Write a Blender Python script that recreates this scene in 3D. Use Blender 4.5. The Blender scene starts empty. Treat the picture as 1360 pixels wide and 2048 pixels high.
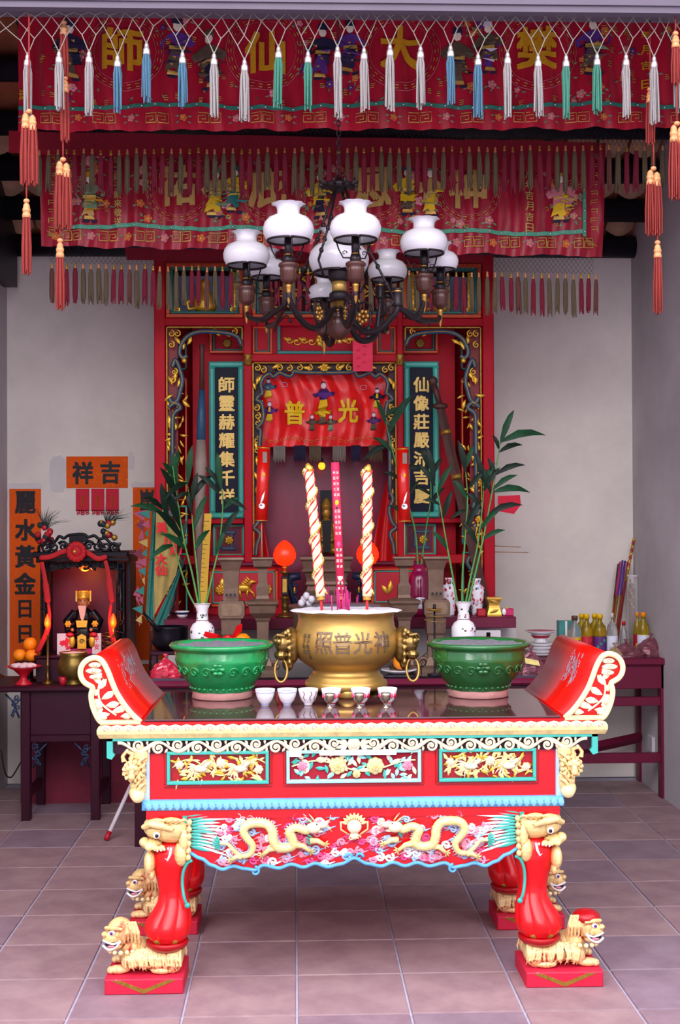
import bpy, bmesh, math, random
from mathutils import Vector, Matrix, Euler, noise
R = math.radians; PI = math.pi
sin, cos = math.sin, math.cos
rnd = random.Random(7)
S = bpy.context.scene; C = S.collection

# ---------------------------------------------------------------- camera, light, exposure
F = 2550.0; HC = 1.71
CAMROT = Euler((R(90.63), 0, R(-1.976))).to_matrix() @ Matrix.Rotation(R(-0.25), 3, 'Z')
cd = bpy.data.cameras.new('camera'); cam = bpy.data.objects.new('camera', cd); C.objects.link(cam)
cam.matrix_world = Matrix.Translation((0, 0, HC)) @ CAMROT.to_4x4()
cd.sensor_fit = 'HORIZONTAL'; cd.sensor_width = 36; cd.lens = 36 * F / 1360
cd.clip_start = 0.05; cd.clip_end = 100
S.camera = cam
wd = bpy.data.worlds.new('sky'); S.world = wd; wd.use_nodes = True
bg = wd.node_tree.nodes['Background']
bg.inputs[0].default_value = (0.93, 0.90, 1.0, 1); bg.inputs[1].default_value = 2.4
sd = bpy.data.lights.new('courtyard_skylight', 'AREA'); sd.shape = 'RECTANGLE'; sd.size = 7; sd.size_y = 5
sd.energy = 260; sd.color = (1.0, 0.96, 0.98)
so = bpy.data.objects.new('courtyard_skylight', sd); C.objects.link(so)
so.location = (-1.0, -1.2, 5.6); so.rotation_euler = (R(52), 0, R(-14))
S.view_settings.view_transform = 'Standard'; S.view_settings.look = 'None'
S.view_settings.gamma = 1; S.view_settings.use_curve_mapping = False
S.view_settings.exposure = 0.70

def W(px, py, Y):
    """point of the depth plane Y seen at photo pixel px, py"""
    d = CAMROT @ Vector(((px - 680) / F, -(py - 1024) / F, -1))
    t = Y / d.y
    return Vector((d.x * t, Y, HC + d.z * t))
def WX(px, Y, py=1052): return W(px, py, Y).x
def WZ(py, Y, px=650): return W(px, py, Y).z

# ---------------------------------------------------------------- materials
def srgb(h):
    if isinstance(h, str):
        h = h.lstrip('#'); c = [int(h[i:i+2], 16) / 255 for i in (0, 2, 4)]
    else: c = h
    return tuple((x / 12.92 if x <= 0.04045 else ((x + 0.055) / 1.055) ** 2.4) for x in c) + (1,)
MATS = {}
def newmat(name, col, rough=0.5, metal=0.0, var=0.0, vscale=8, bump=0.0, bscale=60, col2=None, coat=0.0, spec=0.5,
           emit=None, estr=0, stretch=None, wave=None, trans=0, alpha=1, sheen=0, thr=None, ior=1.45):
    m = bpy.data.materials.new(name); m.use_nodes = True; MATS[name] = m
    nt = m.node_tree; N = nt.nodes; L = nt.links; b = N['Principled BSDF']
    c1 = srgb(col); b.inputs['Base Color'].default_value = c1
    b.inputs['Roughness'].default_value = rough; b.inputs['Metallic'].default_value = metal
    b.inputs['Coat Weight'].default_value = coat; b.inputs['Coat Roughness'].default_value = 0.08
    b.inputs['Specular IOR Level'].default_value = spec
    b.inputs['Transmission Weight'].default_value = trans; b.inputs['Alpha'].default_value = alpha
    b.inputs['IOR'].default_value = ior
    if sheen: b.inputs['Sheen Weight'].default_value = sheen
    if emit: b.inputs['Emission Color'].default_value = srgb(emit); b.inputs['Emission Strength'].default_value = estr
    if var or col2 or bump:
        tc = N.new('ShaderNodeTexCoord'); mp = N.new('ShaderNodeMapping'); L.new(tc.outputs['Object'], mp.inputs[0])
        if stretch: mp.inputs['Scale'].default_value = stretch
    if var or col2:
        n = N.new('ShaderNodeTexNoise'); n.inputs['Scale'].default_value = vscale; n.inputs['Detail'].default_value = 6
        n.inputs['Roughness'].default_value = 0.65
        L.new(mp.outputs[0], n.inputs['Vector'])
        r = N.new('ShaderNodeValToRGB'); L.new(n.outputs['Fac'], r.inputs[0])
        lo, hi = thr if thr else (0.32, 0.68)
        r.color_ramp.elements[0].position = lo; r.color_ramp.elements[1].position = hi
        if col2: r.color_ramp.elements[0].color = c1; r.color_ramp.elements[1].color = srgb(col2)
        else:
            r.color_ramp.elements[0].color = tuple(x * (1 - var) for x in c1[:3]) + (1,)
            r.color_ramp.elements[1].color = tuple(min(1, x * (1 + var)) for x in c1[:3]) + (1,)
        L.new(r.outputs[0], b.inputs['Base Color'])
    if bump:
        if wave:
            n2 = N.new('ShaderNodeTexWave'); n2.bands_direction = wave; n2.inputs['Scale'].default_value = bscale
            n2.inputs['Distortion'].default_value = 5; n2.inputs['Detail'].default_value = 2; o = n2.outputs['Color']
        else:
            n2 = N.new('ShaderNodeTexNoise'); n2.inputs['Scale'].default_value = bscale; n2.inputs['Detail'].default_value = 4; o = n2.outputs['Fac']
        L.new(mp.outputs[0], n2.inputs['Vector'])
        bm_ = N.new('ShaderNodeBump'); bm_.inputs['Strength'].default_value = min(1, bump); bm_.inputs['Distance'].default_value = 0.004 * max(1, bump)
        L.new(o, bm_.inputs['Height']); L.new(bm_.outputs[0], b.inputs['Normal'])
    return m
for a in [
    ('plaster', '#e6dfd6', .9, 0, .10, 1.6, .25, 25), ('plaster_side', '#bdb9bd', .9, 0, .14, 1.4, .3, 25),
    ('plaster_white', '#d6d2d0', .8, 0, .05, 3, .1, 30), ('maroon_render', '#6d1430', .7, 0, .3, 5, .2, 30),
    ('beam_paint', '#544a58', .6, 0, .06, 4, .1, 20), ('black_timber', '#14101c', .5, 0, .3, 6, .2, 30),
    ('terracotta', '#9a5238', .85, 0, .25, 6, .3, 40), ('roof_tile', '#b08a70', .85, 0, .25, 5, .3, 40),
    ('grout', '#a7a3b6', .9, 0, .12, 20, 0, 0),
    ('lac_red', '#dc0c14', .25, 0, .05, 6, .05, 30), ('lac_red_deep', '#a80a14', .3, 0, .15, 5, .05, 30),
    ('cabinet_red', '#aa061e', .5, 0, .10, 4, .08, 30, None, 0, .18), ('cabinet_red_dark', '#7c0414', .5, 0, .2, 4, .08, 30),
    ('maroon', '#640f30', .45, 0, .12, 6, .08, 30, None, 0, .35), ('maroon_dark', '#32061c', .4, 0, .2, 6, .08, 30, None, 0, .3),
    ('pink_paint', '#e0477e', .5), ('rose', '#e88aa0', .5, 0, .15, 40), ('orange_paint', '#c8481a', .4, 0, .1, 8),
    ('teal', '#3fae9e', .4, 0, .08, 8), ('teal_dark', '#1d6e68', .45, 0, .15, 8), ('teal_pale', '#9fdcd8', .4, 0, .08, 30),
    ('skyblue', '#5aa9dc', .4, 0, .12, 30), ('blue_deep', '#27506e', .45, 0, .2, 12), ('petal_blue', '#7dbce6', .4), ('blue_pale', '#a8c4e8', .4, 0, .05, 8),
    ('cream', '#f1dda2', .45, 0, .08, 30), ('cream_white', '#e9dcb8', .45, 0, .05, 30), ('white_paint', '#f1eeee', .4),
    ('navy_board', '#10142a', .5, 0, .2, 10, .1, 40, None, 0, .2), ('ink', '#15121c', .6), ('red_paper', '#cc1436', .7, 0, .08, 10),
    ('pinkred_paper', '#e0214a', .6, 0, .1, 30), ('card', '#cfc6cc', .7), ('pink_card', '#b81f5c', .6, 0, .3, 40),
    ('grey_string', '#857e74', .9), ('white_string', '#827c7a', .9, 0, .1, 90), ('blue_string', '#3b5f74', .9, 0, .15, 90),
    ('green_string', '#336c5a', .9, 0, .15, 90), ('red_string', '#7c221b', .8, 0, .15, 90), ('olive_string', '#655640', .9, 0, .15, 90),
    ('crimson_string', '#7c1a30', .85, 0, .15, 90), ('brown_string', '#6a4038', .9, 0, .15, 90), ('net_black', '#232331', .9),
    ('gold_thread', '#d8b258', .45, .4, .15, 120), ('yellow_felt', '#d3960e', .8, 0, .1, 60), ('tan_thread', '#c09a55', .7, 0, .15, 200, .3, 300),
    ('leaf_thread', '#6f8a66', .7, 0, .3, 60), ('pink_thread', '#c9757e', .7, 0, .25, 80), ('orange_thread', '#cf6b34', .7, 0, .25, 80),
    ('purple_felt', '#5a2a80', .8, 0, .2, 50), ('navy_felt', '#211a3c', .8, 0, .3, 50), ('olive_felt', '#5b4a38', .8, 0, .3, 50),
    ('white_felt', '#d9cfd8', .8), ('green_ribbon', '#2f7d68', .6, 0, .15, 30), ('stud', '#d8d6e6', .2, .9),
    ('opal_glass', '#c8c4c9', .08, 0, .02, 4), ('bronze_dark', '#2a2226', .4, .6, .3, 30), ('brass_aged', '#a5793a', .35, .8, .3, 30),
    ('wood_lamp', '#43221a', .3, 0, .25, 25), ('steel_pewter', '#6c5648', .5, .5, .18, 20, .1, 60), ('silver', '#b8a890', .25, .9, .2, 60),
    ('gold_leaf', '#e0b13c', .35, .55, .15, 50), ('gold_dull', '#a27c30', .4, .5, .3, 50), ('black_lacquer', '#0c0a12', .3, 0, .3, 20, 0, 60, None, 0, .25),
    ('ash', '#d2cdd6', 1, 0, .12, 90, 1, 150), ('sand_dark', '#6e6a72', 1, 0, .35, 60, 1, 120), ('porcelain', '#eceaf0', .15, 0, .02, 10),
    ('bare_clay', '#c8938c', .8, 0, .1, 30), ('bluewhite', '#dfe2f2', .15), ('bloodred', '#b01028', .4), ('orange_peel', '#ee8a08', .45, 0, .06, 20, .2, 250),
    ('leaf_green', '#113c20', .45, 0, .3, 14, 0, 60, None, 0, .2), ('leaf_dark', '#0a1f13', .45, 0, .3, 14, 0, 60, None, 0, .2), ('stem_green', '#4d8a45', .5, 0, .2, 14), ('bamboo', '#8b7a70', .6, 0, .2, 10),
    ('joss_pinkred', '#c41c48', .6), ('joss_cream', '#ead6a8', .6, 0, .05, 60), ('joss_white', '#e8d2c4', .6), ('joss_red', '#d8242c', .6), ('joss_magenta', '#b32068', .7),
    ('gold_foil', '#d2a545', .3, .6, .15, 60), ('tan_cloth', '#a58f50', .8, 0, .12, 12), ('teal_cloth', '#2a7268', .8, 0, .15, 12),
    ('pink_cloth', '#96465e', .8, 0, .15, 12), ('yellow_ruler', '#d8a80c', .5), ('cap_yellow', '#e6b80c', .4), ('label_red', '#c0203a', .5),
    ('label_purple', '#5a2a70', .5), ('label_green', '#2a8a68', .5), ('skin_gold', '#b8764a', .45, .2), ('beard', '#c9a79a', .8),
    ('foil_pack', '#76424e', .3, .25, .45, 30, .8, 60), ('crate_dark', '#2c2230', .5), ('feather', '#1c2a2a', .8), ('staff_wood', '#4a2a24', .5, 0, .3, 14),
    ('chopstick_wood', '#a08060', .7), ('cable', '#3a3430', .6), ('apricot_silk', '#f4e6cf', .5),
]: newmat(*a)
newmat('censer_brass', '#bb9650', .34, .65, .12, 9, .06, 30, stretch=(1, 1, 3))
newmat('brass_dark', '#77602c', .35, .8, .3, 20)
newmat('green_glaze', '#0f8a48', .16, 0, .3, 12, .35, 22, coat=.7)
newmat('green_glaze_dark', '#14622e', .16, 0, .35, 10, .35, 22, coat=.7, col2='#1f5a24')
newmat('table_glass', '#4c2a30', .04, 0, .3, 3, coat=.25, spec=.5)
newmat('altar_glass', '#1c1620', .05, 0, coat=.5)
newmat('scroll_red', '#d01008', .28, 0, .12, 6, .05, 30, coat=.06, spec=.35)
newmat('scratch', '#a9a2ae', .5)
newmat('silk_banner', '#b00a2c', .33, 0, .25, 5, 1.6, 9, stretch=(2.2, 1, .5), sheen=.2)
newmat('silk_dark', '#9c0828', .33, 0, .25, 5, 1.6, 9, stretch=(2.2, 1, .5), sheen=.2)
newmat('silk_bright', '#e00c0c', .32, 0, .25, 8, 1.1, 12, stretch=(1.8, 1, .7), sheen=.3)
newmat('cotton_red', '#9c0c26', .8, 0, .08, 6)
newmat('cotton_deep', '#a00c2a', .8, 0, .1, 6)
newmat('orange_banner', '#e65a06', .85, 0, .05, 30)
newmat('gild', '#f2d993', .38, .15, .22, 26, .5, 90)
newmat('gild_red', '#e9c684', .4, .1, .5, 22, .6, 130, col2='#a8241c', thr=(.55, .68), stretch=(1, 1, .35))
newmat('gild_fur', '#e7c98c', .4, .1, 0, 16, .9, 10, col2='#a8321f', thr=(.56, .66), stretch=(7, 7, .9))
newmat('lion_plinth', '#c9163a', .6, 0, 0, 14, .2, 60, col2='#c9b4ae', thr=(.71, .73))
newmat('crystal', '#ffffff', .03, 0, 0, trans=1, ior=1.3)
newmat('oil', '#e6cc3a', .05, 0, 0, trans=.85, ior=1.35)
newmat('oil_clear', '#e4e8ec', .05, 0, 0, trans=.85, ior=1.3)
newmat('cellophane', '#ffffff', .1, 0, 0, alpha=.22)
newmat('red_lamp', '#ff2408', .3, 0, emit='#ff1a04', estr=2.2)
newmat('flame_lamp', '#ff5a10', .3, 0, emit='#ff3404', estr=1.7)
newmat('warm_bulb', '#ff6a10', .3, 0, emit='#ff6410', estr=4)
newmat('clear_bulb', '#ff9a40', .3, 0, emit='#ff4a10', estr=2)
def tile_mat(i, h1, h2):
    newmat('floor_tile_%d' % i, h1, .5, 0, 0, 5, .12, 30, col2=h2, thr=(.35, .72), spec=.28)
for i, (p, q) in enumerate([('#83686f', '#a18688'), ('#7d6670', '#987f88'), ('#886c74', '#a58a8a'), ('#7b6672', '#937e8a'), ('#8a6e74', '#a2888a')]): tile_mat(i, p, q)
def crevice(name, col, lo=.42, hi=.5):
    """colour mixed into the hollows of a carved surface, such as a red undercoat"""
    m = MATS[name]; nt = m.node_tree; N = nt.nodes; L = nt.links; b = N['Principled BSDF']
    g = N.new('ShaderNodeNewGeometry'); r = N.new('ShaderNodeValToRGB'); L.new(g.outputs['Pointiness'], r.inputs[0])
    r.color_ramp.elements[0].position = lo; r.color_ramp.elements[1].position = hi
    mx = N.new('ShaderNodeMixRGB'); L.new(r.outputs[0], mx.inputs[0]); mx.inputs[1].default_value = srgb(col)
    src = b.inputs['Base Color'].links
    if src: L.new(src[0].from_socket, mx.inputs[2])
    else: mx.inputs[2].default_value = b.inputs['Base Color'].default_value
    L.new(mx.outputs[0], b.inputs['Base Color'])
crevice('gild_fur', '#9a2a1c', .465, .502); crevice('gild_red', '#9a2a1c', .465, .502); newmat('gild_mask', '#ecd08c', .38, .15, .15, 26, .4, 60); crevice('gild_mask', '#96602a', .46, .502)  # ochre in the gild_mask hollows is shading put into the colour
newmat('brass_carved', '#8f7440', .3, .8, .2, 20); crevice('brass_carved', '#3a2a14', .44, .5)
def M(n): return MATS[n]

# ---------------------------------------------------------------- mesh builder
class MB:
    def __init__(s, mat=None):
        s.v = []; s.f = []; s.mi = []; s.sm = []; s.mats = []; s.cur = 0; s.M = Matrix.Identity(4)
        if mat: s.mat(mat)
    def mat(s, name):
        if name not in s.mats: s.mats.append(name)
        s.cur = s.mats.index(name); return s
    def at(s, x=0, y=0, z=0, rx=0, ry=0, rz=0, sc=1):
        s.M = Matrix.Translation((x, y, z)) @ Euler((rx, ry, rz)).to_matrix().to_4x4() @ (Matrix.Diagonal((sc, sc, sc, 1)) if not isinstance(sc, tuple) else Matrix.Diagonal(sc + (1,)))
        return s
    def add(s, vs, fs, smooth=False):
        b = len(s.v); Mx = s.M
        s.v.extend([Mx @ Vector(v) for v in vs])
        fl = Mx.determinant() < 0
        for f in fs:
            g = [b + i for i in f]
            s.f.append(g[::-1] if fl else g); s.mi.append(s.cur); s.sm.append(smooth)
        return s
    def box(s, x0, x1, y0, y1, z0, z1):
        return s.add([(x, y, z) for x in (x0, x1) for y in (y0, y1) for z in (z0, z1)],
                     [(0, 1, 3, 2), (4, 6, 7, 5), (0, 4, 5, 1), (2, 3, 7, 6), (0, 2, 6, 4), (1, 5, 7, 3)])
    def bbox(s, x0, x1, y0, y1, z0, z1, b=.004):
        """box with bevelled front (-Y) edges"""
        v = [(x0, y1, z0), (x1, y1, z0), (x1, y1, z1), (x0, y1, z1), (x0, y0+b, z0), (x1, y0+b, z0), (x1, y0+b, z1), (x0, y0+b, z1),
             (x0+b, y0, z0+b), (x1-b, y0, z0+b), (x1-b, y0, z1-b), (x0+b, y0, z1-b)]
        f = [(0, 3, 2, 1), (8, 9, 10, 11)]
        for i in range(4):
            j = (i+1) % 4; f += [(i, j, 4+j, 4+i), (4+i, 4+j, 8+j, 8+i)]
        return s.add(v, f)
    def tube(s, pts, r, seg=6, flat=1.0, caps=True, smooth=True):
        pts = [Vector(p) for p in pts]; n = len(pts)
        if n < 2: return s
        rs = r if isinstance(r, (list, tuple)) else [r] * n
        T = [(pts[min(i+1, n-1)] - pts[max(i-1, 0)]).normalized() for i in range(n)]
        up = Vector((0, 1, 0)) if abs(T[0].y) < .9 else Vector((1, 0, 0))
        vs = []; fs = []
        for i in range(n):
            a = T[i].cross(up)
            if a.length < 1e-5: a = T[i].orthogonal()
            a.normalize(); b = T[i].cross(a).normalized()
            if abs(T[i].y) < .9: pass
            for k in range(seg):
                t = 2*PI*k/seg
                vs.append(pts[i] + a*(cos(t)*rs[i]) + b*(sin(t)*rs[i]*flat))
        for i in range(n-1):
            for k in range(seg):
                k2 = (k+1) % seg
                fs.append((i*seg+k, i*seg+k2, (i+1)*seg+k2, (i+1)*seg+k))
        if caps: fs += [tuple(range(seg))[::-1], tuple((n-1)*seg+k for k in range(seg))]
        return s.add(vs, fs, smooth)
    def lathe(s, prof, seg=24, cx=0, cy=0, cz=0, mod=None, smooth=True, cap=True):
        vs = []; fs = []; n = len(prof)
        for i, (r, z) in enumerate(prof):
            for k in range(seg):
                t = 2*PI*k/seg; rr = r if mod is None else mod(r, z, t, i)
                vs.append((cx + rr*cos(t), cy + rr*sin(t), cz + z))
        for i in range(n-1):
            for k in range(seg):
                k2 = (k+1) % seg
                fs.append((i*seg+k, i*seg+k2, (i+1)*seg+k2, (i+1)*seg+k))
        if cap:
            if prof[0][0] > 1e-4: fs.append(tuple(range(seg))[::-1])
            if prof[-1][0] > 1e-4: fs.append(tuple((n-1)*seg+k for k in range(seg)))
        return s.add(vs, fs, smooth)
    def ell(s, x, y, z, rx, ry=None, rz=None, seg=10, rings=6):
        ry = rx if ry is None else ry; rz = rx if rz is None else rz
        vs = [(x, y, z-rz)]; fs = []
        for i in range(1, rings):
            p = -PI/2 + PI*i/rings
            for k in range(seg):
                t = 2*PI*k/seg; vs.append((x+rx*cos(p)*cos(t), y+ry*cos(p)*sin(t), z+rz*sin(p)))
        vs.append((x, y, z+rz)); L = len(vs)-1
        for k in range(seg):
            k2 = (k+1) % seg; fs.append((0, 1+k2, 1+k)); fs.append((L, L-seg+k, L-seg+k2))
            for i in range(rings-2): fs.append((1+i*seg+k, 1+i*seg+k2, 1+(i+1)*seg+k2, 1+(i+1)*seg+k))
        return s.add(vs, fs, True)
    def prism(s, poly, y0, y1, smooth=False):
        """polygon of (x, z) seen from -Y, counterclockwise, from y0 (front) to y1"""
        a = sum(poly[i][0]*poly[(i+1) % len(poly)][1] - poly[(i+1) % len(poly)][0]*poly[i][1] for i in range(len(poly)))
        if a < 0: poly = poly[::-1]
        n = len(poly); vs = [(x, y0, z) for x, z in poly] + [(x, y1, z) for x, z in poly]
        fs = [tuple(range(n)), tuple(range(n, 2*n))[::-1]]
        fs += [(i, n+i, n+(i+1) % n, (i+1) % n) for i in range(n)]
        return s.add(vs, fs, smooth)
    def grid(s, fn, nu, nv, smooth=True, thick=None):
        vs = [fn(i/nu, j/nv) for j in range(nv+1) for i in range(nu+1)]
        fs = [(j*(nu+1)+i, j*(nu+1)+i+1, (j+1)*(nu+1)+i+1, (j+1)*(nu+1)+i) for j in range(nv) for i in range(nu)]
        return s.add(vs, fs, smooth)
    # ---- ornament, drawn in the XZ plane, standing proud towards -Y
    def leaf(s, x, z, ang, ln, wd, h=.006, bend=0):
        c, n = cos(ang), sin(ang); P = []
        for t, w in ((0, .12), (.3, .8), (.6, 1), (.85, .5), (1, 0.02)):
            bx = bend*t*t*ln
            for q in (-1, 0, 1):
                u = t*ln; v = q*w*wd/2 + bx
                P.append((x+u*c-v*n, -h*(1 if q == 0 else .35)*(1-.5*t), z+u*n+v*c))
        fs = []
        for i in range(4):
            for q in (0, 1): a = i*3+q; fs.append((a, a+3, a+4, a+1))
        return s.add(P, fs, True)
    def flower(s, x, z, r, n=6, h=.008, rings=2, a0=0):
        for k in range(rings):
            rr = r*(1-.42*k)
            for i in range(n):
                a = a0 + 2*PI*(i+.5*k)/n
                px, pz = x+cos(a)*rr*.58, z+sin(a)*rr*.58
                s.ell(px, -h*(.3+.45*k), pz, rr*.42, h*.7, rr*.42, 6, 4)
        s.ell(x, -h, z, r*.2, h*.6, r*.2, 6, 4); return s
    def spiral(s, x, z, r, turns=1.4, a0=0, d=1, rad=.004, h=.004, n=16, seg=5, tip=.5):
        pts = []; rs = []
        for i in range(n+1):
            t = i/n; a = a0 + d*2*PI*turns*t; q = r*(1-t*.85)
            pts.append((x+q*cos(a), -h, z+q*sin(a))); rs.append(rad*(1-t*(1-tip)))
        return s.tube(pts, rs, seg)

def obj(name, mb, parent=None, loc=None, label=None, kind=None):
    me = bpy.data.meshes.new(name)
    o = Vector((0, 0, 0))
    if parent is not None: o = Vector(parent.get('_o', (0, 0, 0)))
    if loc is not None: base = Vector(loc)
    else: base = None
    sh = (base if base is not None else o)
    me.from_pydata([v - sh for v in mb.v], [], mb.f)
    for n in mb.mats: me.materials.append(M(n))
    me.polygons.foreach_set('material_index', mb.mi); me.polygons.foreach_set('use_smooth', mb.sm)
    me.update()
    ob = bpy.data.objects.new(name, me); C.objects.link(ob)
    if parent is not None:
        ob.parent = parent; ob['_o'] = tuple(sh)
        if base is not None: ob.location = base - o
    elif base is not None: ob.location = base; ob['_o'] = tuple(base)
    if label: ob['label'] = label
    if kind: ob['kind'] = kind
    return ob
def tag(o, label=None, cat=None, group=None, kind=None):
    if label: o['label'] = label
    if cat: o['category'] = cat
    if group: o['group'] = group
    if kind: o['kind'] = kind
    return o
def thing(name, label, cat, loc=(0, 0, 0), group=None):
    o = bpy.data.objects.new(name, None); C.objects.link(o); o.empty_display_size = .05
    o.location = loc; o['_o'] = tuple(loc)
    return tag(o, label, cat, group)
def single(name, mb, label, cat, loc, group=None):
    return tag(obj(name, mb, None, loc), label, cat, group)
def copy_tree(o, parent=None):
    c = o.copy(); C.objects.link(c); c.parent = parent
    if parent is None:
        for k in ('label',):
            if k in c: del c[k]
    for ch in list(o.children): copy_tree(ch, c)
    return c
def remesh(ob, vox, smooth=2, dec=None):
    m = ob.modifiers.new('r', 'REMESH'); m.mode = 'VOXEL'; m.voxel_size = vox; m.use_smooth_shade = True
    if smooth:
        sm = ob.modifiers.new('s', 'SMOOTH'); sm.iterations = smooth; sm.factor = .5
    dg = bpy.context.evaluated_depsgraph_get(); dg.update()
    me = bpy.data.meshes.new_from_object(ob.evaluated_get(dg)); mats = list(ob.data.materials)
    ob.modifiers.clear(); old = ob.data; ob.data = me; bpy.data.meshes.remove(old)
    if not me.materials:
        for mm in mats: me.materials.append(mm)
    return ob
_tc = {}
def text_geo(ch, off=0.02, res=2, fine=0):
    """outline mesh of a string, normalised: (verts2d, faces, w, h)"""
    k = (ch, off, fine)
    if k in _tc: return _tc[k]
    cu = bpy.data.curves.new('t', 'FONT'); cu.body = ch; cu.size = 1; cu.offset = off; cu.resolution_u = res; cu.extrude = .03
    cu.align_x = 'CENTER'
    ob = bpy.data.objects.new('t', cu); C.objects.link(ob)
    dg = bpy.context.evaluated_depsgraph_get(); dg.update()
    me = bpy.data.meshes.new_from_object(ob.evaluated_get(dg))
    vs = [v.co.copy() for v in me.vertices]; fs = [tuple(p.vertices) for p in me.polygons]
    if fine:
        b = bmesh.new(); b.from_mesh(me); bmesh.ops.remove_doubles(b, verts=b.verts, dist=1e-5); bmesh.ops.triangulate(b, faces=b.faces)
        for _ in range(4):
            lg = [e for e in b.edges if e.calc_length() > fine]
            if not lg: break
            bmesh.ops.subdivide_edges(b, edges=lg, cuts=1); bmesh.ops.triangulate(b, faces=[f for f in b.faces if len(f.verts) > 3])
        b.verts.index_update(); vs = [v.co.copy() for v in b.verts]; fs = [tuple(v.index for v in f.verts) for f in b.faces]; b.free()
    bpy.data.objects.remove(ob); bpy.data.curves.remove(cu); bpy.data.meshes.remove(me)
    x0 = min(v.x for v in vs); x1 = max(v.x for v in vs); y0 = min(v.y for v in vs); y1 = max(v.y for v in vs)
    _tc[k] = ([(v.x-(x0+x1)/2, v.y-(y0+y1)/2, v.z) for v in vs], fs, x1-x0, y1-y0)
    return _tc[k]
def put_text(mb, ch, x, z, w, h, y, dep=.002, off=.02, fn=None, fine=0):
    """write ch centred at x,z; fits w by h; front face at y-dep; bold strokes come from slightly shifted copies"""
    vs, fs, tw, th = text_geo(ch, 0.0, 2, fine); bd = off*.8*min(w, h)
    sx, sz = (w-2*bd)/tw, (h-2*bd)/th
    for k, (dx, dz) in enumerate(((-1, -1), (1, -1), (1, 1), (-1, 1), (0, 0))):
        out = []
        for a, b, c in vs:
            p = (x+a*sx+dx*bd*.8, y - (dep+k*.00025 if c > 0 else 0), z+b*sz+dz*bd*.8)
            out.append(fn(*p) if fn else p)
        mb.add(out, fs)
    return mb
newmat('gold_char', '#e8c56a', .45, .15, .08, 60)
newmat('plum_wall', '#8a1440', .3, 0, .2, 5, .25, 9, stretch=(2, 1, .5), coat=.3)
newmat('yellow_bright', '#e3bb08', .6, 0, .1, 20)
newmat('green_ribbon2', '#4fa080', .6, 0, .15, 30)
newmat('brass_handle', '#8f7440', .3, .8, .25, 20)
newmat('cup_blue', '#8fa2dc', .3); newmat('cup_brown', '#7a3a2c', .3); newmat('vase_green', '#4a6a58', .3, 0, .3, 60)
newmat('bronze_panel', '#7c6652', .5, .5, .2, 20); newmat('candle_red', '#d0140c', .25, 0, .05, 5, coat=.4)
newmat('chair_blue', '#1a2c4a', .4, 0, .3, 20); newmat('plum_glaze', '#8a1048', .15, 0, .2, 6, coat=.5)
newmat('red_cellophane', '#b8203a', .12, 0, .5, 30, .8, 40, coat=.6); newmat('yellow_label', '#d8c878', .5, 0, .2, 60); newmat('flag_red', '#d8202a', .7)
newmat('plum_dark', '#5c0c2c', .5, 0, .2, 6); newmat('red_cloth', '#a80c16', .7, 0, .12, 20, .4, 30); newmat('red_plastic', '#c01426', .3)
newmat('brown_cap', '#5a3c30', .4); newmat('carton_teal', '#3f8a86', .5, 0, .2, 12); newmat('plate_red', '#b04a5c', .3, 0, .3, 60)
newmat('haze_plastic', '#b7a8ac', .15, 0, .2, 30, .8, 60, alpha=.45); newmat('tan_wrap', '#9a7f60', .4, 0, .2, 30, .5, 40)
newmat('red_cap', '#b5804f', .5, .2, .2, 60)
newmat('drape_red', '#c40a10', .5, 0, .15, 6, .6, 8)
# ---------------------------------------------------------------- the setting
YB = 8.6; XL = -1.93; XR = 2.29; XM = .19
fl = tag(obj('floor', MB('grout').box(-9, 9, -3, 9.0, -.06, -.006)), kind='structure')
TS = .40; x0g = -.004
ti = 0; tmesh = {}
for vi in range(4):
    g = .0035
    for mi in range(5):
        mb = MB('floor_tile_%d' % mi); b = .003
        q = TS/2-g; z1 = .0
        mb.add([(-q, -q, -.006), (q, -q, -.006), (q, q, -.006), (-q, q, -.006), (-q+b, -q+b, z1), (q-b, -q+b, z1), (q-b, q-b, z1), (-q+b, q-b, z1)],
               [(4, 5, 6, 7)] + [(i, (i+1) % 4, 4+(i+1) % 4, 4+i) for i in range(4)])
        if vi == 0:
            me = bpy.data.meshes.new('tile'); me.from_pydata(mb.v, [], mb.f); me.materials.append(M(mb.mats[0])); tmesh[mi] = me
for j in range(13):
    for i in range(-7, 8):
        y = 3.68 + TS*(j+.5); x = x0g + TS*(i+.5)
        if y > YB+.02 or x < XL-.1 or x > XR+.1: continue
        o = bpy.data.objects.new('tile', tmesh[rnd.choice([0, 0, 1, 2, 2, 3, 4])]); C.objects.link(o); o.parent = fl
        o.location = (x, y, rnd.uniform(-.0008, .0008)); o.rotation_euler.z = rnd.choice([0, PI/2, PI, -PI/2])
tag(obj('wall_back', MB('plaster').box(XL-.2, XR+.2, YB, YB+.2, 0, 3.72)), kind='structure')
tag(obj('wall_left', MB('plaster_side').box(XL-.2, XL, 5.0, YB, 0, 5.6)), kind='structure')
tag(obj('wall_right', MB('plaster_side').box(XR, XR+.2, 5.0, YB, 0, 5.6)), kind='structure')
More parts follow.
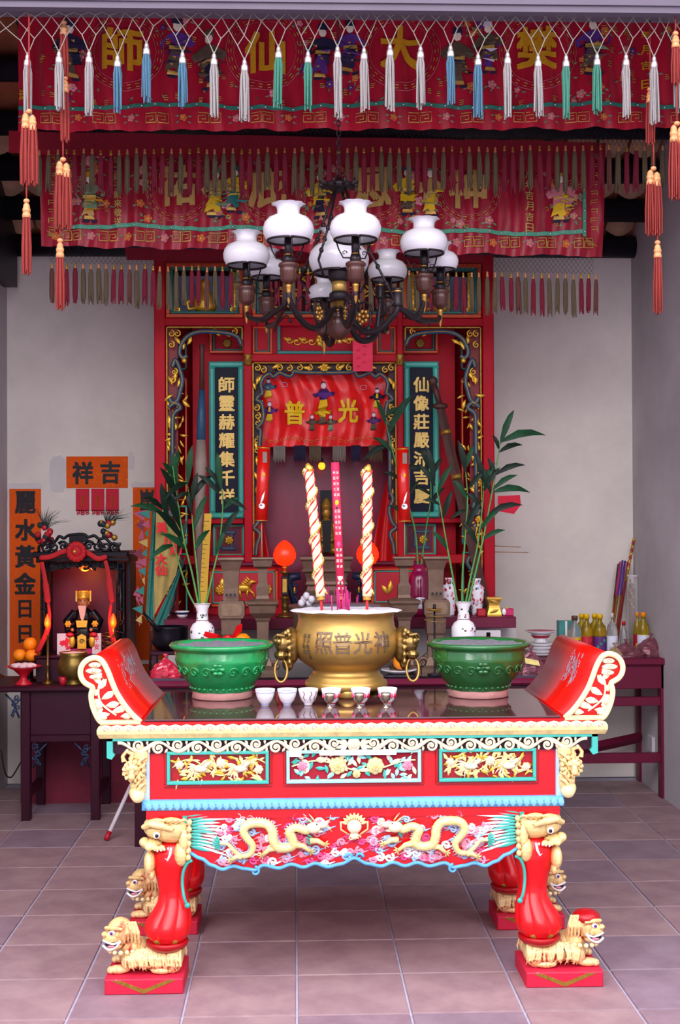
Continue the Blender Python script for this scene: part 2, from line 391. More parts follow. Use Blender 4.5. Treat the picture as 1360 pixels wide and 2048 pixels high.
# roof: battened clay tiles on round black purlins, sloping down to the back wall
ce = thing('ceiling', None, None); ce['kind'] = 'structure'
def roofz(y): return 3.56 + (YB-y)*.57
mb = MB('terracotta')
mb.add([(XL, YB+.1, roofz(YB+.1)+.1), (XR, YB+.1, roofz(YB+.1)+.1), (XR, 4.9, roofz(4.9)+.1), (XL, 4.9, roofz(4.9)+.1),
        (XL, YB+.1, roofz(YB+.1)+.14), (XR, YB+.1, roofz(YB+.1)+.14), (XR, 4.9, roofz(4.9)+.14), (XL, 4.9, roofz(4.9)+.14)],
       [(0, 1, 2, 3), (4, 7, 6, 5), (0, 3, 7, 4), (1, 5, 6, 2), (0, 4, 5, 1), (2, 6, 7, 3)])
obj('roof_deck', mb, ce)
py = [8.52, 8.22, 7.92, 7.6, 7.25, 6.8, 6.3, 5.8, 5.3]
for y in py:
    z = roofz(y)-.02
    obj('purlin', MB('black_timber').tube([(XL, y, z), (XR, y, z)], .075, 14, smooth=True), ce)
for x in [XL+.12+.28*k for k in range(16)]:
    mb = MB('black_timber'); mb.add([(x, YB, roofz(YB)+.05), (x+.05, YB, roofz(YB)+.05), (x+.05, 5, roofz(5)+.05), (x, 5, roofz(5)+.05),
        (x, YB, roofz(YB)+.1), (x+.05, YB, roofz(YB)+.1), (x+.05, 5, roofz(5)+.1), (x, 5, roofz(5)+.1)], [(0, 1, 2, 3), (0, 3, 7, 4), (1, 5, 6, 2)])
    obj('rafter', mb, ce)
for px in (-1, 1):
    for y in (8.37, 8.07, 7.76):
        for k in range(3):
            x = (XR-.12-.2*k) if px > 0 else (XL+.12+.2*k); z = roofz(y)+.02
            mb = MB('roof_tile')
            mb.grid(lambda u, v: (x-.09+.18*u, y-.09+.18*v, z+.03+.57*-.18*(v-.5)-.045*sin(PI*u)), 6, 2)
            obj('roof_tile', mb, ce)
# front lintel over the open side, and the wall closed above it
zb = WZ(29, 5.1, 680)
mb = MB('beam_paint'); mb.box(-9, 9, 5.055, 5.1, zb, zb+.03); mb.box(-9, 9, 5.045, 5.22, zb+.026, zb+.30)
tag(obj('trim_1', mb), kind='structure')
tag(obj('wall_front', MB('plaster_white').box(-9, 9, 5.05, 5.2, zb+.30, 5.7)), kind='structure')
# dark carved timber post standing in the shade against the left wall, high up
mb = MB('black_timber')
zt = 3.3
mb.box(XL, XL+.09, 7.7, 8.5, zt, 4.9)
tag(obj('trim_2', mb), kind='structure')
# courtyard in front of the hall: unseen walls added to block low sky light
tag(obj('wall_added_courtyard', MB('plaster_side').box(-4.2, 4.6, -4.2, -4.0, 0, 4.2)), kind='structure').name = 'wall_added_south'
tag(obj('wall_added_courtyard', MB('plaster_side').box(-4.2, -4.0, -4.2, 5.05, 0, 3.6)), kind='structure').name = 'wall_added_west'
tag(obj('wall_added_courtyard', MB('plaster_side').box(4.4, 4.6, -4.2, 5.05, 0, 3.6)), kind='structure').name = 'wall_added_east'
tag(obj('wall_added_courtyard', MB('plaster_side').box(XR, 4.4, 5.05, 5.2, 0, 3.8)), kind='structure').name = 'wall_front_right'
tag(obj('wall_added_courtyard', MB('plaster_side').box(-4.0, XL, 5.05, 5.2, 0, 3.8)), kind='structure').name = 'wall_front_left'
# maroon masonry plinth under the shrine, and its white upper course
x0, x1 = WX(60, 7.95), WX(1000, 7.95)
tag(obj('trim_3', MB('maroon_render').box(XL+.22, x1-.2, 7.97, YB, 0, .72)), kind='structure')
# ---------------------------------------------------------------- the carved offering table
TY = 4.75; K = TY/F; XC = .212; TYB = 5.62
def tx(px): return XC + (px-705)*K
def tz(py): return HC - (py-1052)*K
table = thing('offering_table', 'carved red and gold offering table with rolled scroll ends, standing on four lions', 'table', (XC, 5.15, 0))
ZT = tz(1440)                                          # table top surface
GX = .775                                              # half width of the glass
mb = MB('lac_red_deep'); mb.box(XC-.93, XC+.93, TY+.02, TYB, ZT-.05, ZT)
obj('table_top', mb, table)
obj('glass_top', MB('table_glass').bbox(XC-GX, XC+GX, TY+.005, TYB-.07, ZT, ZT+.008, .002), table, label='dark reflecting glass sheet')
# rolled ends: inner concave red surface
def scroll_outline(n=12):
    """outer outline and inner line of the right hand end, offsets from XC"""
    inner = [(.79, ZT)]; 
    P = [(.79, ZT), (.822, ZT+.03), (.852, ZT+.068), (.878, ZT+.11), (.895, ZT+.15), (.910, ZT+.19), (.930, ZT+.226)]
    cx, cz, r = .958, ZT+.186, .053
    arc = [(cx+r*cos(a), cz+r*sin(a)) for a in [R(98-21*k) for k in range(9)]]
    out = [(.966, ZT+.128), (.972, ZT+.10), (.966, ZT+.06), (.950, ZT+.02), (.935, ZT)]
    return P, arc, out
P, arc, out = scroll_outline()
def smoothline(P, n=4):
    Q = []
    for i in range(len(P)-1):
        p0 = P[max(i-1, 0)]; p1 = P[i]; p2 = P[i+1]; p3 = P[min(i+2, len(P)-1)]
        for k in range(n):
            t = k/n
            Q.append(tuple(.5*((2*p1[a]) + (-p0[a]+p2[a])*t + (2*p0[a]-5*p1[a]+4*p2[a]-p3[a])*t*t + (-p0[a]+3*p1[a]-3*p2[a]+p3[a])*t**3) for a in range(len(p1))))
    Q.append(P[-1]); return Q
full = smoothline(P+arc+out, 3)
for sg in (-1, 1):
    mb = MB('scroll_red')
    pl = [(XC+sg*x, z) for x, z in full]
    mb.prism(pl, TY+.012, TYB-.03, smooth=False)
    # smooth look for the rolled surface: mark side faces smooth
    for i in range(2, 2+len(full)): mb.sm[i] = True
    so_ = obj('scroll_end', mb, table)
    sc = MB('scratch'); rs = random.Random(3+sg)
    for k in range(130):
        t = rs.triangular(.35, .95, .7); i = min(len(P)*3-4, int(t*(len(P)-1)*3)); (xa, za), (xb, zb_) = full[i], full[i+1]
        w = rs.random(); xx, zz = xa+(xb-xa)*w, za+(zb_-za)*w
        y = TY + .25 + (.25-.10*sg)*rs.random()*1.2; ln = rs.uniform(.004, .03)*(.7+.6*rs.random()); wd = rs.uniform(.003, .009)
        dx, dz = xb-xa, zb_-za; q = math.hypot(dx, dz); dx /= q; dz /= q; nx, nz = -dz, dx
        e = .0006
        pts = [(xx-dx*ln/2, y-wd/2, zz-dz*ln/2), (xx, y-wd, zz), (xx+dx*ln/2, y, zz+dz*ln/2), (xx, y+wd, zz)]
        sc.add([(XC+sg*(a+nx*e), b, c+nz*e) for a, b, c in pts], [(0, 1, 2, 3)] if sg > 0 else [(3, 2, 1, 0)])
    obj('worn_patch', sc, so_, label='worn grey scratches in the lacquer', kind='stuff')
    # carved cream end face
    fr = MB('cream'); path = [(XC+sg*x*1.0, TY, z) for x, z in full]
    ins = []
    cxm = sum(p[0] for p in full)/len(full); czm = sum(p[1] for p in full)/len(full)
    fr.tube(path+[path[0], path[1]], .0105, 8, .7)
    ed = obj('end_face', fr, table, label='cream carved rim of the scroll end')
    cv = MB('cream_white')
    def V(x, z): return XC+sg*x, z
    cv.at(0, TY+.012, 0)
    for k, (x, z, rx, rz) in enumerate([(.958, ZT+.212, .026, .011), (.963, ZT+.19, .032, .011), (.955, ZT+.168, .026, .010)]):
        a, b = V(x, z); cv.ell(a, -.006, b, rx, .009, rz, 8, 5)
        cv.mat('gold_dull').spiral(a, b, rz*.7, 1.2, 0, sg, .0012, .014, 10, 4); cv.mat('cream_white')
    pts = [V(.925, ZT+.16), V(.945, ZT+.12), V(.935, ZT+.07), V(.88, ZT+.025)]
    cv.tube([(a, -.006, b) for a, b in smoothline(pts, 4)], [.004]*13, 5)
    for (x, z, an, ln) in [(.955, ZT+.14, 60, .04), (.965, ZT+.12, 130, .045), (.96, ZT+.105, 20, .02), (.95, ZT+.085, 150, .05), (.955, ZT+.08, -20, .025),
                           (.935, ZT+.06, 170, .045), (.945, ZT+.05, -30, .035), (.915, ZT+.035, 160, .06), (.92, ZT+.03, -10, .05), (.88, ZT+.02, 175, .04), (.965, ZT+.16, 100, .03), (.93, ZT+.015, 10, .03)]:
        a, b = V(x-.016, z); cv.leaf(a, b, R(an) if sg > 0 else PI-R(an), ln*1.15, .026, .012)
    cv.flower(*V(.945, ZT+.06), .017, 6, .012); cv.flower(*V(.965, ZT+.115), .013, 6, .012)
    obj('foliage', cv, ed)
    bk = MB('lac_red_deep')
# bead-and-wave gilt moulding
mb = MB('gild'); z1, z0 = tz(1446), tz(1470); hw = .937
prof = [(0, z1), (-.018, z1-.004), (-.03, z1-.016), (-.028, z1-.03), (-.012, z0-.004), (0, z0-.006)]
vs = []; fs = []
for i, (d, z) in enumerate(prof):
    vs += [(XC-hw-d*-.4, TY+.01+d, z), (XC+hw-d*.4, TY+.01+d, z), (XC+hw-d*.4, TYB, z), (XC-hw+d*.4, TYB, z)]
for i in range(len(prof)-1):
    for k in range(4): fs.append((i*4+k, (i+1)*4+k, (i+1)*4+(k+1) % 4, i*4+(k+1) % 4))
mb.add(vs, fs)
mo = obj('edge_moulding', mb, table, label='gilt moulding carved with overlapping waves')
mb = MB('cream_white'); n = 44
for i in range(n):
    x = XC-hw+.02+(2*hw-.04)*i/(n-1)
    mb.ell(x, TY-.013, z1-.010, .024, .011, .014, 8, 4)
    mb.mat('gold_dull').spiral(x, z1-.012, .011, .8, 0, 1, .0009, -(TY-.024), 7, 4); mb.mat('cream_white')
obj('wave_carving', mb, mo, kind='stuff')
mb = MB('lac_red'); mb.box(XC-hw+.01, XC+hw-.01, TY-.005, TYB, z1, ZT-.001); obj('red_fillet', mb, table)
# teal board and gilt scroll frieze
zf1, zf0 = tz(1470), tz(1502); hf = .915
mb = MB('teal'); mb.box(XC-hf, XC+hf, TY+.0, TYB-.02, zf1-.014, zf1)
for s_ in (-1, 1):
    xx = XC+s_*hf; mb.prism([(xx, zf1), (xx-s_*.022, zf1), (xx-s_*.022, zf0+.004), (xx-s_*.03, zf0-.006), (xx-s_*.018, zf0-.022), (xx, zf0-.016)], TY, TY+.02)
fz = obj('teal_board', mb, table)
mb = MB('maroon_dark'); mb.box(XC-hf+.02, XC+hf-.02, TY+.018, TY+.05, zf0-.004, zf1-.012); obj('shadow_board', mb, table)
mb = MB('cream_white'); mb.at(0, TY+.010, 0)
zc = (zf0+zf1-.014)/2; A = .017; lam = .145; n = 7
for sg in (-1, 1):
    pts = []
    for i in range(97):
        u = .07+ (hf-.11)*i/96; pts.append((XC+sg*u, -.004, zc + A*cos(u/lam*2*PI)))
    mb.tube(pts, [.0075+.002*sin(i*.4) for i in range(97)], 5, .8)
    k = 1
    while k*lam/2 < hf-.05:
        u = k*lam/2; d = 1 if k % 2 == 0 else -1; x = XC+sg*u
        mb.spiral(x, zc-d*.006, .0215, 1.5, R(90)*d, -d*sg, .0052, .006, 22, 6, .7); mb.ell(x-sg*.002, -.008, zc-d*.006, .0055, .006, .0055, 6, 4)
        mb.leaf(x+sg*.032, zc-d*.004, R(-70*d) if sg > 0 else R(180+70*d), .022, .010, .010, .2)
        mb.leaf(x+sg*.040, zc+d*.006, R(75*d) if sg > 0 else R(180-75*d), .020, .010, .010, -.2)
        k += 1
mb.flower(XC, zc+.003, .027, 8, .012); 
for sg in (-1, 1):
    for a in (20, -15, 50, -45): mb.leaf(XC+sg*.022, zc, R(a) if sg > 0 else PI-R(a), .05, .014, .007)
obj('scroll_frieze', mb, table, label='cream openwork frieze of scrolling vines')
# red body
zb1, zb0 = tz(1502), tz(1598); hb = (1112-297)/2*K
mb = MB('lac_red'); mb.box(XC-hb, XC+hb, TY+.03, TYB-.06, zb0-.03, zb1+.02)
obj('body', mb, table)
panels = [(332, 535, 'teal', 0), (570, 840, 'teal_pale', 1), (876, 1072, 'teal', 2)]
for (pa, pb, colr, idx) in panels:
    xa, xb = tx(pa), tx(pb); za, zb_ = tz(1566), tz(1500)
    mb = MB(colr); w = .012
    y0, y1 = TY+.005, TY+.03
    for (a, b, c, d) in ((xa, xb, za, za+w), (xa, xb, zb_-w, zb_), (xa, xa+w, za+w, zb_-w), (xb-w, xb, za+w, zb_-w)): mb.bbox(a, b, y0, y1, c, d, .002)
    mb.mat('lac_red_deep')
    for (a, b, c, d) in ((xa-.012, xb+.012, za-.012, za-.001), (xa-.012, xa-.001, za-.001, zb_), (xb+.001, xb+.012, za-.001, zb_)): mb.bbox(a, b, y0+.012, y1, c, d, .002)
    pn = obj('carved_panel', mb, table, label={0: 'left panel of gilt peacocks and leaves in a teal frame', 1: 'middle panel of cream peonies and teal leaves in a pale frame', 2: 'right panel of gilt birds and leaves in a teal frame'}[idx])
    obj('backing', MB('lac_red_deep' if idx != 1 else 'cotton_red').box(xa+.01, xb-.01, TY+.026, TY+.032, za+.01, zb_-.01), pn)
    cv = MB('gold_leaf' if idx != 1 else 'gild'); cv.at(0, TY+.022, 0); rs = random.Random(11+idx)
    zm = (za+zb_)/2; Wd = xb-xa
    if idx != 1:
        cv.mat('gild')
        cv.tube([(xa+.02+Wd*.92*t, -.004, zm+.03*sin(t*9+idx)) for t in [i/40 for i in range(41)]], .003, 5)
        for k in range(95):
            x = rs.uniform(xa+.03, xb-.03); z = rs.uniform(za+.018, zb_-.018)
            cv.mat(rs.choice(['gild', 'gild', 'gold_leaf'])); cv.leaf(x, z, rs.uniform(0, 2*PI), rs.uniform(.024, .042), rs.uniform(.010, .016), .012, rs.uniform(-.4, .4))
        for q in (.33, .72):       # birds with spread tails
            bx = xa+Wd*q; cv.mat('cream_white')
            cv.ell(bx, -.012, zm-.004, .026, .012, .013, 8, 5); cv.ell(bx+.028, -.014, zm+.016, .009, .009, .009, 6, 4)
            cv.tube([(bx+.01, -.012, zm), (bx+.02, -.014, zm+.008), (bx+.028, -.014, zm+.016)], .007, 5)
            cv.leaf(bx+.036, zm+.017, R(-10), .012, .005, .016)
            for k in range(7): cv.leaf(bx-.01, zm, R(140+k*18), .05, .009, .012, .5)
            for k in range(4): cv.leaf(bx, zm+.008, R(60-k*25), .035, .008, .018, -.4)
        cv.flower(xa+Wd*.12, zm+.01, .018, 6, .012); cv.flower(xb-Wd*.1, zm-.01, .018, 6, .012); cv.flower(xa+Wd*.53, zm+.014, .020, 7, .014)
    else:
        for q, zz, rr in ((.38, .002, .034), (.66, 0, .034), (.52, -.03, .016)):
            cv.mat('gild').flower(xa+Wd*q, zm+zz, rr, 8, .016, 3)
        for k in range(80):
            x = rs.uniform(xa+.03, xb-.03); z = rs.uniform(za+.018, zb_-.02)
            cv.mat(rs.choice(['teal_pale', 'teal', 'cream_white'])); cv.leaf(x, z, rs.uniform(0, 2*PI), rs.uniform(.025, .04), .015, .009)
        for q in (.12, .9):
            cv.mat('rose').flower(xa+Wd*q, zm, .022, 6, .010)
        cv.mat('cream').tube([(xa+.02+Wd*.92*t, -.004, zm+.02*sin(t*8)) for t in [i/30 for i in range(31)]], .003, 5)
    obj('carving', cv, pn)
    if idx == 1:
        lb = MB('white_paint'); lb.box(tx(576), tx(600), TY+.001, TY+.006, tz(1512), zb_+.001); lb.box(tx(636), tx(790), TY+.001, TY+.006, tz(1510), zb_+.001)
        obj('paper_strip', lb, table, label='blank white paper strip pasted on the middle panel')
# crouching lion brackets either side
for sg in (-1, 1):
    bx = XC+sg*hb
    bd = MB('blue_pale'); bd.prism([(bx, zb1), (bx+sg*.012, zb1), (bx+sg*.012, zb0+.05), (bx+sg*.05, zb0+.035), (bx+sg*.052, zb0+.01), (bx+sg*.02, zb0-.005), (bx, zb0)], TY+.012, TY+.05)
    br = obj('side_bracket', bd, table, label='pale blue bracket carved with a gilt lion' )
    li = MB('gild_mask'); Y0 = TY+.02
    li.ell(bx+sg*.055, Y0, zb0+.115, .046, .035, .04, 12, 8); li.ell(bx+sg*.062, Y0-.02, zb0+.12, .03, .028, .03, 10, 6)
    li.ell(bx+sg*.04, Y0, zb0+.06, .034, .03, .055, 10, 8); li.ell(bx+sg*.03, Y0, zb0+.165, .03, .026, .04, 10, 8); li.ell(bx+sg*.045, Y0-.005, zb0+.03, .032, .03, .032, 10, 8)
    li.tube([(bx+sg*.05, Y0, zb0+.17), (bx+sg*.085, Y0, zb0+.185), (bx+sg*.10, Y0, zb0+.165), (bx+sg*.095, Y0, zb0+.145)], [.012, .010, .008, .011], 6)
    li.tube([(bx+sg*.02, Y0, zb0+.2), (bx+sg*.05, Y0, zb0+.19), (bx+sg*.07, Y0, zb0+.15)], [.014, .012, .012], 6)
    for k in range(13):
        a = 2*PI*k/13; li.ell(bx+sg*.055+.036*cos(a), Y0-.024, zb0+.115+.034*sin(a), .0095, .014, .0095, 8, 5); li.spiral(bx+sg*.055+.036*cos(a), zb0+.115+.034*sin(a), .008, 1, a, 1, .002, -(Y0-.038), 7, 4)
    for dx, dz, r in ((.045, .128, .009), (.075, .128, .009), (.062, .112, .010), (.062, .098, .014)): li.ell(bx+sg*dx, Y0-.045, zb0+dz, r, r*.8, r, 8, 5)
    for k in range(5): li.tube([(bx+sg*.012, Y0-.02, zb0+.07+.024*k), (bx+sg*.03, Y0-.03, zb0+.06+.024*k), (bx+sg*.05, Y0-.03, zb0+.035+.024*k)], [.004, .007, .003], 6)
    l_ = obj('bracket_lion', li, br); remesh(l_, .0024, 1)
    obj('ball', MB('cream').ell(bx+sg*.042, Y0-.02, zb0+.022, .026, .024, .026, 12, 8), br)
# blue lotus-petal band and red fillet
zu1, zu0 = tz(1600), tz(1621); hu = .787
mb = MB('skyblue'); mb.bbox(XC-hu, XC+hu, TY-.005, TYB-.05, zu0+.008, zu1+.006, .012)
bb = obj('blue_band', mb, table)
mb = MB('petal_blue'); n = 60
for i in range(n):
    x = XC-hu+.02+(2*hu-.04)*i/(n-1); mb.at(0, TY-.006, 0).leaf(x+.008, zu1+.006, R(-98), .034, .024, .008, .12)
obj('petal_carving', mb, bb, kind='stuff')
mb = MB('lac_red'); mb.box(XC-.772, XC+.772, TY+.012, TYB-.06, tz(1634), zu0+.008); obj('waist', mb, table)
# dragon apron
za1 = tz(1628)
def edge(u):   # lower edge of the apron as a function of |x-XC|
    base = tz(1722)
    pts = [(0, .010), (.05, -.012), (.10, -.022), (.145, -.008), (.19, -.022), (.235, -.010), (.28, -.024), (.34, -.012), (.37, -.030), (.41, -.024), (.45, -.014), (.49, -.026), (.53, -.010), (.57, .016), (.62, .040), (.67, .03)]
    for (a, b), (c, d) in zip(pts, pts[1:]):
        if a <= u <= c:
            t = (u-a)/(c-a); t = t*t*(3-2*t); return base+b+(d-b)*t
    return base+.03
N = 120; ha = .635
mb = MB('rose'); top = [(XC-ha+2*ha*i/N, za1+.01) for i in range(N+1)]; bot = [(XC-ha+2*ha*i/N, edge(abs(-ha+2*ha*i/N))) for i in range(N+1)]
mb.mats = []; mb.mat('lac_red')
vs = [(x, TY+.022, z) for x, z in top] + [(x, TY+.022, z) for x, z in bot] + [(x, TY+.05, z) for x, z in bot]
mb.add(vs, [(N+1+i, N+2+i, i+1, i) for i in range(N)] + [(2*N+2+i, 2*N+3+i, N+2+i, N+1+i) for i in range(N)])
ap = obj('apron', mb, table, label='apron carved with two cream dragons facing a pearl')
mb = MB('blue_deep'); mb.mats = []; mb.mat('skyblue')
mb.tube([(x, TY+.014, z) for x, z in bot], .0072, 6)
for sg in (-1, 1):
    mb.spiral(XC+sg*.37, edge(.37)-.004, .018, 1.1, R(90), sg, .006, -TY-.012, 12, 6)
    mb.spiral(XC+sg*.018, edge(0)+.004, .016, 1.0, R(0 if sg > 0 else 180), sg, .006, -TY-.012, 12, 6)
obj('blue_edging', mb, ap)
cl = MB('blue_pale'); cl.at(0, TY+.020, 0); rs = random.Random(5)
k = 0
while k < 170:
    x = XC+rs.uniform(-.5, .5); u = abs(x-XC); z = rs.uniform(edge(u)+.014, za1-.006)
    if abs(x-XC) < .06 and z > za1-.075: continue
    cl.mat(rs.choice(['rose', 'rose', 'blue_pale', 'white_paint', 'pink_paint', 'rose']))
    cl.spiral(x, z, rs.uniform(.011, .019), 1.3, rs.uniform(0, 6), rs.choice((-1, 1)), .0062, .003, 12, 5)
    cl.tube([(x-.03, -.001, z-.006), (x-.01, -.003, z+.004), (x+.015, -.003, z-.004), (x+.035, -.001, z+.003)], [.0015, .004, .004, .0015], 5)
    k += 1
obj('clouds', cl, ap)
for sg in (-1, 1):
    fl_ = MB('teal'); fl_.at(0, TY+.016, 0)
    for i in range(11):
        z = za1-.004-.0105*i; x = XC+sg*(ha-.012); an = (PI if sg > 0 else 0) + sg*R(-8+i*2.4)
        if z < edge(ha-.05): continue
        fl_.mat('teal').leaf(x, z, an, .07+.02*(i % 3), .013, .007); fl_.mat('white_paint').leaf(x-sg*.04, z-.004, an, .085+.02*((i+1) % 3), .010, .005, .05*sg)
    fl_.mat('teal').box(XC+sg*(ha-.006)-.008, XC+sg*(ha-.006)+.008, -.006, 0, edge(ha-.02)+.004, za1)
    obj('flame_carving', fl_, ap)
for sg in (-1, 1):
    d = MB('cream'); d.at(0, TY+.008, 0)
    def Q(px, py): return (XC-sg*(705-px)*K*1.0, 0, tz(py))
    def Q(cx_, cy_): # crop coordinates of the left dragon
        px = 370+cx_/3.886; py = 1610+cy_/3.886; return (XC - (-sg)*(705-px)*K*-1*-1, 0, tz(py))
    raw = [(262, 282), (320, 282), (365, 330), (425, 380), (495, 365), (515, 300), (470, 240), (445, 185), (475, 140), (550, 128), (625, 140), (665, 190), (672, 250), (700, 310), (770, 325), (830, 300), (815, 235), (800, 190), (850, 165), (925, 190), (965, 170)]
    pts = [Q(a, b) for a, b in raw]; pts = smoothline(pts, 4); n = len(pts)
    rs_ = [.005+.0125*min(1, i/(n*.4)) - (.002 if i > n*.85 else 0) for i in range(n)]
    hp = [(p[0], -.010-.004*sin(i*.3), p[2]) for i, p in enumerate(pts)]
    d.mat('gild').tube(hp, rs_, 8)
    d.mat('blue_pale')
    for i in range(4, n-4, 1):
        t = Vector(pts[i+1])-Vector(pts[i-1]); an = math.atan2(t.z, t.x)
        p = hp[i]; d.leaf(p[0]+cos(an+PI/2)*rs_[i]*.8, p[2]+sin(an+PI/2)*rs_[i]*.8, an+PI/2+.5, .009, .006, .012)
    # head: skull, snout, jaw, horns, whiskers, mane
    d.mat('cream_white'); H = Q(985, 165)
    d.ell(H[0], -.018, H[2], .028, .018, .021, 10, 6)
    s2 = Q(1050, 150); d.ell(s2[0], -.018, s2[2]+.002, .024, .013, .012, 8, 5); d.ell(Q(1085, 140)[0], -.02, s2[2]+.007, .007, .007, .006, 6, 4)
    j = Q(1030, 195); d.ell(j[0], -.014, j[2], .016, .008, .005, 8, 5)
    e = Q(1010, 130); d.ell(e[0], -.028, e[2], .006, .005, .006, 8, 5); d.mat('ink').ell(e[0], -.033, e[2], .0025, .002, .0025, 6, 4)
    d.mat('gild')
    for a, b, c_, d_ in ((975, 125, 910, 80), (995, 115, 950, 60), (1080, 150, 1130, 200), (1080, 130, 1120, 100)):
        p, q = Q(a, b), Q(c_, d_); d.tube([(p[0], -.018, p[2]), ((p[0]+q[0])/2, -.022, (p[2]+q[2])/2+.003), (q[0], -.014, q[2])], [.003, .0025, .001], 5)
    d.mat('teal')
    for k in range(7):
        p = Q(925, 130+k*22); d.leaf(p[0], p[2], (PI if sg > 0 else 0) + R(0) + sg*R(-20+k*12) if sg < 0 else PI-R(-20+k*12)+R(0), .03, .008, .012)
    # four legs with claws
    d.mat('gild')
    for a, b, c_, e_ in ((430, 385, 350, 410), (690, 320, 590, 375), (850, 300, 960, 350), (960, 270, 1070, 300)):
        p, q = Q(a, b), Q(c_, e_); mid = ((p[0]+q[0])/2, -.012, (p[2]+q[2])/2+.008)
        d.tube([(p[0], -.010, p[2]), mid, (q[0], -.012, q[2])], [.013, .010, .007], 6)
        for k in range(4):
            an = math.atan2(q[2]-p[2], q[0]-p[0]) + R(-60+40*k); d.leaf(q[0], q[2], an, .02, .006, .018)
    p = Q(262, 282)
    for k in range(6): d.mat('teal').leaf(p[0], p[2], (PI if sg < 0 else 0)+R(-75+k*28)*sg, .035, .009, .010)
    obj('dragon', d, ap)
pr = MB('cream_white'); zc = za1-.045
pr.ell(XC, TY-.002, zc, .027, .022, .026, 14, 10); pr.ell(XC, TY-.002, zc-.034, .018, .014, .014, 10, 6)
pr.at(0, TY+.005, 0).mat('gild')
for k in range(9): pr.leaf(XC+.024*cos(R(20+k*17.5)), zc+.024*sin(R(20+k*17.5)), R(20+k*17.5), .028, .012, .008)
for s_ in (-1, 1): pr.spiral(XC+s_*.014, zc-.038, .010, 1, 0, s_, .003, .016, 8, 4); pr.tube([(XC+s_*.02, -.004, zc-.03), (XC+s_*.05, -.006, zc-.01), (XC+s_*.05, -.006, zc+.02)], .0035, 5)
obj('flaming_pearl', pr, ap)

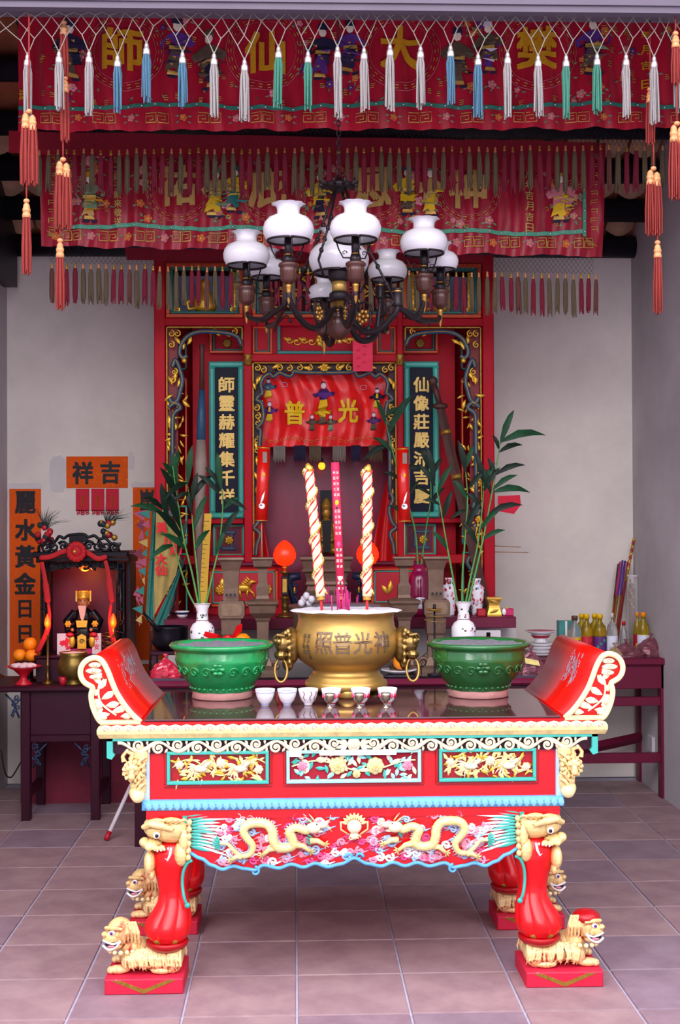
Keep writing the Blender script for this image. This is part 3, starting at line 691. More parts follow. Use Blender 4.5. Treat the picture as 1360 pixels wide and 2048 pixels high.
# cabriole legs with lion masks
def leg(sg, yc, front=True):
    cx = tx(338) if sg < 0 else 2*XC-tx(338)
    def mx(px): return XC + sg*(705-px)*K   # left-leg pixel to this side
    prof = [(1684, 312, 366), (1700, 300, 376), (1716, 296, 379), (1730, 298, 379), (1750, 304, 373), (1770, 309, 369), (1790, 311, 370), (1808, 308, 374), (1824, 299, 377), (1838, 289, 379), (1850, 284, 379), (1862, 283, 377), (1870, 288, 373), (1878, 294, 368)]
    prof = smoothline(prof, 3)[::-1]
    vs = []; fs = []; seg = 98
    for i, (py, a, b) in enumerate(prof):
        xc = (mx(a)+mx(b))/2; hw_ = (b-a)/2*K; z = tz(py)
        fl = max(0, min(1, (py-1770)/60)) * (1 if py < 1868 else .6)
        dy = -.028*max(0, min(1, (py-1790)/60))
        for k in range(seg):
            t = 2*PI*k/seg
            m_ = 1 - .17*fl*(1-abs(cos(3.5*(t+PI/2)))**.55)
            vs.append((xc+hw_*cos(t)*m_, yc+dy+hw_*.92*sin(t)*m_, z))
    for i in range(len(prof)-1):
        for k in range(seg): fs.append((i*seg+k, i*seg+(k+1) % seg, (i+1)*seg+(k+1) % seg, (i+1)*seg+k))
    fs.append(tuple(range(seg))[::-1]); fs.append(tuple((len(prof)-1)*seg+k for k in range(seg)))
    mb = MB('lac_red'); mb.add(vs, fs, True)
    lg = obj('leg', mb, table)
    nl = MB('gold_dull')
    zb_ = tz(1874); xb = mx(330); yf = yc-.028-.066
    for dx in (-.026, .026): nl.ell(xb+dx, yf+.018, zb_+.002, .022, .014, .015, 10, 6)
    obj('claw_nail', nl, lg, label='pair of gilt claw nails')
    # teal edging sweeping down the inner side
    te = MB('teal'); e = [(452-70, 1716), (372, 1722), (364, 1740), (362, 1765), (366, 1790), (372, 1806)]
    pts = [(mx(a), yc-.072+.004*i - (.0 if b < 1780 else .012), tz(b)) for i, (a, b) in enumerate(e)]
    pts = smoothline(pts, 4)
    te.tube(pts, .006, 6); te.ell(*pts[-1], .011, .009, .011, 8, 6)
    obj('teal_edging', te, lg)
    # lion mask, facing outwards
    mk = MB('gild_mask'); yf = yc-.02
    zt_, zm_ = tz(1632), tz(1680)
    mk.ell(mx(340), yf, tz(1655), .082, .072, .058, 16, 10); mk.ell(mx(312), yf-.012, tz(1652), .055, .06, .045, 14, 8)
    mk.ell(mx(300), yf-.02, tz(1686), .04, .045, .022, 12, 8)     # upper jaw / snout
    mk.ell(mx(286), yf-.03, tz(1681), .020, .030, .018, 10, 6)
    for dx in (297, 310, 322): mk.ell(mx(dx), yf-.055, tz(1690), .014, .014, .012, 8, 5)
    mk.ell(mx(360), yf-.03, tz(1704), .028, .045, .048, 12, 8)    # cheek
    mk.ell(mx(366), yf-.04, tz(1676), .022, .03, .05, 10, 8)
    mk.tube([(mx(284), yf-.045, tz(1650)), (mx(300), yf-.07, tz(1640)), (mx(325), yf-.078, tz(1644)), (mx(345), yf-.07, tz(1652))], [.010, .013, .013, .008], 8)
    for k in range(5): mk.tube([(mx(300+12*k), yf-.06, tz(1640)), (mx(320+12*k), yf-.07, tz(1632)), (mx(340+9*k), yf-.055, tz(1640))], [.005, .006, .003], 6)
    for k in range(6): mk.ell(mx(377-k*.5), yf-.052, tz(1640+k*14), .011, .013, .012, 8, 5)
    mk.ell(mx(296), yf-.02, tz(1722), .022, .045, .046, 10, 8)         # chin below the open mouth
    mk.ell(mx(301), yf-.02, tz(1746), .012, .03, .022, 8, 6)
    m_ = obj('lion_mask', mk, lg, label='gilt lion mask with open jaws'); remesh(m_, .003, 1)
    ey = MB('white_paint'); ey.ell(mx(313), yf-.076, tz(1662), .013, .010, .013, 12, 8); ey.mat('ink').ell(mx(314), yf-.085, tz(1662), .007, .005, .007, 10, 6)
    obj('eye', ey, m_)
    ft = MB('white_paint')
    ft.tube([(mx(341), yf-.062, tz(1688)), (mx(339), yf-.068, tz(1702)), (mx(334), yf-.068, tz(1713)), (mx(329), yf-.066, tz(1709))], [.004, .005, .004, .001], 6)
    for k in range(4): ft.ell(mx(314+k*7), yf-.064, tz(1694-k*1.2), .004, .004, .006, 6, 4)
    obj('teeth', ft, m_)
    return lg
YF, YR = TY+.075, 5.50
for yc in (YF, YR):
    for sg in (-1, 1): leg(sg, yc)

# guardian lions carrying the legs
def lion(sg, yc, label, cap=False, back=False):
    cx = XC+sg*(705-289)*K
    t = thing('lion_pedestal', label, 'statue', (cx, yc, 0), 'lions under the table legs')
    w, dp, h = .143, .125, .057
    p = MB('lion_plinth'); p.bbox(cx-w, cx+w, yc-dp, yc+dp, 0, h, .004)
    pl = obj('plinth', p, t, label='chipped red plinth with a gilt chevron')
    ch = MB('gold_dull'); q = .012
    for s_ in (-1, 1):
        ch.prism([(cx+s_*.118, h-.004), (cx+s_*.085, h-.004), (cx+s_*.0, .020), (cx+s_*.0, .004)], yc-dp-.0015, yc-dp+.001)
    obj('chevron', ch, pl)
    o = sg   # outward direction
    def X(u): return cx+o*u
    b = MB('gild_fur')
    b.ell(X(-.035), yc, .105, .095, .085, .052, 18, 12); b.ell(X(.045), yc, .115, .062, .072, .06, 16, 10); b.ell(X(-.085), yc, .10, .05, .082, .06, 16, 10)
    for yy in (-.07, .07):
        b.ell(X(.10), yc+yy*.85, .072, .042, .022, .016, 10, 6); b.ell(X(.128), yc+yy*.85, .070, .016, .022, .014, 8, 6)
        b.ell(X(.07), yc+yy*.8, .095, .022, .022, .035, 8, 6)
        b.ell(X(-.06), yc+yy, .072, .045, .024, .016, 10, 6); b.ell(X(-.095), yc+yy*.9, .10, .042, .026, .045, 10, 8)
    rs = random.Random(int(cx*100)+3)
    for k in range(90):      # locks of fur combed down the flank
        u = -.13+.20*(k % 45)/44; yy = -1 if k < 45 else 1; z0_ = .148-.15*max(0, abs(u+.035)-.06)
        yb = yc+yy*.070; j = rs.uniform(-.006, .006)
        b.tube([(X(u), yb-yy*.010, z0_), (X(u+j), yb+yy*.016, z0_-.03), (X(u+j*2-.004), yb+yy*.019, z0_-.055), (X(u-.008), yb+yy*.012, .066+rs.uniform(0, .03))], [.003, .0050, .0046, .0015], 5)
    bo = obj('body', b, t); remesh(bo, .0026, 1)
    # head, turned towards the hall
    hx, hy, hz = X(.098), yc-.035, .205
    hd = MB('gild_fur' if not cap else 'gild_red'); hd.mats = ['gild_red']
    hd.ell(hx, hy, hz, .050, .052, .052, 16, 10); hd.ell(hx+o*.026, hy-.022, hz-.012, .036, .034, .030, 12, 8); hd.ell(hx+o*.020, hy-.018, hz-.045, .034, .032, .016, 12, 8)
    hd.ell(hx+o*.052, hy-.04, hz+.002, .012, .012, .010, 8, 6)
    hd.ell(X(.055), hy+.01, hz-.055, .04, .05, .045, 12, 8)
    hd.tube([(hx+o*.05, hy-.035, hz+.024), (hx+o*.02, hy-.052, hz+.028), (hx-o*.015, hy-.05, hz+.022)], [.007, .009, .006], 6)
    for k in range(6):
        a = R(50+k*32); hd.spiral(hx-o*.03+.03*cos(a)*o*-1, hz+.03*sin(a)*.8+.0, .014, 1.1, 0, o, .006, -(hy-.035), 8, 5)
    for k in range(5): hd.tube([(hx-o*(.01+.012*k), hy-.03, hz+.045), (hx-o*(.024+.012*k), hy-.04, hz+.005), (hx-o*(.02+.014*k), hy-.035, hz-.035)], [.006, .008, .003], 6)
    ho = obj('head', hd, t); remesh(ho, .0026, 1)
    if cap:
        k = MB('lac_red_deep'); k.ell(hx+o*.002, hy-.002, hz+.030, .053, .055, .028, 16, 8); obj('red_crown', k, ho)
    f = MB('white_paint')
    ex, ez = hx+o*.022, hz+.010
    f.ell(ex, hy-.052, ez, .011, .008, .010, 10, 6); f.mat('purple_felt').ell(ex+o*.002, hy-.059, ez, .006, .004, .006, 8, 5)
    obj('eye', f, ho)
    m = MB('white_paint'); m.at(0, 0, 0)
    pts = [(hx-o*.008, hy-.046, hz-.022), (hx+o*.015, hy-.056, hz-.030), (hx+o*.04, hy-.054, hz-.024), (hx+o*.058, hy-.04, hz-.020)]
    low = [(hx+o*.058, hy-.038, hz-.040), (hx+o*.035, hy-.05, hz-.052), (hx+o*.010, hy-.048, hz-.044), (hx-o*.008, hy-.046, hz-.022)]
    m.tube(smoothline(pts, 3), .0038, 6); m.tube(smoothline(low, 3), .0048, 6)
    m.mat('ink').ell(hx+o*.026, hy-.046, hz-.034, .024, .008, .011, 10, 6); m.mat('rose').ell(hx+o*.026, hy-.052, hz-.039, .014, .005, .005, 8, 4)
    obj('grin', m, ho)
    be = MB('cream')
    for k in range(9):
        a = R(-20+k*27); be.ell(hx-o*.01+.05*cos(a)*o*1.0, hy-.012-.034*sin(a), hz-.062-.004*sin(a), .009, .009, .009, 8, 5)
    obj('bell_collar', be, t)
    sd_ = MB('lac_red_deep'); xl = XC+sg*(705-330)*K
    prf = [(.076, tz(1879)), (.08, tz(1881)), (.077, tz(1888)), (.062, tz(1896)), (.03, .145), (.0, .14)][::-1]
    sd_.lathe([(r, z) for r, z in prf], 28, xl, yc-.026, 0); obj('saddle', sd_, t, label='red saddle dish under the claw foot')
    return t
lion(-1, YF-.0, 'gilt lion under the front left table leg, head bare, grinning left')
lion(1, YF-.0, 'gilt lion with red crown under the front right table leg, grinning right', True)
lion(-1, YR, 'gilt lion in shadow under the rear left table leg')
lion(1, YR, 'gilt lion in shadow under the rear right table leg')
# ---------------------------------------------------------------- the red shrine cabinet
CY = 7.75; CK = CY/F
def cxp(px, Y=CY): return WX(px, Y)
def czp(py, Y=CY): return WZ(py, Y)
shr = thing('shrine_cabinet', 'tall red lacquered shrine cabinet with gilt carved frames on a maroon ledge', 'cabinet', (XC, 8.1, czp(1236, 7.6)))
ledge = single('altar_ledge', MB('maroon').bbox(cxp(328, 7.4), cxp(1030, 7.4), 7.38, 8.58, czp(1258, 7.4), czp(1236, 7.4), .004),
               'long maroon ledge under the red shrine cabinet', 'shelf', (XC, 8.0, czp(1258, 7.4)))
ZL = czp(1236, 7.4)
wm = MB('plaster_white'); wm.box(cxp(345, 7.9), cxp(1015, 7.9), 7.62, YB, .72, czp(1258, 7.4))
tag(obj('wall_plinth', wm), kind='structure'); bpy.data.objects['wall_plinth'].name = 'trim_4'
shr.location.z = ZL; shr['_o'] = (XC, 8.1, ZL)
def bar(mb, px0, px1, py0, py1, Y=CY, dep=.06, b=.004, lo=None):
    """moulded member between photo columns px0..px1 and rows py0..py1, front face on plane Y"""
    z0 = czp(py1, Y) if lo is None else lo
    return mb.bbox(cxp(px0, Y), cxp(px1, Y), Y, Y+dep, z0, czp(py0, Y), b)
posts = [(309, 332), (488, 505), (795, 808), (967, 990)]
for a, b in posts: obj('post', bar(MB('cabinet_red'), a, b, 500, 1237, dep=.10, b=.006, lo=ZL), shr)
mb = MB('cabinet_red')
for (a, b, c, d) in ((309, 990, 490, 527), (309, 990, 636, 652), (488, 808, 708, 723), (332, 488, 1037, 1047), (808, 967, 1037, 1047), (332, 488, 1110, 1128), (808, 967, 1110, 1128)):
    obj('rail', bar(MB('cabinet_red'), a+1, b-1, c, d, Y=CY+(.12 if d in (1047,) else .005), dep=.08), shr)
obj('back_panel', MB('cabinet_red_dark').box(cxp(309), cxp(990), 8.42, 8.50, ZL, czp(490)), shr)
for s_, px in ((-1, 309), (1, 990)):
    x = cxp(px); obj('side_panel', MB('cabinet_red').box(min(x, x-s_*.03), max(x, x-s_*.03), CY+.1, 8.5, ZL, czp(490)), shr)
obj('cornice', bar(MB('cabinet_red'), 309, 990, 478, 500, Y=CY-.03, dep=.7), shr)
def frame(px0, px1, py0, py1, w, mat, Y=CY, dep=.03, parent=shr, name='panel_frame', b=.004):
    x0, x1, z0, z1 = cxp(px0, Y), cxp(px1, Y), czp(py1, Y), czp(py0, Y); mb = MB(mat)
    mb.bbox(x0, x1, Y, Y+dep, z1-w, z1, b); mb.bbox(x0, x1, Y, Y+dep, z0, z0+w, b)
    mb.bbox(x0, x0+w, Y, Y+dep, z0+w, z1-w, b); mb.bbox(x1-w, x1, Y, Y+dep, z0+w, z1-w, b)
    return obj(name, mb, parent)
# upper niches with gilt gourds
for (a, b) in ((333, 487), (809, 965), (506, 794)):
    f = frame(a, b, 526, 635, .022, 'orange_paint', CY-.005, .06, name='niche_frame')
    frame(a+8, b-8, 533, 628, .018, 'teal_dark', CY+.02, .06, parent=f, name='inner_frame')
    obj('niche_back', MB('blue_pale' if b-a < 200 else 'cabinet_red_dark').box(cxp(a), cxp(b), CY+.42, CY+.44, czp(635), czp(526)), f)
    if b-a < 200:
        g = MB('gold_leaf'); m = (a+b)/2
        x = cxp(m); z0 = czp(622)
        g.lathe([(.0, 0), (.05, .004), (.07, .03), (.072, .07), (.05, .115), (.028, .14), (.03, .17), (.036, .185), (.02, .21), (0, .215)], 16, x, CY+.09, z0)
        g.tube([(x-.05, CY+.07, z0+.03), (x-.10, CY+.06, z0+.02), (x-.11, CY+.06, z0+.06), (x-.07, CY+.06, z0+.09)], .012, 6)
        g.flower(x-.08, z0+.03, .02, 6, .01); obj('gilt_gourd', g, f)
        for s_ in (-1, 1):
            g = MB('gold_leaf'); xx = cxp(m+s_*58)
            g.at(0, CY+.08, 0); g.box(xx-.022, xx+.022, -.01, .01, z0, z0+.03); g.box(xx-.012, xx+.012, -.008, .008, z0+.03, czp(540)); g.flower(xx, z0+.02, .02, 6, .014)
            for k in range(6): g.spiral(xx, z0+.05+.035*k, .014, 1.1, 0, s_*(-1)**k, .005, .01, 10, 5)
            obj('gilt_pilaster', g, f)
    else:
        g = MB('gold_leaf'); g.at(0, CY+.07, 0); rs = random.Random(4)
        for k in range(60):
            x = rs.uniform(cxp(a+18), cxp(b-18)); z = rs.uniform(czp(620), czp(540))
            g.leaf(x, z, rs.uniform(0, 6.28), .045, .018, .012, .3)
        for k in range(9): g.spiral(cxp(a+30+28*k), czp(580), .035, 1.5, k, (-1)**k, .007, .008, 16, 5)
        obj('gilt_lattice', g, f)
# row of panels under the niches, centre bay
for (a, b) in ((506, 546), (754, 794)):
    f = frame(a, b, 652, 708, .014, 'orange_paint', CY+.03, .03); frame(a+6, b-6, 652, 704, .010, 'teal_dark', CY+.035, .03, parent=f, name='inner_frame')
f = frame(556, 742, 645, 708, .02, 'teal_dark', CY+.01, .04)
obj('backing', bar(MB('cabinet_red'), 500, 800, 645, 710, Y=CY+.045, dep=.02), f)
g = MB('gold_leaf'); g.at(0, CY+.045, 0); x, z = cxp(648), czp(678)
g.flower(x, z, .05, 8, .02)
for s_ in (-1, 1):
    for k in range(4):
        g.spiral(x+s_*(.07+.045*k), z-.01+.01*(k % 2), .025, 1.2, 0, s_, .005, .008, 12, 5); g.leaf(x+s_*(.06+.045*k), z, 0 if s_ > 0 else PI, .05, .02, .012, .3*(-1)**k)
obj('gilt_carving', g, f)
# carved arch brackets in the side bays
def bay(sg):
    def px(p): return p if sg < 0 else 1298-p      # mirror about the cabinet axis 649
    f0 = MB('gold_dull'); Y = CY-.006
    def bb(p0, p1, q0, q1, mat, Yb=Y, d=.03, pr=None):
        m = MB(mat); a, b = sorted((cxp(px(p0), Yb), cxp(px(p1), Yb))); m.bbox(a, b, Yb, Yb+d, czp(q1, Yb), czp(q0, Yb), .003); return m
    outer = MB('gold_dull')
    for (p0, p1, q0, q1) in ((333, 336, 653, 1224), (333, 487, 653, 656), (484, 487, 653, 692)):
        a, b = sorted((cxp(px(p0), Y), cxp(px(p1), Y))); outer.bbox(a, b, Y, Y+.03, czp(q1, Y), czp(q0, Y), .002)
    fr = obj('arch_frame', outer, shr, label='gilt and blue openwork arch frame in the %s bay' % ('left' if sg < 0 else 'right'))
    back = MB('cabinet_red_dark'); back.bbox(*sorted((cxp(px(336), Y), cxp(px(356), Y))), Y+.032, Y+.04, czp(1224, Y), czp(656, Y), .001)
    obj('backing', back, fr)
    bl = MB('blue_deep'); gd = MB('gold_leaf'); tn = MB('teal_dark')
    P = lambda p, q, h=.0: (cxp(px(p), Y), Y-h, czp(q, Y))
    # blue ribbons with pale inner outline
    runs = [[(484, 690), (478, 676), (462, 668), (430, 664), (400, 664), (378, 672), (366, 686), (360, 704), (366, 716), (376, 712)],
            [(346, 735), (352, 720), (360, 736), (366, 760), (362, 780), (356, 800), (346, 806), (340, 796)],
            [(338, 815), (352, 806), (362, 816), (350, 826), (346, 850), (346, 1000)],
            [(346, 1000), (352, 1016), (344, 1030), (338, 1020)], [(346, 1050), (352, 1060), (352, 1110)], [(338, 1224), (346, 1200), (352, 1150), (364, 1128), (356, 1112), (344, 1120)]]
    for r in runs:
        q = smoothline([P(a, b, .012) for a, b in r], 4)
        bl.mat('blue_deep').tube(q, .014, 6, .8); bl.mat('gold_dull').tube([(x-sg*.0, y-.008, z+.0) for x, y, z in q], .004, 5)
    obj('blue_scroll', bl, fr)
    gd.at(0, Y-.0, 0); d = -sg
    def G(p, q): v = P(p, q); return v[0], v[2]
    A = lambda deg: R(deg) if sg < 0 else PI-R(deg)
    for (p, q) in ((344, 668), (470, 664), (356, 668), (344, 690), (350, 744), (346, 760)): gd.spiral(*G(p, q), .022, 1.3, A(90), -d, .006, .012, 14, 5)
    for k in range(7): gd.leaf(*G(398+k*10, 663+abs(k-2)*.8), A(8 if k < 3 else -20), .05, .018, .022, .2*(-1)**k)
    for (p, q, an) in ((362, 690, 110), (368, 700, 80), (376, 690, 50), (350, 760, 70), (346, 770, 100), (356, 775, 60), (346, 790, 200), (358, 798, 250), (366, 800, 300), (340, 820, 90), (340, 850, 80), (350, 980, 100), (344, 990, 60)):
        gd.leaf(*G(p, q), A(an), .06, .026, .02, .3)
    gd.ell(P(370, 722)[0], -.02, P(370, 722)[2], .016, .014, .016, 8, 6)
    for k in range(3): gd.flower(*G(342+4*k, 1040+k*38), .02, 6, .014)
    # column of gilt vine below
    rs = random.Random(8)
    q = smoothline([P(346+4*sin(k*1.7), 820+k*22) for k in range(19)], 3); gd.at(0, 0, 0).tube([(x, y-.008, z) for x, y, z in q], .005, 5); gd.at(0, Y, 0)
    for k in range(46):
        gd.leaf(*G(rs.uniform(339, 352), 835+k*8.4), A(rs.uniform(0, 360)), .045, .02, .018, .3)
    obj('gilt_foliage', gd, fr)
    # recessed splayed side panel
    xa, xb = cxp(px(336), Y), cxp(px(418), 7.95); za, zb2 = ZL, czp(640)
    sp = MB('cabinet_red'); 
    q = [(xa, CY+.06, ZL), (cxp(px(385), 8.0), 8.05, ZL), (cxp(px(385), 8.0), 8.05, zb2), (xa, CY+.06, zb2)]
    sp.add(q, [(0, 1, 2, 3), (3, 2, 1, 0)]); s2 = obj('splayed_panel', sp, shr)
    gv = MB('gold_leaf'); Yg = CY+.12
    xg = cxp(px(360), Yg)
    rs = random.Random(9); gv.at(0, Yg-.02, 0)
    fq = MB('teal_dark'); w = .045
    for (q0, q1, mt) in ((690, 740, 'teal_dark'), (756, 1000, 'orange_paint'), (1010, 1090, 'teal'), (1105, 1225, 'teal')):
        z1_, z0_ = czp(q0, Yg), czp(q1, Yg); fq.mat(mt)
        for aa, bb_, c, d2 in ((xg-w, xg+w, z1_-.01, z1_), (xg-w, xg+w, z0_, z0_+.01), (xg-w, xg-w+.01, z0_, z1_), (xg+w-.01, xg+w, z0_, z1_)): fq.bbox(aa, bb_, Yg-.02, Yg+.01, c, d2, .002)
    obj('narrow_frame', fq, s2)
    for k in range(40):
        gv.leaf(xg+rs.uniform(-.025, .025), czp(770+k*11, Yg), rs.uniform(0, 6.28), .05, .018, .012, .4)
    obj('gilt_vine', gv, s2, kind='stuff')
    # couplet board
    Yc = 7.93
    def X2(p): return cxp(px(p), Yc)
    a, b = sorted((X2(419), X2(489)))
    obj('board_backing', MB('cabinet_red').box(min(X2(385), X2(500)), max(X2(385), X2(500)), Yc+.04, Yc+.07, ZL, czp(640)), shr)
    mb = MB('teal'); w = .036; z1_, z0_ = czp(723, Yc), czp(1036, Yc)
    for (aa, bb_, c, d2) in ((a, b, z1_-w, z1_), (a, b, z0_, z0_+w), (a, a+w, z0_+w, z1_-w), (b-w, b, z0_+w, z1_-w)): mb.bbox(aa, bb_, Yc-.01, Yc+.04, c, d2, .010)
    cb = obj('couplet_frame', mb, shr, label='teal frame')
    mb = MB('navy_board'); mb.box(a+w-.005, b-w+.005, Yc+.012, Yc+.04, z0_+w-.005, z1_-w+.005)
    bo = obj('couplet_board', mb, shr, label='black board with gold characters reading down')
    t = MB('gild'); s = '師靈赫耀集千祥' if sg < 0 else '仙像莊嚴沛吉慶'
    t.mats = []; t.mat('gold_char')
    for k, ch in enumerate(s):
        put_text(t, ch, (a+b)/2, czp(769+k*37.2, Yc), .100, .098, Yc+.011, .006, .044)
    obj('lettering', t, cb, label='gold characters %s' % s)
    # top panel over the couplet, small square panel under it
    f = frame(*sorted((px(420), px(490))), 655, 706, .016, 'orange_paint', Yc-.005, .03); frame(*sorted((px(427), px(484))), 655, 701, .010, 'teal_dark', Yc, .03, parent=f, name='inner_frame')
    g = MB('gold_dull'); g.at(0, Yc+.03, 0).flower(X2(455), czp(685, Yc), .03, 8, .01); obj('gilt_flower', g, f)
    f = frame(*sorted((px(426), px(489))), 1048, 1112, .014, 'teal', Yc-.005, .03)
    frame(*sorted((px(431), px(484))), 1052, 1108, .006, 'orange_paint', Yc, .02, parent=f, name='inner_frame')
    g = MB('maroon'); g.box(min(X2(431), X2(484)), max(X2(431), X2(484)), Yc+.01, Yc+.03, czp(1108, Yc), czp(1052, Yc)); g.at(0, Yc+.01, 0)
    xx, zz = X2(455), czp(1080, Yc)
    g.mat('blue_deep')
    for s_ in (-1, 1): g.bbox(xx-.035, xx+.05, -.012, 0, zz+s_*.05-.008, zz+s_*.05+.008, .003); g.bbox(xx-.015+s_*.035, xx+s_*.035, -.012, 0, zz-.045, zz+.045, .003)
    g.mat('gold_leaf').flower(xx+.01, zz, .03, 7, .02); obj('flower_carving', g, f)
    # lower panel with gilt horse / lotus
    Yl = 7.70
    p0, p1 = (418, 555) if sg < 0 else (420, 556)
    a, b = sorted((cxp(px(p0), Yl), cxp(px(p1), Yl))); z1_, z0_ = czp(1138, Yl), max(ZL, czp(1212, Yl))
    lp = MB('cabinet_red'); lp.bbox(a-.05, b+.03, Yl+.02, Yl+.10, ZL, z1_+.03, .004); lp.mat('maroon').bbox(a-.05, b+.03, Yl-.02, Yl+.08, z1_+.022, z1_+.045, .006)
    lo = obj('lower_panel', lp, shr, label='lower panel with gilt %s' % ('horse' if sg < 0 else 'lotus and urn'))
    fm = MB('orange_paint')
    for (aa, bb_, c, d2) in ((a, b, z1_-.01, z1_), (a, b, z0_, z0_+.015), (a, a+.015, z0_, z1_), (b-.015, b, z0_, z1_)): fm.bbox(aa, bb_, Yl, Yl+.02, c, d2, .002)
    fm.mat('teal')
    for (aa, bb_, c, d2) in ((a+.018, b-.018, z1_-.02, z1_-.012), (a+.018, b-.018, z0_+.018, z0_+.026), (a+.018, a+.026, z0_+.018, z1_-.012), (b-.026, b-.018, z0_+.018, z1_-.012)): fm.bbox(aa, bb_, Yl+.006, Yl+.02, c, d2, .002)
    obj('frame', fm, lo)
    g = MB('pink_paint'); g.mats = []; g.mat('bloodred'); g.box(a+.02, b-.02, Yl+.013, Yl+.02, z0_+.02, z1_-.015); g.mat('gold_leaf').at(0, Yl+.012, 0)
    m = (a+b)/2; zc_ = (z0_+z1_)/2
    if sg < 0:
        g.ell(m, -.01, zc_, .045, .014, .024, 10, 6); g.tube([(m+.03, -.01, zc_+.01), (m+.05, -.012, zc_+.04), (m+.075, -.012, zc_+.035)], [.016, .012, .008], 6)
        for dx, ex in ((-.035, -.055), (-.025, -.02), (.025, .02), (.035, .06)): g.tube([(m+dx, -.01, zc_-.01), (m+ex, -.01, zc_-.035), (m+ex+.008, -.01, zc_-.06)], [.010, .006, .005], 5)
        for k in range(5): g.leaf(m+.04-.008*k, zc_+.04-.008*k, R(130+8*k), .04, .012, .016)
        g.leaf(m-.045, zc_, R(200), .06, .02, .012, .4)
        for s_ in (-1, 1): g.flower(m+s_*.14, zc_-.01, .035, 7, .02); g.leaf(m+s_*.13, zc_, R(90), .06, .03, .014)
    else:
        g.flower(m-.0, zc_+.035, .03, 8, .02); g.leaf(m-.1, zc_-.04, R(70), .08, .03, .014, .2); g.leaf(m-.11, zc_-.04, R(110), .06, .03, .014, .2)
        g.mat('blue_pale').lathe([(0, 0), (.02, 0), (.03, .03), (.02, .04)], 10, m, -.0, zc_-.05); g.mat('gold_leaf').tube([(m-.02, -.01, zc_), (m+.03, -.01, zc_-.01), (m+.06, -.01, zc_+.02)], .004, 5)
    obj('gilt_relief', g, lo)
    # gilt capital at the post crossing
    g = MB('gold_dull'); pp = 497 if sg < 0 else 801; x = cxp(pp); z = czp(722)
    g.lathe([(0, -.03), (.02, -.025), (.026, 0), (.018, .02), (.026, .03), (.022, .04)], 10, x, CY-.005, z); g.at(0, CY-.02, 0).flower(x, z-.005, .02, 5, .014)
    obj('gilt_capital', g, shr)

for sg in (-1, 1): bay(sg)
# centre opening: carved frame
Yo = CY+.03
cf = MB('gold_dull')
for (a, b, c, d) in ((505, 509, 723, 1110), (791, 795, 723, 1110), (505, 795, 723, 727)): bar(cf, a, b, c, d, Y=Yo, dep=.03, b=.002)
cf_ = obj('centre_frame', cf, shr, label='blue and gilt openwork frame round the centre opening')
cbk = MB('maroon_dark'); bar(cbk, 509, 791, 727, 745, Y=Yo+.035, dep=.01, b=.001); bar(cbk, 509, 522, 745, 1000, Y=Yo+.035, dep=.01, b=.001); bar(cbk, 778, 791, 745, 1000, Y=Yo+.035, dep=.01, b=.001); obj('backing', cbk, cf_)
bl = MB('blue_deep'); gd = MB('gold_leaf')
for sg in (-1, 1):
    def px(p): return p if sg < 0 else 1300-p
    P = lambda p, q, h=.0: (cxp(px(p), Yo), Yo-h, czp(q, Yo))
    A = lambda deg: R(deg) if sg < 0 else PI-R(deg)
    for r in ([(650, 746), (600, 745), (590, 742), (584, 752), (576, 752), (560, 746), (548, 754), (540, 748), (528, 756), (523, 770), (526, 786), (520, 790)],
              [(520, 790), (514, 800), (524, 806), (528, 830), (524, 846), (514, 856)], [(514, 856), (522, 862), (520, 890), (520, 985)], [(520, 985), (514, 1000), (522, 1020), (516, 1045), (508, 1055), (516, 1062), (520, 1070), (514, 1090), (512, 1110)]):
        q = smoothline([P(a, b, .012) for a, b in r], 4)
        bl.mat('blue_deep').tube(q, .013, 6, .8); bl.mat('gold_dull').tube([(x, y-.009, z) for x, y, z in q], .0035, 5)
    gd.at(0, Yo, 0)
    for (p, q) in ((516, 736), (528, 740), (514, 816), (516, 832), (516, 846), (514, 880), (514, 900), (560, 736), (600, 736), (620, 736), (580, 737)):
        v = P(p, q); gd.spiral(v[0], v[2], .022, 1.3, A(90), sg, .006, .010, 12, 5)
    for (p, q, an) in ((514, 770, 70), (512, 780, 100), (516, 765, 50), (526, 800, 250), (518, 870, 280), (636, 736, 10), (624, 738, 160), (545, 737, 20), (514, 900, 90), (514, 930, 80), (515, 960, 100), (514, 990, 80)):
        v = P(p, q); gd.leaf(v[0], v[2], A(an), .055, .024, .02, .2)
v = (cxp(650, Yo), czp(736, Yo)); gd.flower(v[0], v[1], .03, 7, .018)
obj('blue_scroll', bl, cf_); obj('gilt_scroll', gd, cf_, kind='stuff')
# niche behind: plum back wall, red inner flanks
obj('niche_wall', MB('plum_wall').box(cxp(500), cxp(800), 8.36, 8.40, ZL, czp(700)), shr)


for s_ in (-1, 1):
    def px(p): return p if s_ < 0 else 1300-p
    mb = MB('silk_bright'); pts = [(796, 900), (782, 930), (768, 980), (748, 1080), (738, 1165), (800, 1165)] if s_ > 0 else [(504, 900), (512, 930), (520, 1000), (532, 1080), (548, 1165), (500, 1165)]
    L_ = [W(*pts[k], 8.02) for k in range(1, 5)]
    def fn(u, v):
        k = min(2, int(v*3)); t = v*3-k; e = L_[k]+(L_[k+1]-L_[k])*t; o_ = cxp(px(503), 7.84); return (o_+(e.x-o_)*u, 7.84+.18*u+.02*sin(u*14+v*2), e.z)
    mb.mats = []; mb.mat('drape_red'); mb.grid(fn, 14, 10)
    obj('red_drape', mb, shr)
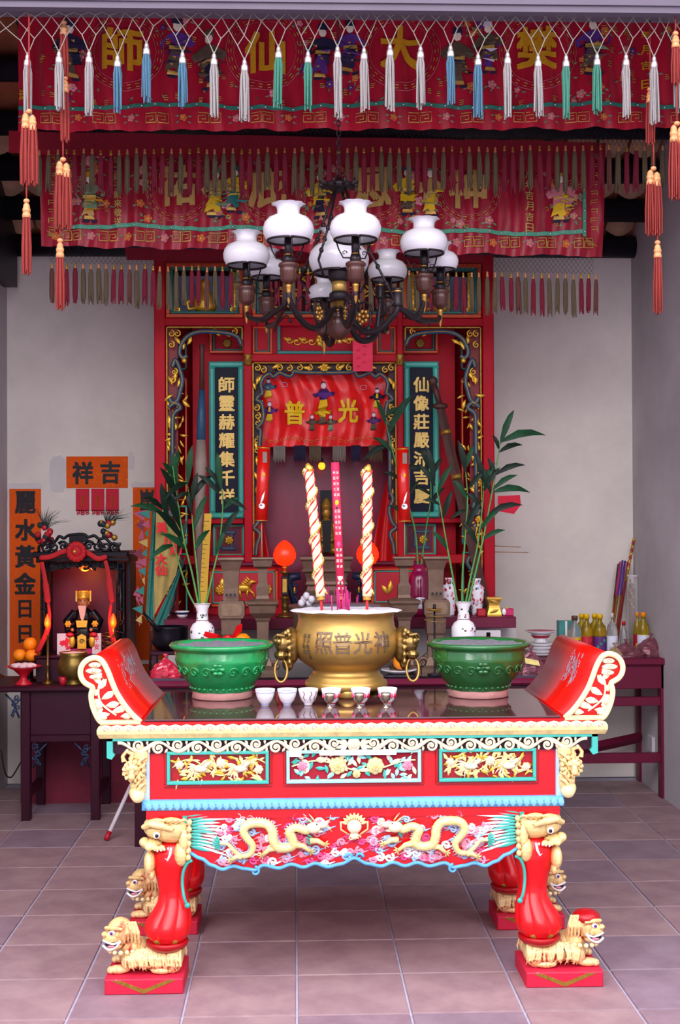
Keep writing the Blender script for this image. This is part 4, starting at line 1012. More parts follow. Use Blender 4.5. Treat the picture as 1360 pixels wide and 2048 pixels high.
# satin valance with appliqué
val = thing('satin_valance', 'bright red satin valance with yellow characters hanging in the shrine opening', 'curtain', (XC, 7.86, czp(745)))
Yv = 7.86
def vfold(x, z): return Yv + .014*sin(x*19+2.5*sin(z*5)) + .011*sin(x*47+z*9+3*sin(z*7)) + .005*sin(z*31+x*13) + .010*noise.noise(Vector((x*16, z*9, 3)))
va, vb, vz1, vz0 = cxp(520, Yv), cxp(784, Yv), czp(738, Yv), czp(893, Yv)
mb = MB('silk_bright'); mb.grid(lambda u, v: (va+(vb-va)*u, vfold(va+(vb-va)*u, vz1+(vz0-vz1)*v), vz1+(vz0-vz1)*v), 90, 40)
obj('cloth', mb, val)
def onv(x, y, z): return (x, vfold(x, z)-.010+(y-Yv), z)
t = MB('yellow_felt'); t.mats = []; t.mat('yellow_bright'); 
put_text(t, '普', cxp(590, Yv), czp(826, Yv), .125, .15, Yv, .004, .045, onv, .06)
put_text(t, '光', cxp(697, Yv), czp(822, Yv), .125, .15, Yv, .004, .045, onv, .06)
obj('lettering', t, val, label='yellow characters 普 and 光')
def figure(mb, x, z, s, robe, skirt, fn=onv):
    mb.mat(robe)
    def pl(pts): 
        q = [fn(x+a*s, Yv-.002, z+b*s) for a, b in pts]; q2 = [(a, b+.006, c) for a, b, c in q]; n = len(pts)
        mb.add(q+q2, [tuple(range(n)), tuple(range(n))[::-1]] + [(i, n+i, n+(i+1) % n, (i+1) % n) for i in range(n)])
    pl([(-.9, .1), (-.7, -.2), (-.35, -.1), (-.3, -.4), (.3, -.4), (.35, -.1), (.8, -.15), (.95, .25), (.5, .2), (.3, .45), (-.3, .45), (-.5, .15)])
    mb.mat(skirt); pl([(-.25, -.35), (-.45, -1.1), (.1, -1.2), (.35, -.9), (.28, -.35)]); pl([(-.12, .4), (-.12, -.1), (.12, -.1), (.12, .4)])
    mb.mat('white_felt'); pl([(.22*cos(2*PI*k/9), .72+.25*sin(2*PI*k/9)) for k in range(9)])
    mb.mat('navy_felt'); pl([(-.22, .85), (.22, .85), (.12, 1.05), (-.12, 1.05)])
for (p, q, s, r, k) in ((648, 790, .075, 'purple_felt', 'yellow_bright'), (646, 826, .06, 'yellow_bright', 'olive_felt'), (538, 775, .055, 'blue_deep', 'yellow_bright'), (540, 822, .055, 'purple_felt', 'yellow_bright'), (755, 795, .055, 'navy_felt', 'yellow_bright'), (748, 842, .05, 'purple_felt', 'olive_felt'), (625, 845, .045, 'olive_felt', 'olive_felt'), (662, 845, .045, 'olive_felt', 'leaf_thread')):
    fg = MB(r); figure(fg, cxp(p, Yv), czp(q, Yv), s, r, k); obj('felt_figure', fg, val)
st = MB('gold_thread')
for k in range(22): 
    x = va+.03+(vb-va-.06)*k/21; z = czp(880+4*sin(k), Yv); q = [onv(x+.016*cos(a)*(1-a/9), Yv, z+.012*sin(a)*(1-a/9)) for a in [i*.8 for i in range(8)]]
    st.tube(q, .0016, 4)
st.mat('blue_pale')
for (p, q) in ((570, 770), (728, 775), (760, 775)): 
    x, z = cxp(p, Yv), czp(q, Yv); st.tube([onv(x+.02*cos(a), Yv, z+.014*sin(a)) for a in [i*.6 for i in range(12)]], .0014, 4)
obj('embroidery', st, val)
for (p, mt, w) in ((559, 'grey_string', 22), (600, 'navy_felt', 22), (631, 'olive_string', 22), (679, 'grey_string', 24), (712, 'navy_felt', 18), (752, 'olive_string', 26)):
    f = MB(mt); 
    for k in range(12):
        x = cxp(p-w/2+w*k/11, Yv); y = vfold(x, vz0); f.tube([(x, y, vz0+.006), (x+.001, y, vz0-.05), (x-.002, y+.002, vz0-.082-.008*(k % 3))], .0032, 4)
    obj('fringe', f, val)
# pink-red paper slip pasted on the lintel
mb = MB('pinkred_paper'); mb.bbox(cxp(707, 7.72), cxp(747, 7.72), 7.712, 7.716, czp(743, 7.72), czp(681, 7.72), .0005)
pp_ = single('paper_slip', mb, 'plain pinkish red paper slip pasted on the lintel below the chandelier', 'paper', (cxp(727, 7.72), 7.714, czp(743, 7.72)))
mb = MB('red_paper')
for k in range(6): mb.box(cxp(714+k % 2*12, 7.72), cxp(722+k % 2*12, 7.72), 7.7112, 7.7122, czp(735-k*8, 7.72), czp(731-k*8, 7.72))
obj('faded_printing', mb, pp_)
# hanging orange bulb
x, z = cxp(644, 8.0), czp(932, 8.0)
hb_ = thing('hanging_bulb', 'small glowing orange bulb hanging inside the shrine', 'lamp', (x, 8.0, z))
obj('bulb', MB('warm_bulb').ell(x, 8.0, z, .022, .022, .024, 12, 8), hb_); obj('flex', MB('ink').tube([(x, 8.0, z+.03), (x-.004, 8.0, czp(880, 8.0))], .003, 6), hb_)
obj('socket', MB('ink').lathe([(.010, 0), (.012, .02), (.006, .028)], 10, x, 8.0, z+.018), hb_)
# deity statue in the niche
Ys = 8.18; x = cxp(653, Ys)
st_ = thing('deity_statue', 'small dark and gold seated deity behind the incense sticks', 'statue', (x, Ys, czp(1110, Ys)))
g = MB('black_lacquer'); z0 = czp(1110, Ys)
g.box(cxp(641, Ys), cxp(664, Ys), Ys+.06, Ys+.07, z0, czp(980, Ys)); obj('back_tablet', g, st_)
g = MB('gold_dull'); z = z0
g.ell(x, Ys, z+.12, .06, .05, .12, 14, 10); g.ell(x, Ys, z+.27, .032, .03, .04, 12, 8); g.lathe([(.03, 0), (.036, .02), (.016, .06), (0, .075)], 12, x, Ys, z+.295)
for s_ in (-1, 1): g.ell(x+s_*.05, Ys-.02, z+.03, .05, .05, .03, 10, 6); g.tube([(x+s_*.045, Ys, z+.2), (x+s_*.07, Ys-.02, z+.12), (x+s_*.02, Ys-.055, z+.09)], [.022, .02, .014], 8)
o = obj('figure', g, st_); remesh(o, .005, 1)
g = MB('black_lacquer'); g.prism([(x-.03, z+.22), (x+.03, z+.22), (x+.022, z+.02), (x-.022, z+.02)], Ys-.065, Ys-.05); obj('dark_robe', g, st_)
g = MB('gold_leaf'); g.at(0, Ys+.05, 0)
for s_ in (-1, 1):
    for k in range(5): g.spiral(x+s_*.085, z+.03+.035*k, .018, 1.2, 0, s_, .005, .01, 10, 5)
obj('throne_carving', g, st_)
# ---------------------------------------------------------------- tasselled nets under the lintel
YN = 5.14
def tassel_mesh(mt, ln, r, n=11, seed=0, cap='silver_cap'):
    """a hanging tassel with its head at the origin"""
    rs = random.Random(seed); h = MB(cap); h.lathe([(.003, .006), (.009, -.012), (.010, -.024), (.014, -.028), (.015, -.048), (.011, -.052)], 10)
    k = MB(mt)
    for i in range(n):
        a = 2*PI*i/n; q = r*(.75 if i % 2 else .45); w = rs.uniform(-.004, .004)
        k.tube([(q*.6*cos(a), q*.6*sin(a), -.045), (q*cos(a), q*sin(a), -.075), (q*cos(a)+w, q*sin(a), -ln*.6), (q*1.05*cos(a)+w*1.6, q*sin(a), -ln+rs.uniform(0, .03))], [.004, .0042, .004, .003], 5, 1.0, False)
    return h, k
newmat('silver_cap', '#c9c2c0', .3, .7)
tas = [(55, 108, 240, 'w'), (118, 102, 222, 'w'), (178, 102, 233, 'w'), (235, 110, 228, 'b'), (293, 85, 208, 'b'), (365, 103, 218, 'b'), (428, 106, 240, 'w'), (489, 118, 245, 'w'),
       (557, 92, 220, 'g'), (616, 102, 225, 'g'), (675, 92, 240, 'w'), (728, 95, 227, 'w'), (780, 88, 227, 'w'), (841, 92, 222, 'w'), (901, 90, 215, 'b'), (956, 107, 240, 'b'),
       (1015, 104, 242, 'w'), (1076, 110, 238, 'w'), (1132, 110, 243, 'g'), (1194, 107, 232, 'g'), (1252, 108, 242, 'w'), (1308, 112, 253, 'w'), (1355, 105, 230, 'w')]
net = thing('tassel_net', 'knotted string net with white, blue and green tassels hanging from the lintel', 'curtain', tuple(W(680, 30, YN)))
T = {'w': 'white_string', 'b': 'blue_string', 'g': 'green_string'}
for i, (px, q0, q1, c) in enumerate(tas):
    p = W(px, q0, YN); ln = (q1-q0)*YN/F
    h, k = tassel_mesh(T[c], ln, .020, 15, i)
    for m in (h, k): m.v = [v+p for v in m.v]
    t = obj('tassel', k, net, label={'w': 'white tassel', 'b': 'blue tassel', 'g': 'green tassel'}[c]); obj('cap', h, t)
mb = MB('grey_string'); row = []
for (px, q0, q1, c) in tas: row += [(px-14, q0-30-3*sin(px)), (px+14, q0-31+3*cos(px))]
def ln2(a, b, r=.0022): 
    p, q = W(a[0], a[1], YN), W(b[0], b[1], YN); m = (p+q)/2; m.z -= .001; mb.tube([p, m, q], r, 4, 1, False)
for i, (px, q0, q1, c) in enumerate(tas):
    ln2(row[2*i], (px, q0+2)); ln2(row[2*i+1], (px, q0+2))
rs = random.Random(2)
row = [(-20, 78)]+row
while True:
    nx = [((a[0]+b[0])/2+rs.uniform(-1.5, 1.5), min(a[1], b[1]) - rs.uniform(15, 20) - (8 if abs(a[0]-b[0]) < 29 else 6)*.3) for a, b in zip(row, row[1:])]
    top = all(n[1] < 24 for n in nx)
    for k, n in enumerate(nx):
        n = (n[0], max(n[1], 24)); 
        if row[k][1] > 19 or True: ln2(row[k], n, .0020); ln2(row[k+1], n, .0020)
    row = [(n[0], max(n[1], 24)) for n in nx]
    row = [(row[0][0]-30, row[0][1]+8)] + row + [(row[-1][0]+30, row[-1][1]+8)]
    if top or len(row) > 70: break
# the top rows fade into the lintel: keep only what hangs below it
obj('net', mb, net)
newmat('red_cap', '#c98a5a', .5, .2, .2, 60)
def red_hanging(name, label, px, segs, Y, dx=0):
    t = thing(name, label, 'tassel', tuple(W(px, 32, Y)), 'red tasselled hangings')
    top = 28
    for (x, a, b, c, dbl) in segs:
        obj('cord', MB('red_string').tube([W(x, top, Y), W(x, a+4, Y)], .0035, 5), t); top = c-20
    for (x, a, b, c, dbl) in segs:
        p = W(x, a, Y); s_ = Y/F; k = MB('red_string')
        for off in ((-.0135, .0135) if dbl else (0,)):
            r = .022 if dbl else .018
            for i in range(14):
                an = 2*PI*i/14; rr = r*(.9 if i % 2 else .5)
                k.tube([(p.x+off+rr*.7*cos(an), Y+rr*.7*sin(an), W(x, b-4, Y).z), (p.x+off+rr*cos(an), Y+rr*sin(an), W(x, (b+c)/2, Y).z), (p.x+off+rr*1.0*cos(an), Y+rr*sin(an), W(x, c-4*(i % 3), Y).z)], [.004, .0045, .003], 5, 1, False)
        tt = obj('tassel', k, t)
        h = MB('red_cap')
        for n_, off in enumerate((-.0135, .0135) if dbl else (0,)):
            zt, zb_ = p.z-.008*n_, W(x, b, Y).z-.008*n_; H = zt-zb_
            h.lathe([(.004, H), (.012, H*.85), (.014, H*.6), (.016, H*.58), (.016, H*.42), (.0135, H*.38), (.017, H*.2), (.017, 0)], 12, p.x+off, Y, zb_)
        h.ell(p.x, Y, p.z+.006, .013, .012, .010, 8, 5); obj('cap', h, tt)
red_hanging('tassel_hanging', 'red tassel hanging at the far left edge, lower tassel ending at the left wall', 57, [(58, 226, 258, 372, True), (53, 405, 436, 550, False)], 5.09)
red_hanging('tassel_hanging', 'red tassel hanging second from the left edge, the longest on the left, three tassels', 124, [(68*1.0+60, 48, 70, 160, False), (130, 160, 186, 285, False), (126, 322, 352, 460, True), (120, 484, 516, 620, False)], 5.2)
red_hanging('tassel_hanging', 'red tassel hanging near the right wall, three tassels in a chain', 1308, [(1300, 182, 206, 290, False), (1307, 340, 370, 472, True), (1315, 488, 516, 628, False)], 5.2)
red_hanging('tassel_hanging', 'red tassel hanging at the far right edge of the lintel', 1352, [(1351, 70, 96, 170, False), (1354, 250, 285, 400, True)], 5.09)

# ---------------------------------------------------------------- embroidered silk banners
def banner(name, label, cat, Y, xa, xb, ytop, ybl, ybr, mat, seed, skew=0):
    """returns the thing and a function mapping photo pixels onto the folded cloth"""
    A = WX(xa, Y); B = WX(xb, Y)
    def fold(x, z):
        return Y + .011*sin(x*23+seed+1.5*sin(z*4)) + .009*sin(x*61+seed*2+2.5*sin(z*5)) + .012*noise.noise(Vector((x*6, z*2.2, seed)))
    t = thing(name, label, cat, ((A+B)/2, Y, WZ(ytop, Y)))
    mb = MB(mat); nu = int((B-A)/.010); nv = 46
    def fn(u, v):
        px = xa+(xb-xa)*u; yb = ybl+(ybr-ybl)*u + 2.2*sin(px*.045+seed)
        p = W(px + skew*v*(1 if u > .5 else -1 if u < .5 else 0)*abs(2*u-1), ytop+(yb-ytop)*v, Y); return (p.x, fold(p.x, p.z), p.z)
    mb.grid(fn, nu, nv); cloth = obj('cloth', mb, t)
    def E(px, py, lift=.006):
        p = W(px, py, Y); return (p.x, fold(p.x, p.z)-lift, p.z)
    return t, E, fold
def patch(mb, E, cx, cy, pts, lift=.006):
    q = [E(cx+a, cy+b, lift) for a, b in pts]; c = E(cx+sum(a for a, b in pts)/len(pts), cy+sum(b for a, b in pts)/len(pts), lift+.004); n = len(q)
    mb.add(q+[c], [(i, n, (i+1) % n) for i in range(n)], True)
def blossom(mb, E, cx, cy, r, col, n=5, a0=0):
    for i in range(n):
        a = a0+2*PI*i/n; x, y = cx+cos(a)*r*.6, cy+sin(a)*r*.6
        mb.mat(col); patch(mb, E, x, y, [(r*.42*cos(t), r*.42*sin(t)) for t in [k*1.05 for k in range(6)]], .006)
    mb.mat('gold_thread'); patch(mb, E, cx, cy, [(r*.28*cos(t), r*.28*sin(t)) for t in [k*1.05 for k in range(6)]], .010)
def leafp(mb, E, cx, cy, an, ln, col='leaf_thread'):
    mb.mat(col); c, s_ = cos(an), sin(an); w = ln*.22
    patch(mb, E, cx, cy, [(0, 0), (ln*.4*c-w*s_, ln*.4*s_+w*c), (ln*c, ln*s_), (ln*.4*c+w*s_, ln*.4*s_-w*c)], .006)
def line(mb, E, pts, r, col, lift=.007):
    mb.mat(col); mb.tube([E(a, b, lift) for a, b in pts], r, 3, 1, False)
def fret(mb, E, x, y, w, h, r=.0022):
    for q in (0, 1):
        x0 = x+q*(w/2+1); ww = w/2-2
        line(mb, E, [(x0, y), (x0+ww, y), (x0+ww, y+h), (x0, y+h), (x0, y+h*.3), (x0+ww*.7, y+h*.3), (x0+ww*.7, y+h*.7), (x0+ww*.35, y+h*.7)][::1 if q == 0 else 1], r, 'gold_thread')
def medallion(mb, E, cx, cy, r, double=True):
    for rr, wd in ((r, .0016), (r*.8, .0012)):
        line(mb, E, [(cx+rr*cos(t*.1963), cy+rr*sin(t*.1963)) for t in range(33)], wd, 'pink_thread')
    for k in range(26):
        a = k*2*PI/26
        x, y = cx+r*.9*cos(a), cy+r*.9*sin(a); tx_, ty_ = -sin(a), cos(a)
        line(mb, E, [(x-tx_*3.4+cos(a)*3, y-ty_*3.4+sin(a)*3), (x+tx_*3.4+cos(a)*3, y+ty_*3.4+sin(a)*3)], .0027, 'gold_thread'); line(mb, E, [(x-tx_*3.4-cos(a)*3, y-ty_*3.4-sin(a)*3), (x+tx_*3.4-cos(a)*3, y+ty_*3.4-sin(a)*3)], .0027, 'gold_thread')
def immortal(E, cx, cy, s, cols, seed):
    mb = MB(cols[0]); rs = random.Random(seed)
    def pl(col, pts, l=.008): mb.mat(col); patch(mb, E, cx, cy, [(a*s, b*s) for a, b in pts], l)
    sw = rs.uniform(-.25, .25)
    pl(cols[0], [(-.45, -.35), (-.95, .1), (-.75, .45), (-.4, .15), (-.45, 1.0), (.45+sw, 1.05), (.42, .15), (.8, .3), (.95, -.05), (.45, -.4), (0, -.55)])
    pl(cols[1], [(-.3, .5), (-.32+sw, 1.0), (-.5+sw, 1.55), (-.15, 1.35), (0, 1.6), (.3, 1.45), (.2, 1.0), (.3, .5)], .012)
    for k in range(6): pl(cols[k % 3], [(rs.uniform(-.8, .8)+a, rs.uniform(0, 1.2)*0+.2*k+b) for a, b in ((0, 0), (.25, .06), (.1, .22))], .016)
    pl('gold_thread', [(-.4, .25), (.4, .2), (.4, .42), (-.4, .45)], .014)
    pl('gold_thread', [(-.3+sw, 1.5), (.25+sw, 1.55), (.3+sw, 1.75), (-.35+sw, 1.72)], .014)
    pl('navy_felt', [(-.4+sw, 1.75), (0, 1.75), (-.05, 1.92), (-.45, 1.9)], .014); pl('navy_felt', [(.1, 1.78), (.5, 1.74), (.5, 1.9), (.15, 1.94)], .014)
    pl('apricot_silk', [(.22*cos(k), -.78+.26*sin(k)) for k in [i*.9 for i in range(7)]], .012)
    pl(cols[2], [(-.3, -.9), (.3, -.9), (.22, -1.2), (0, -1.3), (-.22, -1.2)], .016)
    for k in range(5): 
        x, y = rs.uniform(-.5, .5), rs.uniform(-.2, 1.2); pl('gold_thread', [(x-.1, y), (x+.1, y-.05), (x+.08, y+.1)], .018)
    return mb
# front banner
b1, E1, f1 = banner('silk_banner', 'wide crimson silk banner with four large yellow characters, highest and nearest', 'banner', 6.3, 36, 1400, 10, 262, 256, 'silk_banner', 1)
Yb1 = 6.3
for ch, px, py in (('師', 246, 100), ('仙', 530, 106), ('大', 800, 97), ('樊', 1073, 97)):
    t = MB('yellow_felt'); p = W(px, py, Yb1); put_text(t, ch, p.x, p.z, .205, .215, Yb1, .004, .045, lambda x, y, z: (x, f1(x, z)-.006+(y-Yb1), z), .05)
    obj('character', t, b1, label='large yellow felt character %s' % ch)
em = MB('gold_thread')
for cx in (250, 530, 802, 1075): medallion(em, E1, cx, 104, 78)
rs = random.Random(12)
for k in range(260):
    x = rs.uniform(70, 1350); y = rs.uniform(40, 205)
    if min(math.hypot(x-c, y-104) for c in (250, 530, 802, 1075)) < 84: continue
    z = rs.random()
    if z < .22: blossom(em, E1, x, y, rs.uniform(6, 10), rs.choice(['pink_thread', 'orange_thread', 'rose', 'purple_felt'])); leafp(em, E1, x+8, y+4, .4, 10); leafp(em, E1, x-8, y+4, 2.7, 10); leafp(em, E1, x, y+8, 1.9, 9)
    elif z < .5: leafp(em, E1, x, y, rs.uniform(0, 6), 10, rs.choice(['leaf_thread', 'olive_felt']))
    else:
        for q in range(3): line(em, E1, [(x, y+4*q), (x+7+rs.uniform(-1, 2), y+4*q+rs.uniform(-1, 1))], .0028, 'gold_thread')
for k in range(13):
    x = 60+k*105; fret(em, E1, x+22, 228-3*(x/1360), 46, 19, .0030)
    for dx in (-16, 0, 16):
        if dx == 0: blossom(em, E1, x-8, 236-3*(x/1360), 8, ['pink_thread', 'orange_thread'][k % 2])
        else: leafp(em, E1, x-8+dx*.5, 232, 0 if dx > 0 else PI, 10); leafp(em, E1, x-8+dx*.5, 242, .5 if dx > 0 else PI-.5, 9)
obj('embroidery', em, b1, kind='stuff')
for i, (x, y, s_, c) in enumerate([(140, 90, 38, ('navy_felt', 'olive_felt', 'navy_felt')), (355, 85, 38, ('purple_felt', 'olive_felt', 'navy_felt')), (418, 110, 38, ('olive_felt', 'navy_felt', 'olive_felt')), (645, 95, 36, ('navy_felt', 'purple_felt', 'navy_felt')),
                        (700, 85, 34, ('purple_felt', 'navy_felt', 'navy_felt')), (914, 105, 38, ('olive_felt', 'olive_felt', 'navy_felt')), (975, 85, 34, ('olive_felt', 'purple_felt', 'white_felt')), (1185, 80, 38, ('purple_felt', 'olive_felt', 'leaf_thread'))]):
    obj('embroidered_figure', immortal(E1, x, y, s_, c, i), b1)
gr = MB('green_ribbon')
gr.grid(lambda u, v: E1(36+1330*u, 211+4*sin(u*20)-3*u+8*v, .010), 160, 1); g_ = obj('green_ribbon', gr, b1)
sdb = MB('stud')
for k in range(48): p = E1(64+27.5*k, 215+4*sin((64+27.5*k-36)/1330*20)-3*k/48, .014); sdb.ell(*p, .006, .005, .006, 8, 5)
obj('studs', sdb, g_, kind='stuff')
t = MB('yellow_felt')
for ch, px, py, s_ in (('送', 27+20, 188, .05), ('年', 1291, 70, .04), ('月', 1291, 100, .045), ('吉', 1291, 132, .045), ('日', 1291, 170, .045)):
    p = W(px, py, Yb1); put_text(t, ch, p.x, p.z, s_, s_, Yb1, .003, .03, lambda x, y, z: (x, f1(x, z)-.005+(y-Yb1), z), .15)
obj('small_characters', t, b1)
# rear banner
Yb2 = 7.05
b2, E2, f2 = banner('silk_banner', 'crimson silk banner with tan characters and green studded border behind the chandelier', 'banner', Yb2, 78, 1212, 285, 492, 513, 'silk_dark', 5, skew=-6)
for ch, px, py in (('祐', 355, 372), ('庇', 535, 375), ('恩', 745, 375), ('神', 935, 378)):
    t = MB('tan_thread'); p = W(px, py, Yb2); put_text(t, ch, p.x, p.z, .215, .225, Yb2, .004, .05, lambda x, y, z: (x, f2(x, z)-.006+(y-Yb2), z), .05)
    obj('character', t, b2, label='large tan embroidered character %s' % ch)
em = MB('gold_thread')
for cx in (357, 548, 745, 937): medallion(em, E2, cx, 378, 66)
rs = random.Random(14)
def bandy(x): return 452+18*(x-78)/1134
for k in range(520):
    x = rs.uniform(128, 1160); y = rs.uniform(300, bandy(x)-12)
    if min(math.hypot(x-c, y-378) for c in (357, 548, 745, 937)) < 70 or 212 < x < 262 or 1010 < x < 1085: continue
    z = rs.random()
    if z < .3:
        blossom(em, E2, x, y, rs.uniform(6, 10), rs.choice(['pink_thread', 'orange_thread', 'rose', 'pink_thread'])); leafp(em, E2, x+7, y+4, .5, 11); leafp(em, E2, x-7, y+3, 2.7, 11)
    elif z < .6: leafp(em, E2, x, y, rs.uniform(0, 6), 12)
    else: line(em, E2, [(x, y), (x+4, y-3), (x+8, y), (x+7, y+4), (x+3, y+4)], .0030, 'gold_thread')
for k in range(15):
    x = 112+k*73; y = bandy(x)+10
    fret(em, E2, x+14, y-1, 38, 19, .0036); blossom(em, E2, x-2+0, y+9, 9, ['orange_thread', 'pink_thread'][k % 2]); leafp(em, E2, x-10, y+6, 2.9, 9); leafp(em, E2, x+7, y+6, .2, 9)
for k in range(9):
    for x in (103, 1188):
        y = 310+k*18; line(em, E2, [(x-6, y), (x+7, y)], .0027, 'gold_thread'); line(em, E2, [(x-5, y+5), (x+6, y+5)], .0027, 'gold_thread'); line(em, E2, [(x+(-6 if k % 2 else 6), y), (x+(-6 if k % 2 else 6), y+10)], .0027, 'gold_thread')
for x in (1183, 108): 
    for q in (0, 5, 10, 15): line(em, E2, [(x-14+q*.2, bandy(x)+8+q*.6), (x+12-q, bandy(x)+24-q*.2)], .0018, 'gold_thread')
obj('embroidery', em, b2, kind='stuff')
for i, (x, y, s_, c) in enumerate([(180, 385, 32, ('leaf_thread', 'tan_thread', 'yellow_felt')), (432, 375, 32, ('tan_thread', 'yellow_bright', 'leaf_thread')), (470, 370, 30, ('yellow_bright', 'teal_dark', 'teal_dark')), (640, 380, 30, ('yellow_bright', 'navy_felt', 'olive_felt')),
                        (815, 370, 32, ('yellow_bright', 'olive_felt', 'blue_deep')), (860, 375, 32, ('tan_thread', 'yellow_bright', 'leaf_thread')), (1120, 385, 32, ('pink_thread', 'yellow_bright', 'tan_thread'))]):
    obj('embroidered_figure', immortal(E2, x, y, s_, c, 30+i), b2)
gr = MB('green_ribbon'); gr.mats = []; gr.mat('green_ribbon2')
gr.grid(lambda u, v: E2(112+1055*u, bandy(112+1055*u)-5+3*sin(u*30)+8*v, .010), 140, 1); gr.grid(lambda u, v: E2(1163+8*u, 300+175*v, .011), 1, 20); g_ = obj('green_ribbon', gr, b2)
sdb = MB('stud')
for k in range(43): x = 124+24.4*k; sdb.ell(*E2(x, bandy(x)-1+3*sin((x-112)/1055*30), .015), .006, .005, .006, 8, 5)
for k in range(8): sdb.ell(*E2(1167, 318+k*21, .015), .006, .005, .006, 8, 5)
obj('studs', sdb, g_, kind='stuff')
t = MB('apricot_silk'); t.mats = []; t.mat('tan_thread')
for k, ch in enumerate('信士弟子新來敬送'): 
    p = W(235+(1 if k > 3 else 0), 318+k*18, Yb2); put_text(t, ch, p.x, p.z, .045, .045, Yb2, .003, .03, lambda x, y, z: (x, f2(x, z)-.005+(y-Yb2), z), .15)
for k, ch in enumerate('庚辰年吉月吉日'): 
    p = W(1058, 328+k*21.5, Yb2); put_text(t, ch, p.x, p.z, .048, .05, Yb2, .003, .03, lambda x, y, z: (x, f2(x, z)-.005+(y-Yb2), z), .15)
obj('small_characters', t, b2)
# plain red valance above the rear banner
mb = MB('cotton_red'); Yh = 6.92
mb.grid(lambda u, v: ((lambda p: (p.x, Yh+.006*sin(p.x*9), p.z))(W(18+1170*u, (262+22*u)+(44+20*(u if u > .1 else u))*v, Yh))), 60, 4)
single('plain_valance', mb, 'plain dark red cotton strip running between the two embroidered banners', 'cloth', tuple(W(600, 270, Yh)))
mb = MB('cotton_red'); Yh2 = 7.5
mb.grid(lambda u, v: ((lambda p: (p.x, Yh2, p.z))(W(248+(724-10*v)*u+6*v, 488+5*u+32*v, Yh2))), 20, 2)
single('plain_valance', mb, 'plain red cotton strip just above the top of the red cabinet', 'cloth', tuple(W(600, 490, Yh2)))
# fine nets with small tassels
def small_fringe(name, label, Y, x0, x1, n, yl, yr, ln, netl, seed, skip=None):
    t = thing(name, label, 'fringe', tuple(W((x0+x1)/2, yl-netl, Y))); rs = random.Random(seed)
    protos = {}
    for c in ('olive_string', 'crimson_string', 'brown_string'):
        L_ = ln*Y/F; k = MB(c)
        for i in range(7):
            a = 2*PI*i/7; k.tube([(.004*cos(a), .004*sin(a), -.03), (.008*cos(a), .008*sin(a), -.06), (.011*cos(a), .009*sin(a), -L_*.75), (.013*cos(a), .010*sin(a), -L_+.012*(i % 3))], [.005, .006, .006, .003], 4, 1, False)
        k.mat('red_cap' if c != 'crimson_string' else 'gold_foil').lathe([(.003, 0), (.007, -.008), (.005, -.016), (.008, -.022), (.007, -.036)], 8)
        me = bpy.data.meshes.new('tassel'); me.from_pydata(k.v, [], k.f)
        for m in k.mats: me.materials.append(M(m))
        me.polygons.foreach_set('material_index', k.mi); me.polygons.foreach_set('use_smooth', k.sm); protos[c] = me
    seq = ['olive_string']*4+['crimson_string']*2+['brown_string', 'olive_string']+['crimson_string']*2
    for i in range(n):
        px = x0+(x1-x0)*i/(n-1)+rs.uniform(-1.5, 1.5); 
        p = W(px, yl+(yr-yl)*i/(n-1)+rs.uniform(-2, 2), Y)
        o = bpy.data.objects.new('tassel', protos[seq[(i+seed) % len(seq)]]); C.objects.link(o); o.parent = t
        o.location = p-t.location; o.rotation_euler = (0, rs.uniform(-.03, .03), rs.uniform(0, 6)); o.scale = (1, 1, rs.uniform(.93, 1.06))
    mb = MB('net_black'); m = int((x1-x0)/9)
    for i in range(m):
        for s_ in (-1, 1):
            a = x0+(x1-x0)*i/m; y = yl+(yr-yl)*i/m
            pts = [W(a + s_*(0 if k % 2 else 4.5), y-netl+netl*k/6, Y) for k in range(7)]
            mb.tube(pts, .0011, 3, 1, False)
    mb.tube([W(x0-8, yl-netl, Y), W(x1+8, yr-netl, Y)], .006, 6)
    obj('net', mb, t, kind='stuff')
small_fringe('tassel_fringe', 'upper row of small olive and crimson tassels across the rear banner', 6.75, 80, 1342, 73, 299, 290, 92, 54, 1)
small_fringe('tassel_fringe', 'lower row of small olive and crimson tassels across the top of the red cabinet', 7.25, 103, 1192, 71, 526, 548, 84, 36, 6)
# ---------------------------------------------------------------- the chandelier
YC = 5.87
CP = W(679, 690, YC)
chd = thing('chandelier', 'dark bronze chandelier with white opal glass oil-lamp shades hanging over the table', 'lamp', tuple(W(678, 380, YC)))
cx0, cy0 = CP.x, YC
def cz(py, Y=YC): return WZ(py, Y)
st = MB('bronze_dark'); zb_ = cz(683)
# central column from the finial upwards
st.mats = []; 
st.mat('brass_aged').lathe([(0, 0), (.012, .004), (.014, .014), (.008, .022)], 12, cx0, cy0, zb_-.012)
obj('finial', st, chd, label='brass ball finial')
st = MB('wood_lamp')
prof = [(.010, 0), (.03, .012), (.052, .040), (.058, .075), (.054, .098), (.040, .108), (.046, .116), (.044, .130)]
st.lathe(prof, 32, cx0, cy0, zb_+.006, mod=lambda r, z, t, i: r*(1-.05*(abs(sin(t*4)) < .25 and 1 < i < 5)))
obj('wooden_bulb', st, chd, label='brown wooden bulb at the foot of the column')
st = MB('brass_aged'); z = zb_+.136
st.lathe([(.045, 0), (.045, .008), (.030, .010), (.030, .050)], 20, cx0, cy0, z); st.mat('bronze_dark').lathe([(.036, 0), (.048, .01), (.046, .035), (.032, .045)], 20, cx0, cy0, z+.05)
st.mat('censer_brass').lathe([(.034, 0), (.034, .045)], 20, cx0, cy0, z+.094)
st.mat('bronze_dark').lathe([(.032, 0), (.048, .012), (.052, .05), (.05, .056), (.052, .09), (.05, .118)], 24, cx0, cy0, z+.138, mod=lambda r, zz, t, i: r*(1-.06*(sin(t*12) > .3 and i in (2, 4))))
obj('column', st, chd)
col_top = z+.256
